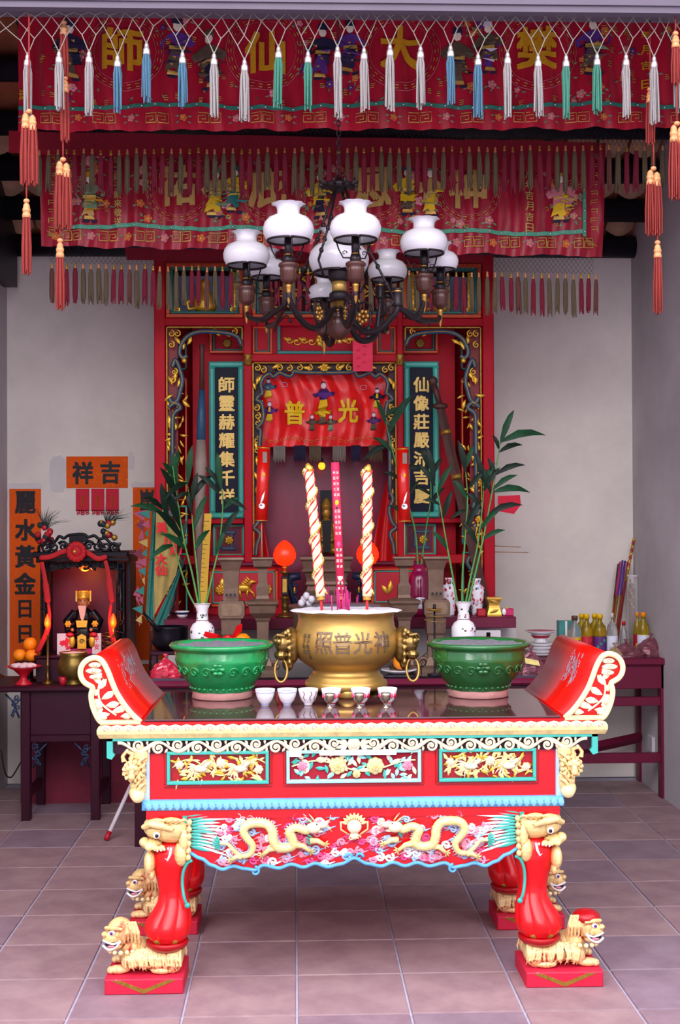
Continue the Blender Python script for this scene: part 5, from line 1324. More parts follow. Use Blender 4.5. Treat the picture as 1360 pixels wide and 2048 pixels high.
lamps = [(493, 532, 475, 5.97, 1), (577, 482, 430, 5.45, 1), (711, 480, 430, 5.42, 1), (848, 507, 0, 5.82, 1), (533, 556, 0, 6.2, .86), (775, 560, 0, 6.3, .9), (880, 540, 0, 6.0, .8), (648, 600, 0, 6.32, .72)]
def shade_prof(s): return [(.088, 0), (.096, .006), (.107, .030), (.110, .052), (.104, .076), (.088, .096), (.062, .108), (.052, .113), (.048, .124), (.050, .142), (.058, .154), (.066, .158)]
def make_shade(x, y, z, s, parent, nm=None):
    sh = MB('opal_glass'); P_ = [(r*s, h*s) for r, h in shade_prof(s)]
    def md(r, zz, t, i): return r*(1+.07*max(0, i-9)*abs(cos(t*4.5))) if i > 9 else r
    inn = [(r-.003, h) for r, h in P_[::-1]]
    sh.lathe(P_, 36, x, y, z, mod=md, cap=False)
    sh.lathe([(r-.003*s, h+(.0015 if k < 2 else 0)) for k, (r, h) in enumerate(P_[::-1])], 36, x, y, z, mod=lambda r, zz, t, i: r*(1+.07*max(0, 2-i)*abs(cos(t*4.5))) if i < 2 else r, cap=False)
    o = obj('shade', sh, parent, label='white opal glass shade with a ruffled neck')
    rg = MB('bronze_dark'); n = 36
    rg.tube([(x+.090*s*cos(2*PI*k/n), y+.090*s*sin(2*PI*k/n), z+.001) for k in range(n+1)], .0055*s, 6)
    obj('shade_ring', rg, o)
    return o
for i, (px, py, _, Y, s) in enumerate(lamps):
    p = W(px, py, Y); x, y, z = p
    make_shade(x, y, z, s, chd)
    h = MB('bronze_dark')
    h.lathe([(.017, 0), (.018, .03), (.018, .07)], 14, x, y, z-.012*s - .045); h.mat('brass_aged').lathe([(.019, 0), (.019, .005)], 14, x, y, z-.062); h.mat('bronze_dark').lathe([(.010, -.01), (.022, 0), (.025, .012), (.021, .03)], 16, x, y, z-.094)
    for k in range(3):     # shade gallery arms
        a = R(40+120*k); h.tube([(x+.02*cos(a), y+.02*sin(a), z-.075), (x+.055*cos(a), y+.055*sin(a), z-.072), (x+.075*cos(a), y+.075*sin(a), z-.035), (x+.086*s*cos(a), y+.086*s*sin(a), z)], .0035, 5); h.spiral(x+.05*cos(a), z-.052, .012, 1, 0, 1, .0025, -(y+.05*sin(a)), 8, 4)
    bo = obj('burner', h, chd)
    w = MB('wood_lamp')
    w.lathe([(.008, -.012), (.022, 0), (.036, .012), (.037, .045), (.039, .055), (.034, .062), (.043, .068), (.044, .078), (.036, .084)], 56, x, y, z-.178, mod=lambda r, zz, t, i: r*(1-.09*(abs(sin(t*4)) < .25 and 1 < i < 5)))
    obj('font_cup', w, chd, label='turned brown wooden lamp cup')
    fl_ = MB('brass_aged'); fl_.lathe([(0, -.085), (.007, -.07), (.011, -.03), (.013, -.01), (.016, .0)], 10, x, y, z-.188); obj('spindle', fl_, chd)
    # arms: deep main arms rise from the column foot, lighter ones branch off them to the outer lamps
    ar = MB('bronze_dark'); dx, dy = x-cx0, y-cy0; zs = z-.212
    JL, JR, JB = W(572, 600, 5.62), W(795, 604, 5.66), W(760, 590, 6.15)
    if i in (1, 2, 7):
        ze = zb_+.150; low = zb_+.030+(.01 if i == 2 else 0)
        cpts = [(1.0, zs), (.99, (zs+low)/2+.03), (.90, low+.05), (.70, low+.004), (.48, low), (.28, low+.05), (.16, ze-.02), (.07, ze)]
        pts = [(cx0+dx*a, cy0+dy*a, b) for a, b in cpts]
    else:
        J = {0: JL, 4: JL, 3: JR, 6: JR, 5: JB}[i]; lw = min(zs, J.z)-.055
        pts = [(x, y, zs)]+[(x+(J.x-x)*t, y+(J.y-y)*t, q) for t, q in ((.06, zs-.03), (.25, lw+.012), (.5, lw), (.75, lw+.02), (.95, J.z-.02), (1.0, J.z+.03))]
    pts = smoothline(pts, 5); n = len(pts)
    ar.tube(pts, [(.0085 if i not in (1, 2, 7) else .010)+.005*sin(PI*k/n) for k in range(n)], 8)
    if i in (3, 5):      # the main arm carrying this branch
        J = JR if i == 3 else JB; ze = zb_+.15; low = zb_+.03
        q = smoothline([(cx0+(J.x-cx0)*a, cy0+(J.y-cy0)*a, b) for a, b in ((1, J.z+.05), (1, J.z-.03), (.9, low+.05), (.7, low+.004), (.45, low), (.26, low+.05), (.15, ze-.02), (.07, ze))], 5)
        ar.tube(q, [.010+.005*sin(PI*k/len(q)) for k in range(len(q))], 8)
        ar.lathe([(.018, -.02), (.024, -.012), (.020, 0), (.020, .05), (.025, .056), (.02, .062)], 14, J.x, J.y, J.z); ar.mat('brass_aged').lathe([(.0205, .044), (.0205, .05)], 14, J.x, J.y, J.z, cap=False); ar.mat('bronze_dark')
    low = zb_+.03
    if i in (1, 2, 3, 5, 7):
        if i in (3, 5): dx, dy = J.x-cx0, J.y-cy0
        u = Vector((dx, dy, 0)).normalized(); m = Vector((cx0, cy0, 0))+Vector((dx, dy, 0))*.42
        q = [m+u*(.052*cos(t*.35)*(1-t*.01)) + Vector((0, 0, low+.075+.062*sin(t*.35))) for t in range(20)]
        ar.tube(q, .005, 6); ar.mat('brass_aged'); c = m+Vector((0, 0, low+.07))
        for k in range(7): ar.ell(c.x+u.x*.024*cos(k*.9), c.y+u.y*.024*cos(k*.9)-.006, c.z+.024*sin(k*.9), .011, .009, .011, 6, 4)
        ar.ell(c.x, c.y-.008, c.z, .010, .009, .010, 6, 4)
    ao = obj('arm', ar, chd, label='curved bronze arm with a round scroll')
    t = smoothline([(cx0+dx*a, cy0+dy*a, b) for a, b in ((.9, low+.06), (.82, low+.10), (.72, low+.13), (.66, low+.10))], 3)
    MBx = MB('bronze_dark'); MBx.tube(t, .004, 5); MBx.ell(*t[-1], .009, .009, .009, 6, 4); obj('scroll', MBx, ao)
# big middle lamp
p = W(678, 542, YC); z = p.z
make_shade(cx0-.0, YC+.05, z, 1.28, chd)
# chain, crown of leaves and suspension rods
ch = MB('bronze_dark'); zt = cz(150); zc = cz(372); n = 22
for k in range(n):
    zz = zc+.02+(zt-zc-.02)*k/n; a = (k % 2)*PI/2; h_ = (zt-zc)/n*.62
    ch.tube([(cx0+.009*cos(t)*cos(a), cy0+.009*cos(t)*sin(a), zz+h_*sin(t)) for t in [q*PI/5 for q in range(11)]], .0028, 5)
cz0 = roofz(YC)
ch.tube([(cx0, cy0, zt-.02), (cx0, cy0, cz0)], .004, 6)
obj('chain', ch, chd)
cr = MB('bronze_dark'); cr.lathe([(.02, -.03), (.05, -.014), (.075, 0), (.06, .012), (.015, .03), (.008, .05)], 20, cx0, cy0, zc)
for k in range(10):
    a = 2*PI*k/10; cr.tube([(cx0+.06*cos(a), cy0+.06*sin(a), zc), (cx0+.085*cos(a), cy0+.085*sin(a), zc+.004), (cx0+.088*cos(a), cy0+.088*sin(a), zc+.026)], [.010, .010, .003], 5)
obj('leaf_crown', cr, chd)
rd = MB('bronze_dark')
for px, py, Y in ((637, 520, 5.75), (790, 600, 5.65), (600, 560, 6.0), (735, 560, 6.1)):
    q = W(px, py, Y); a = (Vector((cx0, cy0, zc-.02)) + (q-Vector((cx0, cy0, zc)))*.12)
    rd.tube([(a.x, a.y, zc-.02), tuple((a+q)/2+Vector((0, 0, 0))), tuple(q)], .0055, 6)
    for k in range(4): b = a+(q-a)*(.3+.18*k); rd.ell(b.x, b.y, b.z, .011, .011, .014, 6, 4)
    # each rod ends on the ring of arms
    rd.tube([tuple(q), (cx0+(q.x-cx0)*.75, cy0+(q.y-cy0)*.75, q.z-.07)], .005, 6)
obj('suspension_rods', rd, chd)
# ---------------------------------------------------------------- things on the offering table
Zg = ZT+.008
def ring_prof(pts): return pts
# brass censer
cyc = 5.43; cX = WX(691, cyc); 
def czz(py, Y=cyc-.18): return WZ(py, Y)
cen = thing('brass_censer', 'large polished brass incense censer with engraved characters and lion-head ring handles', 'censer', (cX, cyc, Zg))
b = MB('censer_brass'); k = cyc/F
H = lambda py: HC-(py-1052)*(cyc-.10)*1.0/F
zr = .34
prof = [(0, .03), (.14, .03), (.168, .028), (.178, .04), (.172, .06), (.160, .066), (.158, .078), (.148, .085), (.140, .10), (.142, .112), (.165, .125), (.20, .15), (.222, .19), (.228, .225), (.222, .26), (.208, .29), (.203, .315), (.204, .342), (.226, .350), (.228, .353), (.220, .355), (.2, .352)]
b.lathe([(r, z*1.0) for r, z in prof], 64, cX, cyc, Zg)
bo = obj('body', b, cen)
f = MB('censer_brass')
for a in (-90, 30, 150): 
    f = MB('censer_brass'); x, y = cX+.135*cos(R(a)), cyc+.135*sin(R(a)); f.lathe([(.034, 0), (.042, .012), (.036, .03), (.03, .045)], 20, x, y, Zg); obj('foot', f, cen)
a_ = MB('ash'); rs = random.Random(3)
def ashf(i, j):
    r = .238*(j/8); t = 2*PI*i/40; return (cX+r*cos(t), cyc+r*sin(t), Zg+.352+.010*(1-(j/8)**2)+.006*noise.noise(Vector((r*30*cos(t), r*30*sin(t), 0)))+(.004 if j > 6 else 0))
vs = [ashf(i, j) for j in range(9) for i in range(40)]; a_.add(vs, [(j*40+i, j*40+(i+1) % 40, (j+1)*40+(i+1) % 40, (j+1)*40+i) for j in range(8) for i in range(40)], True)
obj('ash', a_, cen, label='white incense ash heaped to the rim')
t = MB('bronze_panel')
def oncyl(r0):
    def f(x, y, z):
        dx = x-cX; zz = z-Zg; 
        r = .2
        for (r1, z1), (r2, z2) in zip(prof, prof[1:]):
            if z1 <= zz <= z2 and z2 > z1 and r1 > .16: r = r1+(r2-r1)*(zz-z1)/(z2-z1)
        r += .0012 + (cyc-.3-y)*1; a = dx/.2
        return (cX+r*sin(a), cyc-r*cos(a), z)
    return f
for ch, px in (('照', 655-6), ('普', 682), ('光', 716), ('神', 753)):
    x = cX + (px-691)*(cyc-.2)/F*1.08; put_text(t, ch, x, Zg+.235, .072, .09, cyc-.3, .0015, .02, oncyl(0))
for c_, x0 in ((0, -.148), (1, -.168)):
    for q in range(5-c_): put_text(t, '弟子敬酬謝'[q], cX+x0*1.08, Zg+.26-.022*q, .015, .018, cyc-.3, .001, .0, oncyl(0))
obj('engraving', t, cen, label='engraved characters 照普光神')
for sg in (-1, 1):
    m = MB('brass_carved'); x = cX+sg*.232; y = cyc-.05; z = Zg+.212
    m.at(x*-.28, y*-.28, z*-.28, sc=1.28)
    m.ell(x, y, z, .03, .05, .062, 12, 8); m.ell(x+sg*.028, y-.02, z+.01, .028, .04, .034, 12, 8); m.ell(x+sg*.034, y-.025, z-.028, .024, .03, .018, 10, 6); m.ell(x+sg*.012, y, z-.055, .02, .03, .03, 8, 6)
    for k in range(6): m.ell(x+sg*(.01+.008*k), y-.035, z+.05-.006*k, .010, .014, .011, 6, 4)
    for k in range(5): m.ell(x+sg*.006, y-.045, z-.05+.022*k, .009, .012, .011, 6, 4)
    m.ell(x+sg*.04, y-.055, z+.018, .010, .008, .010, 6, 4); m.tube([(x+sg*.02, y-.05, z+.035), (x+sg*.045, y-.055, z+.04), (x+sg*.055, y-.04, z+.03)], .006, 6)
    o = obj('lion_handle', m, cen); remesh(o, .0032, 1)
    r_ = MB('censer_brass'); r_.tube([(x+sg*(.044+.026*sin(q*.262)), y-.04+.010*cos(q*.262), z-.10+.048*cos(q*.262)) for q in range(25)], .0055, 8); obj('ring', r_, o)
# dragon joss sticks
def joss(pxb, pyb, pxt, pyt, kind, label):
    Yj = cyc-.04; p0 = W(pxb, pyb, Yj); p1 = W(pxt, pyt, Yj); ax = (p1-p0)
    t = thing('joss_stick', label, 'incense', tuple(p0)); q = lambda u, dx=0, dy=0: p0+ax*u+Vector((dx, dy, 0))
    s = MB('joss_red'); s.tube([q(-.02), q(.10)], .006, 8); s.mat('gold_foil').tube([q(.075), q(.085), q(.10), q(.112)], [.015, .018, .016, .018], 16)
    obj('foil_collar', s, t, label='gold foil collar on a red stick')
    if kind == 'dragon':
        s = MB('joss_cream'); n = 30; rad = .0245
        s.tube([q(.10+.87*i/n) for i in range(n+1)], [rad*.8]*n+[.010], 16); bo = obj('stick', s, t)
        d = MB('joss_cream'); turns = 3.6; m = 120
        pts = []; 
        for i in range(m+1):
            u = i/m; a = u*turns*2*PI; pts.append(q(.12+.84*u, .013*cos(a), .013*sin(a)))
        d.tube(pts, [.0125+.002*sin(i*.9) for i in range(m+1)], 7)
        for ph in (.75, 2.3, 4.4): d.mat('joss_red').tube([q(.12+.84*i/m, .0205*cos(i/m*turns*2*PI+ph), .0205*sin(i/m*turns*2*PI+ph)) for i in range(m+1)], [.0014+.0022*abs(sin(i*.37+ph)) for i in range(m+1)], 4); 
        pts2 = [q(.12+.84*i/m, .0165*cos(i/m*turns*2*PI+PI*.95), .0165*sin(i/m*turns*2*PI+PI*.95)) for i in range(m+1)]
        d.mat('joss_white').tube(pts2, [max(.002, .0065*sin(i*.32)) for i in range(m+1)], 6)
        d.mat('gold_foil')
        for i in range(0, m, 2):
            a = i/m*turns*2*PI; p = q(.12+.84*i/m, .027*cos(a), .027*sin(a)); 
            if p.y < Yj+.01: d.ell(p.x, p.y, p.z, .0042, .0035, .0065, 5, 4)
        d.mat('gold_foil').tube([q(.94), q(.97), q(1.0, -.006 if pxt < 680 else .008)], [.019, .018, .006], 12)
        obj('carved_dragon', d, t, label='cream and gold dragon wound round the stick')
    else:
        s = MB('joss_pinkred'); s.tube([q(.10), q(1)], .0175, 20); bo = obj('stick', s, t)
        w = MB('joss_white'); al = '神恩廣大福祿壽全合境平安風調雨順國泰民安萬事勝意'
        for c_ in range(2):
            for k in range(22):
                if k in (5, 6, 12, 13, 18): continue
                u = .93-k*.037; p = q(u); 
                put_text(w, al[(k+c_*9) % len(al)], p.x-.007+.014*c_, p.z, .010, .013, p.y-.0155, .0012, .0)
        for u, c2 in ((.73, 'yellow_bright'), (.45, 'pink_paint'), (.22, 'joss_white')):
            p = q(u); w.mat(c2).ell(p.x, p.y-.0145, p.z, .009, .004, .016, 8, 6); w.mat('leaf_green').ell(p.x, p.y-.0145, p.z-.022, .007, .004, .008, 8, 5)
        obj('printing', w, t, label='small white characters and a pineapple')
joss(644, 1222, 617, 927, 'dragon', 'cream dragon-wrapped incense stick leaning towards the bright green bowl, in the brass censer')
joss(734, 1222, 735, 929, 'dragon', 'cream dragon-wrapped incense stick standing upright in the brass censer')
joss(683, 1222, 670, 925, 'plain', 'magenta incense stick with white characters between the two dragon sticks')
newmat_done = True
g = 0
for (px, py, pyt) in ((664, 1218, 1190), (675, 1216, 1176), (680, 1222, 1185), (685, 1219, 1174), (690, 1222, 1186), (696, 1218, 1180), (687, 1226, 1196), (678, 1212, 1180), (693, 1214, 1172), (699, 1223, 1198)):
    p, q = W(px, py, cyc-.06), W(px-1, pyt, cyc-.06)
    tag(obj('incense_stub', MB('joss_magenta').tube([p-Vector((0, 0, .01)), q], .0028, 6), None, p), 'short burnt magenta incense stub standing in the ash of the brass censer', 'incense', 'incense stubs in the brass censer')
# glazed bowls
def bowl(px, mat, label, Yb):
    x = WX(px, Yb); t = thing('glazed_bowl', label, 'bowl', (x, Yb, Zg), 'glazed sand bowls')
    m = MB('bare_clay'); m.lathe([(0, .004), (.118, 0), (.126, .004), (.122, .028), (.125, .036)], 48, x, Yb, Zg, mod=lambda r, z, t, i: r*(1+.012*sin(t*9)*(i > 2))); bo = obj('foot', m, t, label='unglazed pink clay foot')
    m = MB(mat); P_ = [(.122, .030), (.128, .034), (.126, .044), (.136, .054), (.16, .085), (.18, .12), (.192, .155), (.196, .165), (.193, .170), (.197, .195), (.194, .2), (.205, .205), (.216, .212), (.219, .222), (.213, .230), (.195, .226), (.18, .21), (.175, .18)]
    m.lathe(P_, 64, x, Yb, Zg, cap=False, mod=lambda r, z, t, i: r+.0016*sin(t*13+z*50)*(5 < i < 9))
    rs = random.Random(int(px))
    for k in range(9):      # relief of lotus scrolls on the front half
        a = R(-160+k*17.5); 
        for z0, r0, sz in ((.12, .182, .024),):
            pts = [(a+.13*cos(q*.6)*(1-q*.07), z0+sz*sin(q*.6)*(1-q*.07)) for q in range(14)]
            m.tube([(x+(r0+(z-.12)*.28)*cos(b_), Yb+(r0+(z-.12)*.28)*sin(b_), Zg+z) for b_, z in pts], .0034, 5)
    a = R(-92)
    for k in range(6): 
        b_ = a+.10*cos(k*1.05); z = .135+.018*sin(k*1.05); m.ell(x+.188*cos(b_), Yb+.188*sin(b_), Zg+z, .012, .006, .008, 8, 5)
    for k in range(30): b_ = 2*PI*k/30; m.ell(x+.129*cos(b_), Yb+.129*sin(b_), Zg+.046, .009, .009, .006, 6, 4)
    b2_ = obj('glazed_body', m, t)
    s = MB('sand_dark'); vs = []
    for j in range(7):
        for i in range(32):
            r = .20*j/6; tt = 2*PI*i/32; vs.append((x+r*cos(tt), Yb+r*sin(tt), Zg+.219+.004*noise.noise(Vector((r*40*cos(tt), r*40*sin(tt), px)))+.004*(j == 6)*sin(i*2.3)))
    s.add(vs, [(j*32+i, j*32+(i+1) % 32, (j+1)*32+(i+1) % 32, (j+1)*32+i) for j in range(6) for i in range(32)], True)
    obj('ash', s, t, label='grey sand and ash')
    return t
bowl(443, 'green_glaze', 'bright green glazed bowl of ash between the scroll end and white teacups', 5.36)
bowl(955, 'green_glaze_dark', 'dark mottled green glazed bowl of ash, clear of the teacups', 5.34)
# cups
def cup(px, py, kind, label, grp):
    Yc_ = 5.10 if kind != 'goblet' else 5.0
    x = WX(px, Yc_); t = thing('teacup', label, 'cup', (x, Yc_, Zg), grp); s = .92
    m = MB('porcelain'); P_ = [(0, .004), (.017, 0), (.018, .006), (.020, .011), (.030, .022), (.038, .042), (.042, .062), (.0435, .072), (.0415, .072), (.036, .042), (.026, .020), (0, .014)]
    m.lathe([(r*s, z*s) for r, z in P_], 32, x, Yc_, Zg); bo = obj('cup_body', m, t)
    d = MB({'blue': 'bluewhite', 'scroll': 'gold_dull', 'pink': 'pink_paint'}[kind])
    if kind == 'blue':
        d.mats = []; d.mat('cup_blue'); d.lathe([(.0432*s, .068*s), (.0437*s, .070*s)], 32, x, Yc_, Zg, cap=False); d.lathe([(.0185*s, .006*s), (.0205*s, .011*s)], 32, x, Yc_, Zg, cap=False)
        d.lathe([(.0425*s, .058*s), (.0429*s, .060*s)], 32, x, Yc_, Zg, cap=False)
    elif kind == 'scroll':
        d.mats = []; d.mat('cup_brown')
        for a0 in (-120, -75, -40):
            d.tube([(x+(r+.0008)*s*cos(R(a0)+q), Yc_+(r+.0008)*s*sin(R(a0)+q), Zg+z*s) for (r, z), q in zip([(.0425, .064), (.040, .052), (.036, .038), (.030, .024)], (0, .12, -.1, .05))], .0016, 5)
    else:
        for k in range(5):
            a = R(-150+k*28); d.ell(x+.0385*s*cos(a), Yc_+.0385*s*sin(a), Zg+.042*s, .007, .004, .010, 8, 5); d.mat('bloodred' if k % 2 else 'pink_paint')
        d.mat('bloodred').lathe([(.0185*s, .006*s), (.0205*s, .011*s)], 32, x, Yc_, Zg, cap=False)
    obj('pattern', d, bo)
W6 = 'row of cups on the offering table'
cup(529, 1408, 'blue', 'white teacup with blue rim, leftmost of the row on the offering table', W6)
cup(573, 1408, 'blue', 'white teacup with blue rim, second from left in the row', W6)
cup(615, 1406, 'scroll', 'white teacup with brown scroll pattern, third from left in the row', W6)
for px, w in ((659, 'left'), (718, 'middle'), (771, 'right')):
    cup(px+2, 1410, 'pink', 'white teacup with pink pattern behind the %s silver goblet' % w, W6)
    x = WX(px-1, 5.01); 
    m = MB('silver'); m.lathe([(0, .001), (.014, 0), (.014, .002), (.004, .006), (.003, .016), (.008, .022), (.017, .032), (.0195, .048), (.0205, .058), (.0195, .058), (.016, .034), (0, .03)], 24, x, 5.01, Zg)
    single('silver_goblet', m, 'tiny silver goblet, the %s one of three before the pink teacups' % w, 'goblet', (x, 5.01, Zg), 'small silver goblets')
# ---------------------------------------------------------------- back altar table and what stands on it
ZA = .90; YA = 6.84
at_ = thing('altar_table', 'maroon altar table with dark glass top behind the offering table', 'table', (XC, 7.1, 0))
xa, xb = XC-1.12, XC+1.12
obj('glass_top', MB('altar_glass').box(xa, xb, YA, 7.58, ZA-.012, ZA), at_)
m = MB('maroon'); m.bbox(xa, xb, YA-.02, 7.6, ZA-.05, ZA-.012, .012); obj('table_top', m, at_)
m = MB('maroon_dark'); m.bbox(xa+.03, xb-.03, YA+.01, YA+.05, ZA-.14, ZA-.05, .004); obj('apron', m, at_)
m = MB('maroon'); m.bbox(xa+.02, xb-.02, YA-.005, YA+.05, ZA-.19, ZA-.14, .004); m.bbox(xa+.05, xb-.05, 7.5, 7.55, ZA-.19, ZA-.05, .004); obj('rail', m, at_)
for sx in (xa+.04, xb-.10):
    for yy in (YA+.02, 7.5): obj('leg', MB('maroon_dark').bbox(sx, sx+.06, yy, yy+.06, 0, ZA-.05, .003), at_)
def zpx(py, Y): return WZ(py, Y)
def steps(mb, x, y, pts, flat=1.0):
    """square-section turned vessel: (halfwidth, z) profile with sharp edges"""
    vs = []; fs = []
    for (w, z) in pts:
        for a, b_ in ((-1, -1), (1, -1), (1, 1), (-1, 1)): vs.append((x+a*w, y+b_*w*flat, z))
    n = len(pts)
    for i in range(n-1):
        for k in range(4): fs.append((i*4+k, i*4+(k+1) % 4, (i+1)*4+(k+1) % 4, (i+1)*4+k))
    fs += [(3, 2, 1, 0), tuple((n-1)*4+k for k in range(4))]
    return mb.add(vs, fs)
YV = 7.1; kk = YV/F
def prof_px(rows): return [(w*kk/2, zpx(py, YV)) for w, py in rows][::-1]
for sg, lab in ((-1, 'left'), (1, 'right')):
    def mp(p): return p if sg < 0 else 1332-p
    x = WX(mp(462), YV); z0 = ZA
    t = thing('altar_vase', ('square bronze-brown altar vase with flared top behind the red bow' if sg < 0 else 'square bronze-brown altar vase with flared top behind the hanging brass coil'), 'vase', (x, YV, ZA))
    m = MB('steel_pewter'); steps(m, x, YV, prof_px([(50, 1114), (52, 1118), (44, 1122), (32, 1140), (29, 1175), (31, 1200)]), .7); obj('neck', m, t)
    for q in (-1, 0, 1): obj('hole', MB('ink').box(x+q*.022-.006, x+q*.022+.006, YV-.066, YV-.058, zpx(1190, YV), zpx(1185, YV)), t)
    m = MB('steel_pewter'); xx, zc_ = x+.004, zpx(1217, YV); w, h = .072, .048
    po = [(xx+w*cc, zc_+h*ss) for cc, ss in ((-1, -.6), (-.85, -1), (.85, -1), (1, -.6), (1, .6), (.85, 1), (-.85, 1), (-1, .6))]; m.prism(po, YV-.06, YV+.06)
    m.mat('bronze_panel').prism([(xx+(a-xx)*.78, zc_+(b_-zc_)*.7) for a, b_ in po], YV-.064, YV-.05); obj('belly', m, t)
    m = MB('steel_pewter'); steps(m, x, YV, [(.085, z0), (.085, z0+.02), (.06, z0+.035), (.045, z0+.08), (.045, z0+.20), (.052, z0+.215), (.055, zpx(1235, YV))], .8); obj('stem', m, t)
    for s_ in (-1, 1): 
        m = MB('steel_pewter'); m.at(0, YV-.02, 0).spiral(x+s_*.075, z0+.05, .03, 1.3, 0, -s_, .012, .0, 14, 8); m.prism([(x+s_*.04, z0+.16), (x+s_*.05, z0+.10), (x+s_*.10, z0+.06), (x+s_*.105, z0+.005), (x+s_*.04, z0+.005)], 0, .04); obj('scroll_foot', m, t)
    # candlestick
    x = WX(mp(525), YV)
    t = thing('altar_candlestick', 'tiered square bronze-brown candlestick %s' % ('behind the single orange' if sg < 0 else 'before the purple-pink vase'), 'candlestick', (x, YV, ZA))
    m = MB('steel_pewter'); steps(m, x, YV, prof_px([(43, 1114), (44, 1117), (39, 1120), (35, 1132), (20, 1136), (18, 1138), (17, 1165), (26, 1172), (24, 1190), (26, 1196), (56, 1200), (63, 1201), (62, 1206), (55, 1210), (50, 1224), (30, 1235), (28, 1239), (24, 1242), (22, 1280), (24, 1300)]), .9); obj('shaft', m, t)
    m = MB('steel_pewter'); steps(m, x, YV, [(.085, z0), (.085, z0+.018), (.05, z0+.04), (.034, z0+.09), (.034, zpx(1300, YV))], .9)
    for s_ in (-1, 1): m.at(0, YV-.03, 0).spiral(x+s_*.06, z0+.045, .028, 1.3, 0, -s_, .011, .0, 14, 8)
    obj('foot', m, t)
    # red incense candle on its spike
    x0_, y0_ = W(mp(524)+ (4 if sg < 0 else -2), 1114, YV), None
    if sg < 0: p0, p1, pt = W(524, 1112, YV), W(523, 1042, YV), W(528, 893, YV)
    else: p0, p1, pt = W(809, 1112, YV), W(809, 1043, YV), W(805, 895, YV)
    t = thing('incense_candle', 'fat red candle printed with a lotus, its spike in the candlestick %s' % ('behind the single orange' if sg < 0 else 'before the purple-pink vase'), 'candle', tuple(p0))
    obj('spike', MB('chopstick_wood').tube([p0-Vector((0, 0, .01)), p1], .004, 6), t)
    m = MB('candle_red'); m.tube([p1, pt], .0345, 24); m.mat('gold_foil').tube([p1, p1+(pt-p1)*.01], .0352, 24); m.tube([p1+(pt-p1)*.97, p1+(pt-p1)*.985], .0352, 24)
    bo = obj('candle_body', m, t)
    dx = (pt-p1)
    def onc(u, s_): q = p1+dx*u; return q.x+s_*.026 , q.y-.034*math.sqrt(max(0, 1-(s_*.8)**2)), q.z
    m = MB('white_paint')
    for k in range(6): 
        a = onc(.22+.012*k, -.3+.1*k); m.tube([a, (a[0]+.004, a[1]-.001, a[2]+.02), (a[0]+.010, a[1]-.001, a[2]+.05)], [.003, .0025, .0008], 5)
    q = onc(.20, 0); m.ell(q[0], q[1]+.002, q[2], .018, .005, .018, 10, 6); m.mat('grey_string').ell(q[0]-.004, q[1]-.001, q[2]+.004, .009, .004, .006, 8, 5)
    q = onc(.85, .3); m.mat('grey_string').box(q[0]-.012, q[0]+.012, q[1]-.004, q[1], q[2]-.03, q[2]+.03)
    q = onc(.62, .2); m.mat('yellow_bright').ell(q[0], q[1], q[2], .008, .004, .012, 8, 5)
    obj('printed_lotus', m, bo, kind='stuff')
# central stepped stand on the ledge, carrying the deity
Yp = 8.02; x = WX(652, Yp); t = thing('statue_stand', 'stepped brown stone stand under the seated deity', 'stand', (x, Yp, ZL))
kp = Yp/F
def row(py): return zpx(py, Yp)
rows = [(104, 1113), (106, 1118), (98, 1122), (92, 1136), (98, 1139), (98, 1142), (86, 1146), (80, 1156), (78, 1162), (84, 1168), (76, 1172), (80, 1180), (90, 1184), (86, 1190), (96, 1196), (100, 1208), (104, 1216)]
m = MB('steel_pewter'); steps(m, x, Yp, [(w*kp/2, max(ZL, row(py))) for w, py in rows][::-1]+[], .5); obj('body', m, t)
for s_ in (-1, 1):
    m = MB('blue_deep'); m.mats = []; m.mat('chair_blue'); X0 = x+s_*.19
    m.at(0, Yp-.1, 0); m.tube([(x+s_*.16, 0, row(1150)), (X0+s_*.03, 0, row(1152)), (X0+s_*.05, 0, row(1165)), (X0+s_*.03, 0, row(1180)), (X0, 0, ZL+.02)], [.022, .03, .03, .02, .02], 8)
    for k in range(3): m.spiral(X0+s_*.01, row(1165+k*16), .02, 1.2, k, s_, .007, .01, 10, 5)
    m.mat('gold_leaf').ell(X0+s_*.01, -.03, row(1178), .008, .006, .022, 8, 5)
    obj('carved_arm', m, t, label='dark blue carved scroll beside the stand')
# pewter censer with grey ash, behind the brass one
Yq = 7.0; x = WX(680, Yq); t = thing('pewter_censer', 'wide brown metal censer with grey ash behind the brass censer', 'censer', (x, Yq, ZA))
m = MB('steel_pewter'); m.lathe([(.12, 0), (.13, .02), (.10, .06), (.15, .12), (.24, .2), (.265, .27), (.26, .32), (.285, zpx(1210, Yq)-ZA-.01), (.285, zpx(1210, Yq)-ZA), (.26, zpx(1210, Yq)-ZA-.004)], 40, x, Yq, ZA); obj('body', m, t)
m = MB('sand_dark'); m.lathe([(.26, 0), (.15, .012), (0, .016)], 30, x, Yq, zpx(1210, Yq)-.008, cap=False); obj('ash', m, t)
m = MB('ash')
for k in range(5): m.ell(WX(602+k*5, Yq), Yq-.08+.02*(k % 2), zpx(1204-7*(k % 3), Yq), .02, .02, .022, 6, 4)
obj('cotton_wad', m, t, label='pale crumpled paper')
rs = random.Random(21)
for k in range(16):
    a, b_ = rs.uniform(640, 715), rs.uniform(1172, 1195); p = W(a, 1212, Yq); q = W(a+rs.uniform(-2, 2), b_, Yq)
    tag(obj('incense_stub', MB('joss_magenta').tube([p-Vector((0, 0, .01)), q], .003, 5), None, p), 'thin magenta incense stub in the pewter censer behind the brass one', 'incense', 'incense stubs in the pewter censer')
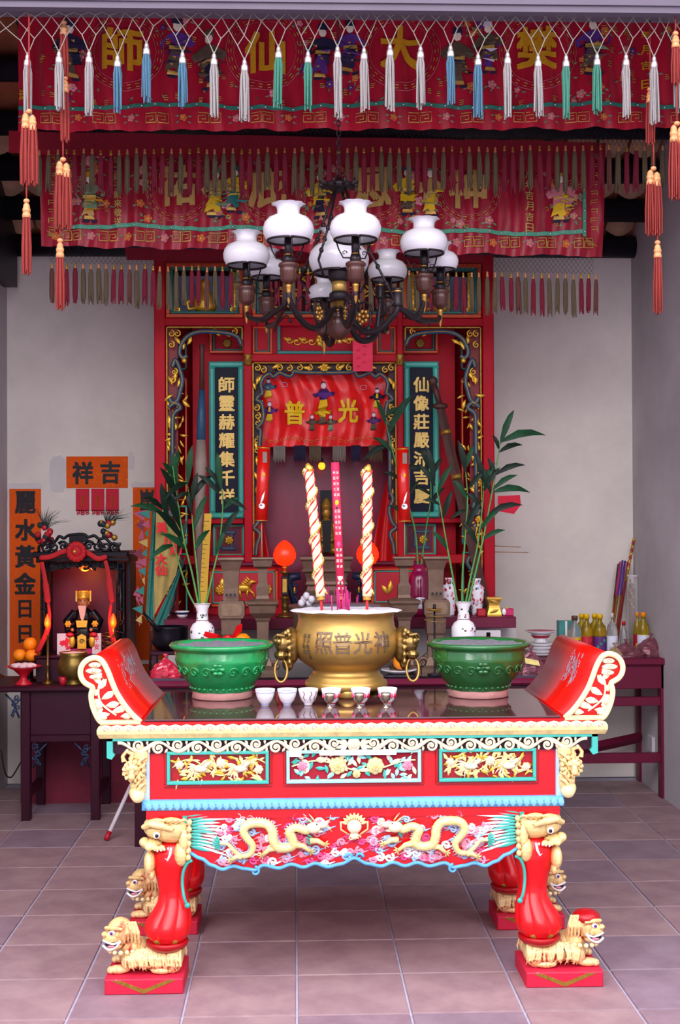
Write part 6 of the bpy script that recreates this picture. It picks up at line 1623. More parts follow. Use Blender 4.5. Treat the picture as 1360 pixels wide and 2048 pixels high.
# electric lotus lamps
for sg, px in ((-1, 569), (1, 735)):
    Yl = 7.48; x = WX(px, Yl); t = thing('electric_lamp', 'glowing red bud-shaped lamp on a brass stand, %s of the deity' % ('left' if sg < 0 else 'right'), 'lamp', (x, Yl, ZL))
    z = zpx(1131, Yl); h = .155
    m = MB('red_lamp'); m.lathe([(.02, 0), (.045, .012), (.064, .045), (.066, .07), (.056, .10), (.035, .128), (.012, .145), (0, .150)], 28, x, Yl, z); obj('bud_shade', m, t, label='glowing red bud-shaped glass')
    m = MB('brass_dark'); m.lathe([(.055, 0), (.05, .012), (.02, .02), (.014, .05), (.022, .06), (.016, .07), (.020, .085), (.018, .10), (.028, .112), (.028, .116), (.012, .125), (.010, .25), (.03, .262), (.03, .268), (.012, .272), (.016, z-ZL)], 16, x, Yl, ZL)
    m.mat('ink').bbox(x-.020, x+.020, Yl-.022, Yl+.02, ZL+.13, ZL+.24, .003); m.mat('gold_foil').bbox(x-.013, x+.013, Yl-.026, Yl-.02, ZL+.145, ZL+.225, .002)
    obj('stand', m, t); obj('collar', MB('gold_leaf').lathe([(.012, 0), (.016, .012), (.010, .024)], 12, x, Yl, z-.02), t)
# porcelain flower vases with bamboo
def vase(px, Yv_, label, leafset, seed):
    x = WX(px, Yv_); t = thing('porcelain_vase', label, 'vase', (x, Yv_, ZA), 'white flowered vases with bamboo')
    k = Yv_/F; zt_ = zpx(1205, Yv_)-ZA
    P_ = [(0, .0), (.042, 0), (.044, .01), (.040, .03), (.046, .10), (.058, .16), (.067, .22), (.066, .255), (.052, .28), (.036, .29), (.0335, .30), (.030, .335), (.033, .362), (.045, zt_-.006), (.045, zt_), (.036, zt_), (.028, .32)]
    m = MB('porcelain'); m.lathe(P_, 40, x, Yv_, ZA); vb = obj('vase_body', m, t)
    d = MB('leaf_thread'); d.mats = []; rs = random.Random(seed)
    d.mat('cup_brown')
    for z in (.288, zt_-.004, .30): 
        r = .0365 if z < .32 else .0455; d.lathe([(r, z-.0015), (r+.0008, z), (r, z+.0015)], 40, x, Yv_, ZA, cap=False)
    for q in range(34):
        z = rs.uniform(.05, .27) if q < 26 else rs.uniform(.31, .36); a = R(rs.uniform(-160, -20)); r = .03
        for (r1, z1), (r2, z2) in zip(P_, P_[1:]):
            if z1 <= z <= z2 and r1 > .02: r = r1+(r2-r1)*(z-z1)/(z2-z1)
        d.mat(rs.choice(['vase_green', 'vase_green', 'olive_felt', 'rose' if seed == 2 else 'vase_green'])); d.ell(x+r*cos(a), Yv_+r*sin(a), ZA+z, rs.uniform(.003, .010), .003, rs.uniform(.003, .009), 6, 4)
    obj('painted_flowers', d, vb)
    return x
def bamboo(name_x, Yv_, stems, label, loc):
    t = thing('bamboo_stem', label, 'plant', loc, 'lucky bamboo in the vases')
    for (pts, lv) in stems:
        P_ = smoothline([tuple(W(a, b_, Yv_+dy)) for a, b_, dy in pts], 5); m = MB('stem_green'); m.tube(P_, [.0065-.004*i/len(P_) for i in range(len(P_))], 6)
        for i in range(2, len(P_)-2, 4): m.ell(*P_[i], .008, .008, .003, 6, 4)
        s = obj('stem', m, t)
        for (a, b_, c_, e_, dy, dk) in lv:
            p, q = W(a, b_, Yv_), W(c_, e_, Yv_+dy); l = MB('leaf_dark' if dk else 'leaf_green'); ln = (q-p).length; d = (q-p).normalized(); sd = d.cross(Vector((0, 1, 0)))
            if sd.length < .1: sd = Vector((1, 0, 0))
            sd.normalize(); w = ln*.062+.006; vs = []
            for i, (u, ww) in enumerate(((0, .08), (.15, .6), (.4, 1), (.7, .75), (.9, .3), (1, 0.02))):
                c0 = p+(q-p)*u + Vector((0, -.02*sin(PI*u), .03*ln*sin(PI*u)*4))
                vs += [c0-sd*w*ww, c0+Vector((0, .006*ww, -.003)), c0+sd*w*ww]
            fs = []
            for i in range(5):
                for k_ in (0, 1): z_ = i*3+k_; fs.append((z_, z_+3, z_+4, z_+1))
            l.add(vs, fs, True); obj('leaf', l, s)
    return t
Yv1 = 6.98
vase(404, Yv1, 'white porcelain vase with green leaf pattern holding bamboo, left of the altar', None, 1)
vase(926, 6.95, 'white porcelain vase with pink and green flowers holding bamboo, right of the altar', None, 2)
bamboo(0, Yv1, [
 ([(400, 1225, 0), (385, 1150, 0), (368, 1080, -.02), (355, 1000, -.03), (345, 930, -.04)], [(350, 960, 325, 925, -.1, 0), (352, 985, 345, 905, -.05, 0), (356, 1000, 320, 935, -.1, 1), (362, 1060, 330, 980, -.1, 1), (350, 950, 358, 900, .05, 0), (365, 1080, 310, 1020, -.15, 1), (372, 1100, 322, 1068, -.1, 0)]),
 ([(402, 1225, 0), (395, 1150, 0), (388, 1080, .02), (382, 1010, .03), (372, 960, .03)], [(375, 970, 385, 890, 0, 0), (382, 1000, 425, 950, .05, 1), (385, 1030, 372, 985, 0, 1), (388, 1060, 415, 990, .05, 0), (380, 985, 345, 1005, -.05, 1), (390, 1100, 420, 1060, .1, 0), (376, 965, 330, 1000, -.12, 1), (384, 1010, 395, 945, 0, 1)]),
 ([(408, 1225, 0), (425, 1150, 0), (440, 1080, .02), (446, 1000, .03), (440, 965, .02)], [(442, 980, 434, 905, 0, 0), (444, 1000, 495, 1020, 0, 1), (440, 990, 395, 950, 0, 1), (446, 1020, 480, 995, 0, 0), (438, 970, 410, 935, 0, 1), (440, 1080, 480, 1020, 0, 1), (432, 1110, 452, 1060, 0, 0)]),
 ([(398, 1225, 0), (375, 1180, 0), (350, 1100, -.05), (325, 1020, -.1)], [(330, 1030, 262, 1012, -.1, 0), (328, 1020, 285, 995, -.1, 1), (335, 1050, 322, 965, -.05, 1), (348, 1090, 300, 1120, -.1, 0), (355, 1110, 375, 1040, 0, 1)]),
], 'cluster of dark green bamboo in the green-leaf porcelain vase before the yellow ruler', tuple(W(404, 1225, Yv1)))
bamboo(0, 6.95, [
 ([(918, 1225, 0), (905, 1150, 0), (892, 1080, 0), (880, 1010, 0), (868, 960, 0)], [(870, 965, 850, 890, 0, 1), (875, 985, 905, 930, 0, 0), (880, 1010, 845, 1000, 0, 1), (895, 1100, 862, 1062, 0, 0), (885, 1040, 905, 980, 0, 1), (872, 975, 835, 930, 0, 1)]),
 ([(924, 1225, 0), (925, 1150, 0), (930, 1080, 0), (935, 1000, 0), (930, 930, 0)], [(932, 950, 915, 880, 0, 1), (935, 980, 975, 940, 0, 1), (934, 1000, 905, 960, 0, 0), (930, 1060, 965, 1000, 0, 1), (932, 1020, 900, 1040, 0, 1), (930, 940, 948, 890, 0, 0)]),
 ([(932, 1225, 0), (950, 1150, 0), (968, 1070, 0), (985, 980, 0), (998, 900, 0), (1002, 875, 0)], [(1000, 890, 1028, 820, 0, 0), (1000, 885, 1090, 870, .05, 0), (998, 900, 985, 870, 0, 1), (990, 950, 1050, 930, 0, 1), (985, 985, 1060, 985, .05, 0), (982, 990, 960, 930, 0, 1), (975, 1030, 1045, 1010, 0, 1), (965, 1080, 1010, 1060, 0, 0), (990, 960, 975, 915, 0, 1), (997, 905, 1045, 890, .05, 1), (985, 980, 1035, 950, 0, 0)]),
 ([(928, 1225, 0), (940, 1160, 0), (955, 1090, 0), (965, 1010, 0), (968, 960, 0)], [(967, 970, 950, 905, 0, 1), (966, 985, 1000, 935, 0, 1), (964, 1020, 930, 985, 0, 1), (960, 1060, 1000, 1020, 0, 0), (955, 1090, 925, 1045, 0, 1), (967, 975, 990, 925, 0, 0)]),
], 'cluster of dark green bamboo, one stem arching over the bare wall beside the cabinet', tuple(W(926, 1225, 6.95)))
# pink glazed vase with a further bamboo spray, and two famille-rose vases on the ledge
Yr = 7.5
x = WX(838, Yr); t = thing('pink_vase', 'purple-pink vase with white calligraphy label between right altar vessels', 'vase', (x, Yr, ZL))
hz = zpx(1130, Yr)-ZL
m = MB('plum_glaze'); m.lathe([(.04, 0), (.06, .03), (.068, .10), (.064, hz*.72), (.045, hz*.85), (.034, hz*.9), (.036, hz), (.03, hz)], 28, x, Yr, ZL); bo = obj('body', m, t)
m = MB('bluewhite'); m.ell(x, Yr-.05, ZL+.085, .042, .024, .045, 14, 8); m.mat('ink'); put_text(m, '玉', x+.01, ZL+.09, .02, .03, Yr-.0735, .001, .02); obj('label', m, bo)
bamboo(0, Yr, [([(836, 1135, 0), (830, 1060, 0), (808, 980, 0), (790, 920, 0), (775, 860, 0), (770, 830, 0)], [(772, 850, 752, 800, 0, 0), (775, 870, 826, 790, 0, 0), (785, 905, 745, 875, 0, 0), (780, 890, 722, 925, 0, 1), (795, 940, 850, 940, 0, 1), (800, 960, 765, 945, 0, 1), (770, 835, 798, 815, .0, 0), (812, 1000, 840, 960, 0, 1), (822, 1040, 775, 1010, 0, 1)]),
              ([(842, 1135, 0), (852, 1060, 0), (862, 990, 0), (858, 930, 0)], [(858, 940, 838, 895, 0, 1), (860, 960, 885, 915, 0, 1), (861, 990, 830, 975, 0, 1), (860, 1010, 890, 975, 0, 1)])],
       'slender bamboo spray in the purple-pink vase, reaching over the couplet board', tuple(W(838, 1133, Yr)))
for px, s_, lab in ((898, 1, 'left one beside the altar vase'), (953, .98, 'right one partly behind bamboo')):
    Yf = 7.55; x = WX(px, Yf); hz = (zpx(1157, Yf)-ZL)*s_
    t = thing('painted_vase', 'slim famille-rose vase on the maroon ledge, %s' % lab, 'vase', (x, Yf, ZL))
    m = MB('porcelain'); P_ = [(.028, 0), (.03, .01), (.034, hz*.3), (.043, hz*.65), (.036, hz*.78), (.02, hz*.84), (.021, hz*.93), (.028, hz)]; m.lathe(P_, 24, x, Yf, ZL); bo = obj('body', m, t)
    d = MB('rose'); rs = random.Random(px)
    for q in range(40):
        z = rs.uniform(.03, .97)*hz; a = R(rs.uniform(-165, -15)); r = .03
        for (r1, z1), (r2, z2) in zip(P_, P_[1:]):
            if z1 <= z <= z2: r = r1+(r2-r1)*(z-z1)/(z2-z1)
        d.mat(rs.choice(['rose', 'bloodred', 'vase_green', 'blue_pale', 'rose'])); d.ell(x+r*cos(a), Yf+r*sin(a), ZL+z, .007, .003, .009, 6, 4)
    obj('painted_scene', d, bo, kind='stuff')
Ye = 7.5
x = WX(986, Ye); t = thing('gold_spool', 'waisted gold foil holder on the right end of the ledge', 'holder', (x, Ye, ZL)); m = MB('gold_foil')
steps(m, x, Ye, [(.042, ZL), (.042, ZL+.01), (.032, ZL+.045), (.030, ZL+.06), (.032, ZL+.075), (.042, ZL+.1), (.042, ZL+.11)]); obj('body', m, t)
obj('folded_edge', MB('gold_dull').at(0, Ye-.044, 0).leaf(x-.03, ZL+.02, R(20), .06, .02, .006), t); obj('folded_edge', MB('gold_dull').at(0, Ye-.044, 0).leaf(x-.03, ZL+.095, R(-20), .06, .02, .006), t)
x = WX(1014, Ye); t = thing('pink_box', 'small pink offering box with yellow dot beside the gold holder', 'box', (x, Ye, ZL)); obj('carton', MB('pink_card').bbox(x-.03, x+.032, Ye-.03, Ye+.03, ZL, ZL+.042, .004), t)
m = MB('yellow_bright'); m.ell(x-.006, Ye-.02, ZL+.046, .008, .008, .006, 8, 5); m.mat('white_paint').ell(x-.026, Ye-.03, ZL+.024, .014, .012, .022, 8, 5); obj('bow', m, t)
x = WX(963, 7.45); single('red_packet', MB('bloodred').bbox(x-.03, x+.02, 7.43, 7.47, ZL, ZL+.045, .006), 'small red and yellow packet on the ledge by the bamboo', 'packet', (x, 7.45, ZL))
x = WX(364, Ye); t = thing('small_bowl', 'little blue and white bowl on the left end of the ledge', 'bowl', (x, Ye, ZL)); m = MB('porcelain'); m.lathe([(.02, 0), (.03, .01), (.042, .04), (.040, .04), (0, .02)], 24, x, Ye, ZL); o = obj('bowl_body', m, t); obj('blue_band', MB('chair_blue').lathe([(.0345, .02), (.040, .034)], 24, x, Ye, ZL, cap=False), o)
# dark singing bowl on a stand
Yw = 7.1; x = WX(339, Yw); zb_ = zpx(1298, Yw)
t = thing('bowl_stand', 'low dark stand under the black bowl', 'stand', (x, Yw, ZA)); obj('seat_board', MB('maroon_dark').bbox(x-.10, x+.10, Yw-.08, Yw+.08, zb_-.02, zb_, .004), t)
for sx in (-.09, .07):
    for sy in (-.07, .05): obj('leg', MB('maroon_dark').box(x+sx, x+sx+.02, Yw+sy, Yw+sy+.02, ZA, zb_-.02), t)
t = thing('black_bowl', 'glossy black gong bowl left of the leaf-patterned vase', 'bowl', (x, Yw, zb_)); m = MB('black_lacquer'); m.lathe([(.05, 0), (.078, .01), (.098, .04), (.102, .08), (.1, .125), (.104, .133), (.098, .133), (.09, .05), (0, .02)], 40, x, Yw, zb_); obj('bowl_body', m, t)
m = MB('black_lacquer'); m.tube([W(318, 1262, 7.0), W(286, 1226, 7.0)], [.014, .008], 8); obj('striker', m, t)
# offerings
def orange(px, py, Y, r, label, grp, zz=None):
    x = WX(px, Y); z = zpx(py, Y) if zz is None else zz; t = thing('orange', label, 'fruit', (x, Y, z), grp)
    m = MB('orange_peel'); m.lathe([(0, -r*.94), (r*.5, -r*.84), (r*.87, -r*.48), (r, 0), (r*.87, r*.48), (r*.5, r*.82), (r*.15, r*.9), (0, r*.87)], 24, x, Y, z); bo = obj('peel', m, t)
    obj('stem_button', MB('leaf_green').lathe([(.004, 0), (.003, .003)], 6, x, Y, z+r*.87), t); return t
orange(484, 1281, 6.9, .047, 'single orange between the left green bowl and brass censer', 'oranges on the altar table')
orange(801, 1309, 7.0, .047, 'orange on the white plate behind the brass censer ring', 'oranges on the altar table', ZA+.063)
x = WX(796, 7.0); single('white_plate', MB('porcelain').lathe([(.05, 0), (.06, .004), (.10, .02), (.098, .023), (.05, .012), (0, .012)], 36, x, 7.0, ZA), 'white plate carrying an orange behind the brass censer', 'plate', (x, 7.0, ZA))
x = WX(484, 6.9); t = thing('offering_dish', 'small dish stack under the single orange', 'dish', (x, 6.9, ZA)); m = MB('porcelain'); zt_ = zpx(1281, 6.9)-.044-ZA; m.lathe([(.04, 0), (.03, .02), (.02, zt_*.6), (.06, zt_), (.055, zt_), (0, zt_-.006)], 24, x, 6.9, ZA); obj('stemmed_dish', m, t)
x, z = WX(455, 6.88), ZA; t = thing('wrapped_offering', 'clear wrapped offering tied with a big red bow', 'offering', (x, 6.88, z))
m = MB('cellophane'); m.mats = []; m.mat('apricot_silk'); m.lathe([(.05, 0), (.058, .05), (.06, .12), (.05, .17), (.02, .2), (.03, .215)], 12, x, 6.88, z, mod=lambda r, zz, t, i: r*(1+.08*sin(t*6+i))); bo = obj('bag', m, t)
m = MB('orange_peel'); 
for k in range(4): m.ell(x-.02+.018*k, 6.83, z+.14-.02*(k % 2), .016, .01, .012, 8, 5)
m.mat('bloodred'); m.prism([(x-.03, z+.1), (x+.03, z+.1), (x+.02, z+.03), (x-.02, z+.03)], 6.818, 6.83); obj('printed_label', m, bo)
m = MB('lac_red'); zz = z+.205
m.add([(x, 6.87, zz-.01), (x-.05, 6.84, zz+.03), (x-.12, 6.85, zz+.045), (x-.13, 6.86, zz+.02), (x-.06, 6.86, zz-.012), (x+.03, 6.85, zz+.03), (x+.05, 6.84, zz+.075), (x+.08, 6.86, zz+.085), (x+.075, 6.87, zz+.04), (x+.03, 6.87, zz)], [(0, 1, 4), (1, 2, 3, 4), (0, 9, 8, 5), (5, 8, 7, 6), (4, 1, 0), (4, 3, 2, 1), (5, 8, 9, 0), (6, 7, 8, 5)])
m.tube([(x-.02, 6.85, zz), (x+.0, 6.84, zz+.012), (x+.025, 6.85, zz)], .016, 8); m.tube([(x+.05, 6.86, zz), (x+.09, 6.85, zz-.05), (x+.085, 6.84, zz-.12), (x+.05, 6.84, zz-.17)], .010, 6, .5)
obj('red_bow', m, t)
def packet(px, py, Y, w, h, mat, label, cat='packet', zb=ZA, seed=1):
    x = WX(px, Y); t = thing('wrapped_packet', label, cat, (x, Y, zb)); rs = random.Random(seed); m = MB(mat)
    vs = []; n, mm = 14, 8
    for j in range(mm+1):
        for i in range(n):
            a = 2*PI*i/n; q = sin(PI*j/mm*.5+PI/2*0); r = (1-(j/mm)**2.2); r = max(.05, r)*(1+.22*noise.noise(Vector((cos(a)*2, sin(a)*2+j*.7, seed))))
            vs.append((x+w/2*r*cos(a)*1.05, Y+w/3*r*sin(a), zb+h*(j/mm)*(1+.15*noise.noise(Vector((cos(a)*3, j, seed))))))
    m.add(vs, [(j*n+i, j*n+(i+1) % n, (j+1)*n+(i+1) % n, (j+1)*n+i) for j in range(mm) for i in range(n)]+[tuple(range(n))[::-1], tuple(mm*n+i for i in range(n))], False)
    obj('wrapping', m, t); obj('twisted_end', MB(mat).lathe([(.008, -.01), (.004, .006), (.018, .022), (.006, .026)], 7, x, Y, zb+h*.98), t); return t
packet(330, 1320, 6.95, .16, .10, 'red_cellophane', 'clear bag of red packets left of the left green bowl', seed=3)
t = packet(1060, 1325, 7.0, .15, .12, 'foil_pack', 'dark foil packet with yellow label right of the right green bowl', seed=5)
x = WX(1062, 6.94); m = MB('yellow_label'); m.prism([(x-.04, ZA+.085), (x+.035, ZA+.07), (x+.045, ZA+.04), (x-.035, ZA+.055)], 6.935, 6.94); obj('yellow_label', m, t)
x = WX(975, 7.25); t = thing('photo_card', 'white card with a small lit candle flame above the right green bowl', 'card', (x, 7.3, ZA)); m = MB('card'); m.bbox(x-.075, x+.085, 7.33, 7.34, ZA, zpx(1264, 7.3), .001); obj('sheet', m, t)
m = MB('black_lacquer'); m.lathe([(.05, 0), (.052, .01), (.05, .02), (0, .02)], 16, x, 7.24, zpx(1287, 7.24)-.02); m.lathe([(.012, 0), (.012, .2)], 8, x, 7.24, ZA); obj('oil_lamp', m, t); m = MB('flame_lamp'); m.lathe([(.004, 0), (.007, .012), (.004, .028), (0, .036)], 10, x, 7.24, zpx(1286, 7.24)); obj('flame', m, t)
# coil incense holder
x = WX(868, 6.9); zc_ = zpx(1222, 6.9); t = thing('coil_holder', 'small brass dish with hanging coil in front of the right square vase', 'holder', (x, 6.9, ZA)); m = MB('gold_foil'); m.mats = []; m.mat('gold_dull')
m.lathe([(.0, 0), (.03, .002), (.044, .012), (.042, .014), (.02, .008)], 24, x, 6.9, zc_-.006); m.tube([(x+.04*cos(q*.5)*(1+.02*q), 6.9+.04*sin(q*.5), zc_-.01-.0022*q) for q in range(26)], .0022, 5); obj('coil', m, t); m = MB('ink'); m.lathe([(.04, 0), (.04, .006), (.006, .012), (.005, zc_-ZA)], 12, x, 6.9, ZA); m.lathe([(.01, 0), (.008, .03), (.004, .034)], 8, x, 6.9, zc_); obj('stand', m, t)
for px, lab in ((870, 'left'), (886, 'right')):
    pass
# long staves leaning in the side bays, ruler and ceremonial sword
Ys_ = 7.6
p = lambda a, b_, Y=7.66: W(a, b_, Y)
t = thing('ceremonial_staff', 'tall staff with dark tip, blue top and bare bamboo shaft in the left bay', 'staff', (p(408, 1225).x, 7.6, ZL))
q0 = Vector((p(408, 1225).x, 7.6, ZL))
obj('shaft', MB('bamboo').tube([q0, p(398, 1050, 7.66), p(402, 930, 7.7), p(402, 880, 7.7)], [.022, .045*.55, .038, .028], 12), t)
obj('blue_sleeve', MB('blue_deep').tube([p(402, 884, 7.7), p(403, 830, 7.71), p(404, 780, 7.72)], [.028, .026, .017], 12), t)
m = MB('staff_wood'); m.tube([p(404, 782, 7.72), p(404, 700, 7.73), p(404, 690, 7.73)], [.017, .013, .02], 10); obj('tip', m, t)
p1, p2 = W(409, 1130, 7.56), W(416, 1027, 7.6); q0 = Vector((p1.x-.012, 7.53, ZL))
t = thing('yellow_ruler', 'flat yellow measuring ruler standing against the staff', 'ruler', tuple(q0)); m = MB('yellow_ruler'); d = (p2-q0); s_ = Vector((.022, 0, 0)); e = Vector((0, .004, 0))
m.add([q0-s_, q0+s_, q0+s_+e, q0-s_+e, p2-s_, p2+s_, p2+s_+e, p2-s_+e], [(0, 1, 5, 4), (2, 3, 7, 6), (0, 4, 7, 3), (1, 2, 6, 5), (4, 5, 6, 7), (3, 2, 1, 0)]); obj('blade', m, t)
m = MB('ink')
for k in range(16): c0 = q0+d*(.25+.045*k)-Vector((0, .001, 0)); m.box(c0.x-.02, c0.x-.02+(.016 if k % 5 else .03), c0.y-.0015, c0.y, c0.z-.001, c0.z+.001)
obj('graduations', m, t, kind='stuff')
t = thing('wooden_sword', 'brown ritual sword leaning across the couplet board beginning 仙', 'sword', tuple(W(975, 1222, 7.62)))
a, b_, c_ = W(866, 762, 7.8), W(880, 812, 7.79), W(975, 1222, 7.66)
m = MB('staff_wood'); m.tube([b_, b_+(c_-b_)*.5, c_], [.026, .034, .024], 4, .5, smooth=False); obj('scabbard', m, t); m = MB('staff_wood'); m.tube([a, b_], .018, 10); m.ell(*a, .03, .022, .03, 10, 6); m.ell(*b_, .05, .024, .022, 10, 6); obj('hilt', m, t)
for u in (.12, .34, .6): 
    q = b_+(c_-b_)*u; obj('metal_band', MB('gold_dull').tube([q, q+(c_-b_)*.02], .034, 8), t)
# bundle of ritual flags
fg = thing('flag_bundle', 'tan ritual flag with red characters and teal pennants beside the red cabinet', 'flag', tuple(W(300, 1280, 7.45)))
def cloth(name, mat, pts, Y, lab=None, amp=.012):
    m = MB(mat); (a, b_, c_, d) = pts
    def fn(u, v):
        px = (a[0]*(1-u)+b_[0]*u)*(1-v)+(d[0]*(1-u)+c_[0]*u)*v; py = (a[1]*(1-u)+b_[1]*u)*(1-v)+(d[1]*(1-u)+c_[1]*u)*v
        q = W(px, py, Y); return (q.x, Y+amp*sin(u*9+v*2)+amp*.5*sin(v*7), q.z)
    m.grid(fn, 16, 16); return obj(name, m, fg, label=lab), fn
c1, fn1 = cloth('tan_flag', 'tan_cloth', ((312, 1015), (372, 1060), (352, 1150), (306, 1235)), 7.40, 'tan cloth with red characters')
t = MB('lac_red'); t.mats = []; t.mat('flag_red')
for ch, px, py in (('黃', 324, 1055), ('川', 338, 1082), ('廟', 352, 1098), ('大', 322, 1118), ('仙', 322, 1140)):
    q = W(px, py, 7.38); put_text(t, ch, q.x, q.z, .07, .065, 7.375, .002, .06)
obj('characters', t, c1)
cloth('teal_flag', 'teal_cloth', ((306, 1010), (314, 1016), (309, 1240), (290, 1240)), 7.42)
cloth('teal_flag', 'teal_cloth', ((352, 1150), (372, 1110), (330, 1250), (300, 1262)), 7.39)
m = MB('teal_cloth')
for k in range(12):
    y = 1020+k*19; q = [W(300-k*1.5, y, 7.43), W(282-k*1.2+(k*7 % 5)*4-6, y+6+(k*5 % 7), 7.43), W(300-k*1.5, y+18, 7.43)]; m.mat(['teal_cloth', 'pink_cloth', 'teal_cloth', 'tan_cloth'][k % 4]); m.add([tuple(v) for v in q]+[tuple(v+Vector((0, .004, 0))) for v in q], [(0, 1, 2), (5, 4, 3)])
    q = [W(288-k*1.5, y, 7.44), W(266+(k*5 % 4)*5, y+6+(k*3 % 9)*2, 7.44), W(290-k*1.0, y+24, 7.44)]; m.mat(['pink_cloth', 'maroon', 'pink_cloth'][k % 3]); m.add([tuple(v) for v in q]+[tuple(v+Vector((0, .004, 0))) for v in q], [(0, 1, 2), (5, 4, 3)])
obj('pennants', m, fg, kind='stuff')
m = MB('staff_wood'); m.tube([W(308, 1000, 7.46), Vector((W(300, 1290, 7.46).x, 7.46, ZA))], .008, 6); obj('pole', m, fg)
# bits pinned at the right flank of the cabinet: pink packet and chopstick-like rods
m = MB('red_paper'); q = [W(996, 992, 7.75), W(1040, 990, 7.7), W(1042, 1010, 7.7), W(1028, 1028, 7.7), W(996, 1022, 7.75)]; m.add([tuple(v) for v in q]+[tuple(v+Vector((0, .012, 0))) for v in q], [(0, 4, 3, 2, 1), (5, 6, 7, 8, 9)]+[(i, (i+1) % 5, 5+(i+1) % 5, 5+i) for i in range(5)])
single('paper_fold', m, 'folded pinkish red paper stuck to the flank of the cabinet behind bamboo', 'paper', tuple(q[4]))
for k, (a, b_) in enumerate((((985, 1092), (1042, 1094)), ((985, 1104), (1057, 1105)))):
    tag(obj('wooden_rod', MB('chopstick_wood').tube([W(*a, 7.8), W(*b_, 7.78)], .003, 6), None, W(*a, 7.8)), 'thin wooden rod poking out of the cabinet right side, %s of two' % ('upper' if k == 0 else 'lower'), 'rod', 'rods at the cabinet side')
# ---------------------------------------------------------------- left side: small shrine on its table
ZLt = .787; YL0, YL1 = 7.5, 8.0
lt = thing('side_table', 'dark red altar table with upturned end under the small black shrine', 'table', (-1.5, 7.75, 0))
xa, xb = WX(20, 7.6), WX(250, 7.6)
m = MB('maroon_dark'); m.bbox(XL+.01, xb+.12, YL0-.03, YL1, ZLt-.035, ZLt, .010); obj('table_top', m, lt)
m = MB('black_lacquer'); m.prism([(XL+.005, ZLt+.075), (XL+.03, ZLt+.075), (XL+.06, ZLt+.03), (XL+.12, ZLt), (XL+.005, ZLt)], YL0-.03, YL1); obj('upturned_end', m, lt)
lx = [WX(53, 7.54), WX(191, 7.54)]
m = MB('maroon_dark'); m.bbox(lx[0]+.026, lx[1]-.026, YL0+.014, YL0+.04, ZLt-.29, ZLt-.035, .003); obj('apron', m, lt)
m = MB('maroon_dark'); m.bbox(lx[0]+.026, lx[1]-.026, YL0+.004, YL0+.04, ZLt-.33, ZLt-.29, .004); obj('rail', m, lt)
for x in lx:
    for y in (YL0, YL1-.07): obj('leg', MB('maroon_dark').bbox(x-.026, x+.026, y, y+.055, 0, ZLt-.035, .004), lt)
    obj('side_stretcher', MB('maroon_dark').bbox(x-.015, x+.015, YL0+.05, YL1-.07, .12, .17, .003), lt)
for s_, x in ((1, lx[0]+.03), (-1, lx[1]-.03), (-1, lx[0]-.03)):
    m = MB('chair_blue'); m.at(0, YL0+.02, 0); zz = ZLt-.33 if not (s_ < 0 and x < lx[0]) else ZLt-.04
    for k in range(6): m.spiral(x+s_*(.02+.012*(k % 3)), zz-.03-.02*k, .022-.002*k, 1.2, k, s_, .006, .004, 10, 5)
    m.tube([(x+s_*.09, 0, zz-.01), (x+s_*.05, 0, zz-.05), (x+s_*.01, 0, zz-.15)], .006, 5); obj('corner_bracket', m, lt, label='pierced dark corner bracket')
# riser and the shrine box
Ysh = 7.66
zs0 = WZ(1306, Ysh)
ris = thing('shrine_riser', 'low dark red riser under the small black shrine', 'stand', (WX(168, 7.75), 7.8, ZLt)); obj('riser_box', MB('maroon_dark').bbox(WX(75, 7.7), WX(259, 7.7), 7.64, 7.98, ZLt, zs0-.02, .004), ris); obj('top_board', MB('maroon_dark').bbox(WX(72, 7.7), WX(262, 7.7), 7.63, 7.98, zs0-.02, zs0, .006), ris)
sh = thing('small_shrine', 'small black carved shrine with red bow, housing a bearded deity, on the side table', 'shrine', (WX(168, 7.75), 7.8, zs0))
sx = lambda p, Y=Ysh: WX(p, Y); sz = lambda p, Y=Ysh: WZ(p, Y)
obj('back_wall', MB('plum_dark').box(sx(85), sx(258), 7.95, 7.98, zs0, sz(1100)), sh)
for a, b_ in ((80, 97), (232, 250)): 
    m = MB('black_lacquer'); m.bbox(sx(a), sx(b_), Ysh, Ysh+.05, zs0, sz(1120), .006); o = obj('pillar', m, sh)
    m = MB('black_lacquer'); x = (sx(a)+sx(b_))/2; m.tube([(x, Ysh-.006, zs0), (x, Ysh-.006, sz(1125))], .012, 8)
    for k in range(6): m.at(0, Ysh-.01, 0).spiral(x, sz(1140+k*25), .02, 1.1, k, 1, .005, .004, 10, 5)
    obj('carved_column', m, o)
m = MB('black_lacquer')
obj('side_wall', MB('black_lacquer').box(sx(252), sx(258), Ysh+.05, 7.96, zs0, sz(1120)), sh); obj('side_wall', MB('black_lacquer').box(sx(82), sx(87), Ysh+.05, 7.96, zs0, sz(1120)), sh)
m = MB('black_lacquer'); m.bbox(sx(74), sx(262), Ysh-.04, 7.98, sz(1122), sz(1106), .010); m.bbox(sx(70), sx(258), Ysh-.06, Ysh+.02, sz(1112), sz(1100), .006); obj('cornice', m, sh)
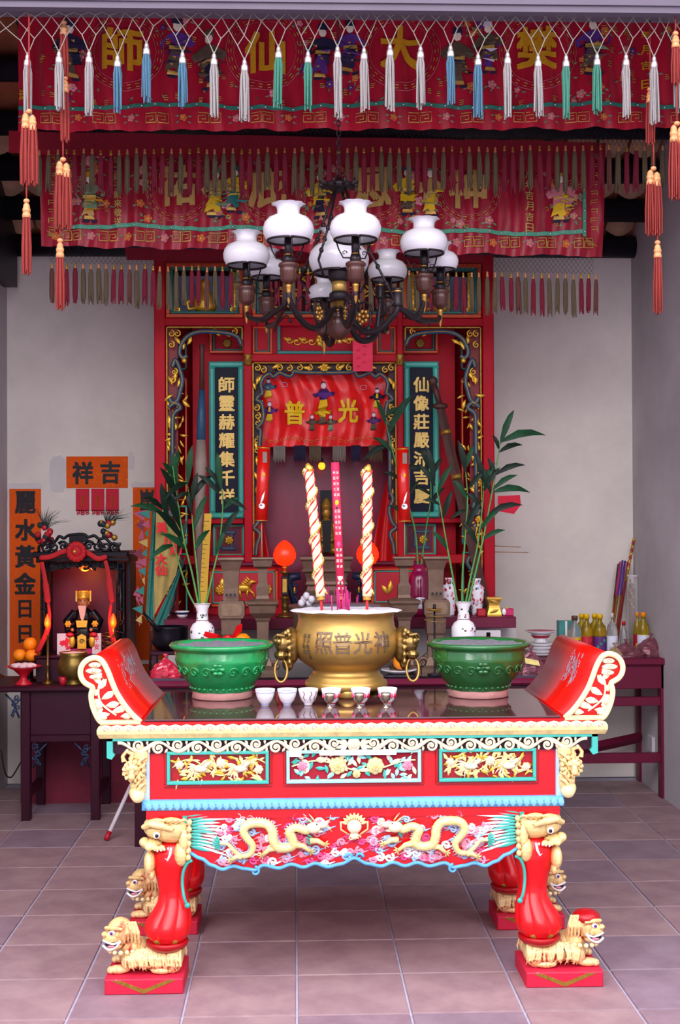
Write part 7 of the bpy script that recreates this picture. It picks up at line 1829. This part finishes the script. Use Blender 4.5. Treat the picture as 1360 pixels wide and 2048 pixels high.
# pierced crest
m = MB('black_lacquer'); m.at(0, Ysh-.03, 0)
top = [(80, 1100), (80, 1090), (92, 1084), (100, 1075), (112, 1080), (120, 1070), (130, 1074), (140, 1068), (168, 1066), (178, 1072), (190, 1069), (200, 1076), (212, 1074), (222, 1084), (234, 1088), (240, 1100)]
P_ = smoothline([(sx(a), 0, sz(b_)) for a, b_ in top], 3); m.tube(P_, .009, 6)
for k in range(9):
    x = sx(94+k*17); d = 1 if k % 2 else -1
    m.spiral(x, sz(1088+2*abs(k-4)*.5), .030, 1.4, k*1.3, d, .010, .002, 14, 6); m.leaf(x, sz(1092), R(60*d+90), .05, .03, .008)
m.box(sx(140), sx(178), -.004, .012, sz(1082), sz(1068)); obj('crest', m, sh, label='pierced black crest of scrolls')
m = MB('black_lacquer'); m.at(0, Ysh+.02, 0)
for k in range(8): m.spiral(sx(103+k*17), sz(1128), .025, 1.2, k, (-1)**k, .010, 0, 12, 5)
m.prism([(sx(97), sz(1120)), (sx(232), sz(1120)), (sx(232), sz(1140)), (sx(215), sz(1136)), (sx(165), sz(1128)), (sx(112), sz(1136)), (sx(97), sz(1142))], -.004, .006); obj('lintel_carving', m, sh)
# red cloth swag with rosette
m = MB('red_cloth')
q = lambda a, b_, d=0: (sx(a), Ysh-.075-d, sz(b_))
m.tube(smoothline([q(83, 1112), q(105, 1110), q(130, 1100), q(148, 1098)], 4), [.008]+[.015]*12, 10, .4); m.tube(smoothline([q(170, 1098), q(185, 1106), q(200, 1114), q(218, 1110)], 4), [.015]*12+[.010], 10, .4)
m.tube(smoothline([q(88, 1120), q(94, 1150), q(98, 1180), q(101, 1200)], 4), [.013]*6+[.018]*6+[.009], 10, .3); m.tube(smoothline([q(214, 1118), q(220, 1140), q(224, 1175), q(228, 1200)], 4), [.012]*6+[.018]*6+[.009], 10, .3)
m.tube(smoothline([q(101, 1200), q(104, 1230), q(97, 1262), q(78, 1300)], 4), [.009]*6+[.015]*7, 10, .3); m.tube(smoothline([q(226, 1200), q(222, 1240), q(232, 1280), q(243, 1298)], 4), [.009]*6+[.015]*7, 10, .3)
obj('red_swag', m, sh)
m = MB('red_cloth'); c = q(158, 1100, .02)
for k in range(14): a = 2*PI*k/14; m.ell(c[0]+.042*cos(a), c[1], c[2]+.042*sin(a), .020, .014, .020, 8, 5)
m.ell(*c, .035, .018, .035, 10, 6); ro = obj('rosette', m, sh, label='red cloth rosette'); obj('brass_button', MB('gold_foil').ell(c[0]-.008, c[1]-.018, c[2], .010, .006, .010, 8, 5), ro)
xb_, zb2 = sx(162), sz(1136); o = obj('inner_bulb', MB('clear_bulb').ell(xb_, 7.8, zb2, .028, .028, .018, 12, 8), sh, label='glowing orange bulb under the lintel')
pl_ = bpy.data.lights.new('inner_bulb_light', 'POINT'); pl_.energy = 1.0; pl_.color = (1, .25, .06); pl_.shadow_soft_size = .02
po = bpy.data.objects.new('inner_bulb_light', pl_); C.objects.link(po); po.location = (xb_, 7.76, zb2-.045)
# bearded deity figure
Yd = 7.76; x = WX(167, Yd); z0 = WZ(1292, Yd)
d = thing('bearded_deity', 'gold and black painted bearded deity figure seated in the small black shrine', 'statue', (x, Yd, z0))
obj('pink_pedestal', MB('pink_card').bbox(x-.075, x+.085, Yd-.05, Yd+.08, zs0, z0, .004), d, label='pink wrapped pedestal')
m = MB('black_lacquer'); m.ell(x, Yd, z0+.08, .085, .06, .09, 14, 10); m.ell(x, Yd, z0+.18, .06, .045, .07, 12, 8)
for s_ in (-1, 1): m.tube([(x+s_*.05, Yd, z0+.22), (x+s_*.095, Yd-.01, z0+.16), (x+s_*.085, Yd-.05, z0+.11), (x+s_*.04, Yd-.06, z0+.12)], [.025, .03, .026, .018], 8); m.ell(x+s_*.055, Yd-.02, z0+.03, .045, .05, .035, 10, 6)
o = obj('robe', m, d); remesh(o, .005, 1)
m = MB('skin_gold'); m.ell(x, Yd-.01, z0+.272, .030, .030, .038, 14, 10); m.ell(x, Yd-.041, z0+.268, .006, .008, .010, 6, 4)
for s_ in (-1, 1): m.ell(x+s_*.031, Yd, z0+.27, .006, .008, .013, 6, 4); m.ell(x+s_*.055, Yd-.068, z0+.115, .012, .012, .012, 8, 5)
hd = obj('head', m, d)
m = MB('ink'); 
for s_ in (-1, 1): m.ell(x+s_*.011, Yd-.039, z0+.280, .005, .002, .002, 6, 4); m.tube([(x+s_*.005, Yd-.040, z0+.289), (x+s_*.018, Yd-.036, z0+.291)], .0015, 4)
obj('eye', m, hd)
m = MB('beard'); m.prism([(x-.024, z0+.258), (x+.024, z0+.258), (x+.016, z0+.2), (x+.004, z0+.16), (x-.010, z0+.185)], Yd-.062, Yd-.035); obj('beard', m, hd, label='pale beard')
m = MB('gold_leaf'); m.lathe([(.036, 0), (.037, .012), (.032, .016), (.034, .042), (.026, .046), (0, .044)], 20, x, Yd, z0+.298)
for s_ in (-1, 1): m.box(x+s_*.042-.005, x+s_*.042+.005, Yd-.01, Yd, z0+.28, z0+.345)
obj('crown', m, hd)
m = MB('gold_leaf'); m.at(0, Yd-.075, 0); m.prism([(x-.026, z0+.0), (x+.026, z0), (x+.026, z0+.075), (x, z0+.09), (x-.026, z0+.075)], .004, .012)
m.mat('ink').spiral(x, z0+.045, .016, 1.5, 0, 1, .003, .0, 10, 5); m.mat('gold_leaf')
for s_ in (-1, 1): m.ell(x+s_*.06, .012, z0+.045, .02, .012, .04, 8, 6); m.flower(x+s_*.08, z0+.15, .022, 6, .012); m.mat('bloodred').ell(x+s_*.07, .002, z0+.085, .026, .014, .016, 8, 5); m.mat('gold_leaf')
m.prism([(x-.035, z0+.17), (x+.035, z0+.17), (x+.028, z0+.13), (x-.028, z0+.13)], .0, .02); obj('gilt_armour', m, d)
for px, lab, w in ((127, 'left', 26), (193, 'right', 18)):
    t = thing('greeting_card', 'silver and red card leaning on the %s of the bearded deity' % lab, 'card', (WX(px, 7.7), 7.7, zs0)); xx = WX(px, 7.7); ww = w/2*7.7/F
    m = MB('card'); m.bbox(xx-ww, xx+ww, 7.695, 7.70, zs0, WZ(1263, 7.7), .001); o = obj('sheet', m, t)
    m = MB('red_paper'); 
    if lab == 'left':
        for k in range(8): m.at(0, 7.694, 0).leaf(xx+.012, zs0+.03+.010*k, R(30+k*40), .04, .02, .001)
    else: put_text(m, '平', xx, zs0+.09, .03, .035, 7.695, .001, .03); put_text(m, '安', xx, zs0+.045, .03, .035, 7.695, .001, .03)
    obj('printing', m, o)
for px, lab in ((95, 'left'), (226, 'right')):
    Yc_ = 7.59; x = WX(px, Yc_); t = thing('electric_candle', 'glowing flame-shaped electric candle on a brass stem, %s of the small shrine' % lab, 'lamp', (x, Yc_, ZLt))
    zt_ = WZ(1253, Yc_); m = MB('brass_dark'); m.lathe([(.035, 0), (.03, .012), (.010, .02), (.008, .1), (.014, .11), (.007, .12), (.006, zt_-ZLt-.05), (.012, zt_-ZLt-.045), (.007, zt_-ZLt-.03), (.010, zt_-ZLt)], 14, x, Yc_, ZLt); obj('stem', m, t)
    m = MB('flame_lamp'); m.lathe([(.008, 0), (.017, .016), (.020, .032), (.016, .055), (.007, .078), (0, .088)], 16, x, Yc_, zt_); obj('flame_bulb', m, t, label='glowing orange flame bulb')
    l_ = bpy.data.lights.new('candle_light', 'POINT'); l_.energy = 1.0; l_.color = (1, .16, .04); l_.shadow_soft_size = .03
    lo_ = bpy.data.objects.new('candle_light', l_); C.objects.link(lo_); lo_.location = (x, Yc_-.04, zt_+.03)
    if lab == 'right':
        m = MB('brass_dark'); 
        m.tube([(x-.02+.05*cos(q*.5)*(1-q*.006), Yc_-.02+.05*sin(q*.5), zt_-.02-.0026*q) for q in range(70)], .0028, 5); m.lathe([(.01, 0), (.01, .12)], 8, x-.02, Yc_-.02, ZLt); 
        single('brass_spiral', m, 'brass spiral incense frame under the right electric candle', 'holder', (x-.02, Yc_-.02, ZLt))
# small brass censer, cups, red pedestal dish and oranges
x, Yc_ = WX(147, 7.54), 7.53; t = thing('small_censer', 'small tarnished brass censer before the small shrine', 'censer', (x, Yc_, ZLt))
h_ = WZ(1300, Yc_)-ZLt; m = MB('brass_dark'); m.lathe([(.05, 0), (.055, .01), (.035, .025), (.05, .04), (.085, .07), (.095, .1), (.085, h_*.75), (.07, h_*.88), (.085, h_), (.08, h_), (.06, h_-.01)], 32, x, Yc_, ZLt); obj('body', m, t); m = MB('ash'); m.lathe([(.075, 0), (0, .01)], 20, x, Yc_, ZLt+h_-.006, cap=False); obj('ash', m, t)
for px, mt, lab, r in ((125, 'bloodred', 'red', .024), (136, 'porcelain', 'white', .022)):
    Yk = 7.50 if mt == 'bloodred' else 7.545; x = WX(px, Yk); m = MB(mt); m.lathe([(.012, 0), (r*.8, .02), (r, .052), (r*.92, .052), (0, .012)], 20, x, Yk, ZLt); single('wine_cup', m, 'little %s wine cup before the small brass censer' % lab, 'cup', (x, Yk, ZLt))
x, Yp_ = WX(46, 7.55), 7.56; t = thing('pedestal_dish', 'red plastic pedestal dish with wrapped sweets on the left table', 'dish', (x, Yp_, ZLt)); m = MB('red_plastic'); zt_ = WZ(1327, Yp_)-ZLt
m.lathe([(.05, 0), (.05, .006), (.022, .03), (.02, .05), (.06, zt_-.02), (.105, zt_), (.1, zt_), (.05, zt_-.014), (0, zt_-.016)], 32, x, Yp_, ZLt); obj('dish', m, t)
m = MB('cellophane'); m.mats = []; m.mat('card'); rs = random.Random(1)
for k in range(8): a = k*.8; m.ell(x+.05*cos(a), Yp_+.05*sin(a), ZLt+zt_+.002, .028, .016, .014, 7, 5)
obj('wrapped_sweets', m, t, kind='stuff')
x2 = WX(56, 7.72); t = thing('offering_stand', 'small stand under the pile of oranges', 'stand', (x2, 7.72, ZLt)); zo = WZ(1318, 7.72); m = MB('maroon_dark'); m.lathe([(.06, 0), (.03, .02), (.03, zo-ZLt-.03), (.085, zo-ZLt), (0, zo-ZLt)], 24, x2, 7.72, ZLt); obj('stand_body', m, t)
for i, (px, dy, lab) in enumerate(((39, 0, 'lower left'), (63, -.03, 'lower middle'), (75, .03, 'lower right, mostly hidden'))):
    orange(px, 0, 7.72+dy, .040, 'orange in the pile left of the small shrine, %s' % lab, 'oranges piled on the left table', zo+.038)
orange(60, 1290, 7.72, .042, 'topmost orange of the pile left of the small shrine', 'oranges piled on the left table', zo+.105)
# feather ornaments on the crest
for px, py, s_, lab in ((88, 1085, 1, 'left'), (213, 1078, 1, 'right')):
    Yf = 7.70; t = thing('feather_ornament', 'red flower and peacock feather ornament on the %s of the shrine crest' % lab, 'ornament', tuple(W(px, py, Yf)))
    m = MB('bloodred'); rs = random.Random(px); c = W(px, py-12, Yf)
    for k in range(14): m.mat(rs.choice(['bloodred', 'feather', 'ink', 'red_cloth', 'gold_dull'])); m.ell(c.x+rs.uniform(-.045, .045), Yf+rs.uniform(-.02, .02), c.z+rs.uniform(-.04, .07), .02, .016, .02, 7, 5)
    obj('flowers', m, t)
    m = MB('feather'); b_ = W(px+3, py-25, Yf)
    for k in range(46):
        a = R(rs.uniform(20, 120)); ln = rs.uniform(.07, .15); e = Vector((cos(a), rs.uniform(-.2, .2), sin(a)))*ln; mid = b_+e*.5+Vector((0, 0, .02))
        m.tube([b_, mid, b_+e+Vector((.015, 0, 0))], [.002, .0014, .0006], 3, 1, False)
    obj('feathers', m, t, kind='stuff')
# orange couplets and red door papers on the back wall
YW = YB-.003
def paper(px0, px1, py0, py1, label, chars, vertical=True, cat='banner'):
    a, b_, z1, z0 = WX(px0, YW), WX(px1, YW), WZ(py0, YW, px0), WZ(py1, YW, px0)
    t = thing('paper_couplet', label, cat, ((a+b_)/2, YW, z0), 'orange calligraphy papers'); m = MB('orange_banner'); m.box(a, b_, YW-.003, YW+.002, z0, z1); o = obj('sheet', m, t)
    m = MB('ink')
    for ch, px, py, w, h in chars: put_text(m, ch, WX(px, YW), WZ(py, YW, px), w*YW/F, h*YW/F, YW-.003, .0015, .055)
    obj('calligraphy', m, t, label='black brush characters '+''.join(c[0] for c in chars))
    m = MB('gold_foil'); rs = random.Random(px0)
    for k in range(int((px1-px0)*(py1-py0)/90)):
        xx, zz, s_ = rs.uniform(a, b_), rs.uniform(z0, z1), rs.uniform(.002, .004); m.box(xx-s_/2, xx+s_/2, YW-.0036, YW-.003, zz-s_/2, zz+s_/2)
    obj('gold_flecks', m, o, kind='stuff')
    m = MB('plaster_white')
    return t
paper(19, 82, 978, 1330, 'tall orange couplet with six black characters behind the pile of oranges', [('麗', 51, 1005, 42, 46), ('水', 52, 1060, 44, 44), ('黃', 51, 1113, 42, 46), ('金', 50, 1167, 44, 44), ('日', 50, 1218, 26, 36), ('日', 50, 1268, 26, 36)])
paper(133, 256, 913, 976, 'horizontal orange paper with two black characters above the small shrine', [('祥', 166, 946, 42, 46), ('吉', 221, 945, 40, 46)], False)
paper(266, 330, 975, 1320, 'tall orange couplet half hidden behind pennants beside the red cabinet', [('崑', 295, 1000, 30, 44)])
for k, (a, b_) in enumerate(((152, 179), (183, 209), (212, 238))):
    x0, x1 = WX(a, YW), WX(b_, YW); z1, z0 = WZ(976, YW), WZ(1036, YW)
    t = thing('red_door_paper', 'red cut-paper slip with gold strip, %s of three under the horizontal paper' % ('left', 'middle', 'right')[k], 'paper', ((x0+x1)/2, YW, z0), 'red cut-paper slips')
    m = MB('red_paper'); n = 5; w = (x1-x0); 
    m.box(x0, x1, YW-.006, YW-.003, z0+.055, z1)
    for q in range(6):
        xx = x0+w*(q+.5)/6; m.prism([(xx-w/14, z0+.06), (xx+w/14, z0+.06), (xx+w/30, z0+.02+.012*abs(q-2.5)), (xx-w/30, z0+.02+.012*abs(q-2.5))], YW-.006, YW-.003)
    for q in range(3): m.at(0, YW-.004, 0).spiral(x0+w*(q+.5)/3, z0+.035, .012, 1, 0, 1, .004, .0, 10, 4)
    m.at(); o = obj('cut_paper', m, t); g = MB('gold_foil'); xm = (x0+x1)/2; g.at(0, YW-.006, 0); g.add([(xm-.008, 0, z0+.075), (xm+.004, 0, z0+.075), (xm+.010, 0, z1-.05), (xm-.006, 0, z1-.045), (xm-.002, -.012, z0+.075), (xm+.004, -.014, z1-.05)], [(0, 4, 5, 3), (4, 1, 2, 5), (0, 1, 4), (3, 5, 2)]); obj('gold_strip', g, o)
# patches of white render round the papers
m = MB('plaster_white'); rs = random.Random(4)
for (x0, y0, x1, y1) in ((16, 966, 84, 980), (14, 978, 20, 1330), (100, 912, 132, 985), (256, 905, 268, 940), (262, 964, 310, 976)):
    n = 26; pts = []
    for k in range(n):
        a = 2*PI*k/n; cx_, cy_ = (x0+x1)/2, (y0+y1)/2; ex = abs(cos(a))**.5*(1 if cos(a) > 0 else -1); ey = abs(sin(a))**.5*(1 if sin(a) > 0 else -1)
        pts.append((WX(cx_+(x1-x0)/2*ex+rs.uniform(-1.5, 1.5), YW), WZ(cy_+(y1-y0)/2*ey+rs.uniform(-2, 2), YW, cx_)))
    m.prism(pts, YW-.001, YW+.002)
o = obj('plaster_patch', m, bpy.data.objects['wall_back'], label='pale scraped plaster round the papers', kind='stuff')
# folding stool with red-tipped white leg lying behind the table, cable on the left wall
a, b_ = W(213, 1636, 7.0), W(262, 1570, 7.2); a.z = .014
t = thing('white_stick', 'white stick with red tips leaning behind the left end of the offering table', 'stick', tuple(a)); m = MB('card'); m.tube([a, b_], .011, 10); obj('shaft', m, t); m = MB('bloodred'); m.tube([a-(b_-a)*.02, a+(b_-a)*.12], .014, 10); obj('rubber_tip', m, t)
m = MB('cable'); pts = [W(2, 1500, 8.1), W(10, 1545, 8.2), W(20, 1555, 8.35), W(28, 1548, 8.45), W(44, 1520, 8.45)]; 
pts = [Vector((max(p.x, XL+.012), p.y, p.z)) for p in pts]; m.tube(smoothline([tuple(p) for p in pts], 5), .005, 6); single('wall_cable', m, 'thin dark cable looping down the left wall behind the side table', 'cable', tuple(pts[0]))

# ---------------------------------------------------------------- right side: plain table with oil bottles
ZR = .876; YR0, YR1 = 7.9, 8.52
rt = thing('side_table', 'plain maroon wooden table carrying plates, oil bottles and parcels', 'table', (1.7, 8.2, 0))
xr = WX(1342, 7.9); xl = WX(1042, 7.9)
m = MB('maroon'); m.bbox(xl, xr+.01, YR0-.03, YR1, ZR-.04, ZR, .006); obj('table_top', m, rt)
obj('apron', MB('maroon').bbox(xl+.03, xr-.01, YR0, YR0+.025, ZR-.19, ZR-.04, .002), rt)
LX = WX(1334, 7.9); 
for (x, y) in ((LX-.045, YR0), (LX-.045, YR1-.10), (xl+.03, YR0), (xl+.03, YR1-.10)): obj('leg', MB('maroon').bbox(x, x+.088, y, y+.08, 0, ZR-.04, .003), rt)
obj('side_apron', MB('maroon').box(LX-.0, LX+.02, YR0+.08, YR1-.1, ZR-.19, ZR-.04), rt)
obj('upper_rail', MB('maroon').bbox(xl+.1, LX-.04, YR0+.02, YR0+.06, ZR-.30, ZR-.245, .003), rt)
obj('lower_rail', MB('maroon').bbox(xl+.1, LX-.04, YR0+.02, YR0+.06, .22, .28, .003), rt)
m = MB('maroon'); p, q = Vector((xl+.1, YR0+.06, .24)), Vector((LX, YR1-.08, .30)); d = (q-p).normalized(); m.tube([p, q], .035, 4, .7, smooth=False); obj('cross_rail', m, rt)
zt = lambda py, Y: WZ(py, Y, 1200)
def bottle(px, Yb, capy, w, body, cap, label, fill='oil', lab=None, neck=.35, grp='bottles on the right table'):
    x = WX(px, Yb); h = zt(capy, Yb)-ZR; r = w/2*Yb/F; t = thing('glass_bottle', label, 'bottle', (x, Yb, ZR), grp)
    m = MB(fill); m.lathe([(r*.85, 0), (r, .008), (r, h*.58), (r*.85, h*.70), (r*neck, h*.82), (r*neck, h*.92)], 20, x, Yb, ZR); bo = obj('bottle_body', m, t)
    m = MB(cap); m.lathe([(r*neck*1.35, h*.89), (r*neck*1.35, h*.985), (r*neck*1.2, h)], 14, x, Yb, ZR); obj('cap', m, t)
    if lab:
        m = MB(lab[0]); m.lathe([(r+.0012, h*.12), (r+.0012, h*.46)], 20, x, Yb, ZR, cap=False)
        for k in range(3): m.mat(lab[1]).ell(x-r*.4+r*.4*k, Yb-r*.95+.002*abs(k-1), ZR+h*(.2+.08*k), r*.3, .004, h*.05, 8, 5)
        obj('label', m, bo)
    return t
Yb_ = 8.12
bottle(1148, Yb_-.02, 1231, 27, 'clear', 'brown_cap', 'clear bottle with brown cap and yellow label, left of the bottle group', 'oil_clear', ('yellow_ruler', 'ink'))
bottle(1172, Yb_, 1228, 25, 'oil', 'cap_yellow', 'yellow-capped oil bottle with plain red label, centre of the group', 'oil', ('label_red', 'label_red'))
bottle(1162, Yb_+.1, 1227, 24, 'oil', 'cap_yellow', 'yellow-capped oil bottle standing behind the red-labelled one', 'oil')
bottle(1198, Yb_, 1228, 27, 'oil', 'cap_yellow', 'yellow-capped oil bottle with purple and green label', 'oil', ('label_purple', 'label_green'))
bottle(1188, Yb_+.1, 1227, 24, 'oil', 'cap_yellow', 'yellow-capped oil bottle standing behind the purple-labelled one', 'oil')
bottle(1223, Yb_-.04, 1226, 22, 'clear', 'card', 'slim clear glass bottle with long neck before the incense bundle', 'oil_clear', ('bluewhite', 'card'), .22)
bottle(1246, Yb_, 1243, 17, 'clear', 'bloodred', 'small clear bottle with red cap right of the slim bottle', 'oil_clear', None, .35)
bottle(1285, Yb_+.05, 1225, 24, 'oil', 'orange_peel', 'oil bottle with orange and white cap and pale blue label, rightmost', 'oil', ('bluewhite', 'cap_yellow'))
bottle(1273, Yb_+.12, 1225, 16, 'oil', 'orange_peel', 'narrow orange-capped bottle half behind the rightmost oil bottle', 'oil', ('bloodred', 'cap_yellow'))
x = WX(1133, 8.25); t = thing('carton_box', 'teal and white carton behind the brown-capped bottle', 'box', (x, 8.25, ZR)); m = MB('carton_teal'); m.bbox(WX(1115, 8.25), WX(1146, 8.25), 8.22, 8.30, ZR, zt(1241, 8.25), .003); obj('carton', m, t); obj('white_edge', MB('white_paint').box(WX(1127, 8.25), WX(1131, 8.25), 8.216, 8.222, ZR, zt(1241, 8.25)), t)
# plates stacked
x, Yp_ = WX(1080, 8.1), 8.1; kP = Yp_/F
for k in range(4):
    z = zt(1312-k*6.5, Yp_); z = ZR+.012+k*.021; m = MB('porcelain'); m.lathe([(.05, 0), (.06, .003), (.088+.003*(k % 2), .018), (.086, .021), (.05, .009), (0, .009)], 36, x+(.004 if k % 2 else -.003), Yp_, z-.012)
    o = single('dinner_plate', m, 'pale plate in the stack on the right table, %s' % ('lowest', 'second from the bottom', 'third from the bottom', 'fourth, just under the red bowl')[k], 'plate', (x, Yp_, z-.012), 'stacked plates')
z = ZR+.085; m = MB('porcelain'); m.lathe([(.04, 0), (.05, .004), (.035, .02), (.065, .05), (.06, .052), (0, .03)], 32, x, Yp_, z); o = tag(obj('footed_bowl', m, None, (x, Yp_, z)), 'red painted footed bowl between the plates on the right table', 'bowl'); obj('red_band', MB('bloodred').lathe([(.047, .030), (.0655, .049)], 32, x, Yp_, z, cap=False), o)
z += .052; m = MB('porcelain'); m.lathe([(.05, 0), (.06, .004), (.103, .022), (.10, .025), (.06, .010), (0, .008)], 36, x, Yp_, z); o = tag(obj('serving_plate', m, None, (x, Yp_, z)), 'wide plate with red pattern on top of the plate stack', 'plate'); m = MB('bloodred'); m.mats = []; m.mat('plate_red'); m.lathe([(.058, .0105), (.092, .0225)], 36, x, Yp_, z+.001, cap=False); obj('red_pattern', m, o)
# incense bundle, glass tube, cellophane parcels
t = thing('incense_bundle', 'bundle of long purple and gold incense sticks leaning into the right corner', 'incense', tuple(W(1226, 1290, 8.3))); t.location.z = ZR; t['_o'] = tuple(t.location)
for k, (bx, tx_, ty, mt, r) in enumerate(((1222, 1268, 1078, 'gold_foil', .009), (1226, 1250, 1122, 'purple_felt', .008), (1216, 1240, 1124, 'joss_magenta', .006), (1214, 1236, 1128, 'staff_wood', .005), (1230, 1256, 1124, 'joss_magenta', .009), (1219, 1245, 1121, 'purple_felt', .007))):
    q = Vector((WX(bx, 8.28), 8.28, ZR)); e = W(tx_, ty, 8.5); m = MB('gold_foil'); m.mats = []
    mid = q+(e-q)*.62; m.mat('gold_dull' if k % 2 else 'red_string').tube([q, mid], r*.9, 6); m.mat(mt if k else 'gold_dull').tube([mid, e], r, 8)
    if k == 0:
        for u in range(9): c = mid+(e-mid)*(.3+u*.085); m.mat('bloodred' if u % 2 else 'gold_foil').ell(*c, .012, .012, .014, 6, 4)
    obj('stick', m, t)
x = WX(1264, 8.42); t = thing('glass_tube', 'clear plastic tube holding a brown dragon stick in the right corner', 'tube', (x, 8.42, ZR)); zt_ = zt(1152, 8.42); m = MB('cellophane'); m.lathe([(.035, 0), (.035, zt_-ZR)], 20, x, 8.42, ZR, cap=False); obj('tube_wall', m, t); m = MB('brown_string'); m.lathe([(.022, .005), (.022, (zt_-ZR)*.8), (.014, (zt_-ZR)*.9)], 12, x-.005, 8.42, ZR)
for k in range(9): m.mat('gold_dull').ell(x-.02+.01*(k % 3), 8.40, zt_-.03-.022*k, .008, .006, .012, 6, 4)
obj('dragon_stick', m, t); obj('lid', MB('card').lathe([(.037, 0), (.037, .012), (0, .012)], 20, x, 8.42, zt_-.006), t)
for i, (px, py, w, h, mt, lab) in enumerate(((1250, 1320, .24, .09, 'foil_pack', 'crumpled brown wrapped parcel at the front of the right table'), (1300, 1318, .22, .12, 'foil_pack', 'shiny dark crumpled parcel at the right end of the right table'), (1318, 1300, .14, .18, 'haze_plastic', 'clear crumpled plastic bag behind the parcels'), (1228, 1322, .12, .07, 'tan_wrap', 'small tan wrapped parcel beside the slim bottle'))):
    packet(px, py, (8.0, 8.06, 8.26, 7.96)[i], w, h, mt, lab, 'parcel', ZR, 11+i)
# electrical socket box and conduit on the right wall
o = MB('plaster_side'); o.bbox(XR-.02, XR+.001, 8.1, 8.22, WZ(1500, 8.2, 1300), WZ(1470, 8.2, 1300), .002); single('socket_box', o, 'grey socket box on the right wall under the table', 'socket', (XR-.01, 8.16, WZ(1500, 8.2, 1300)))
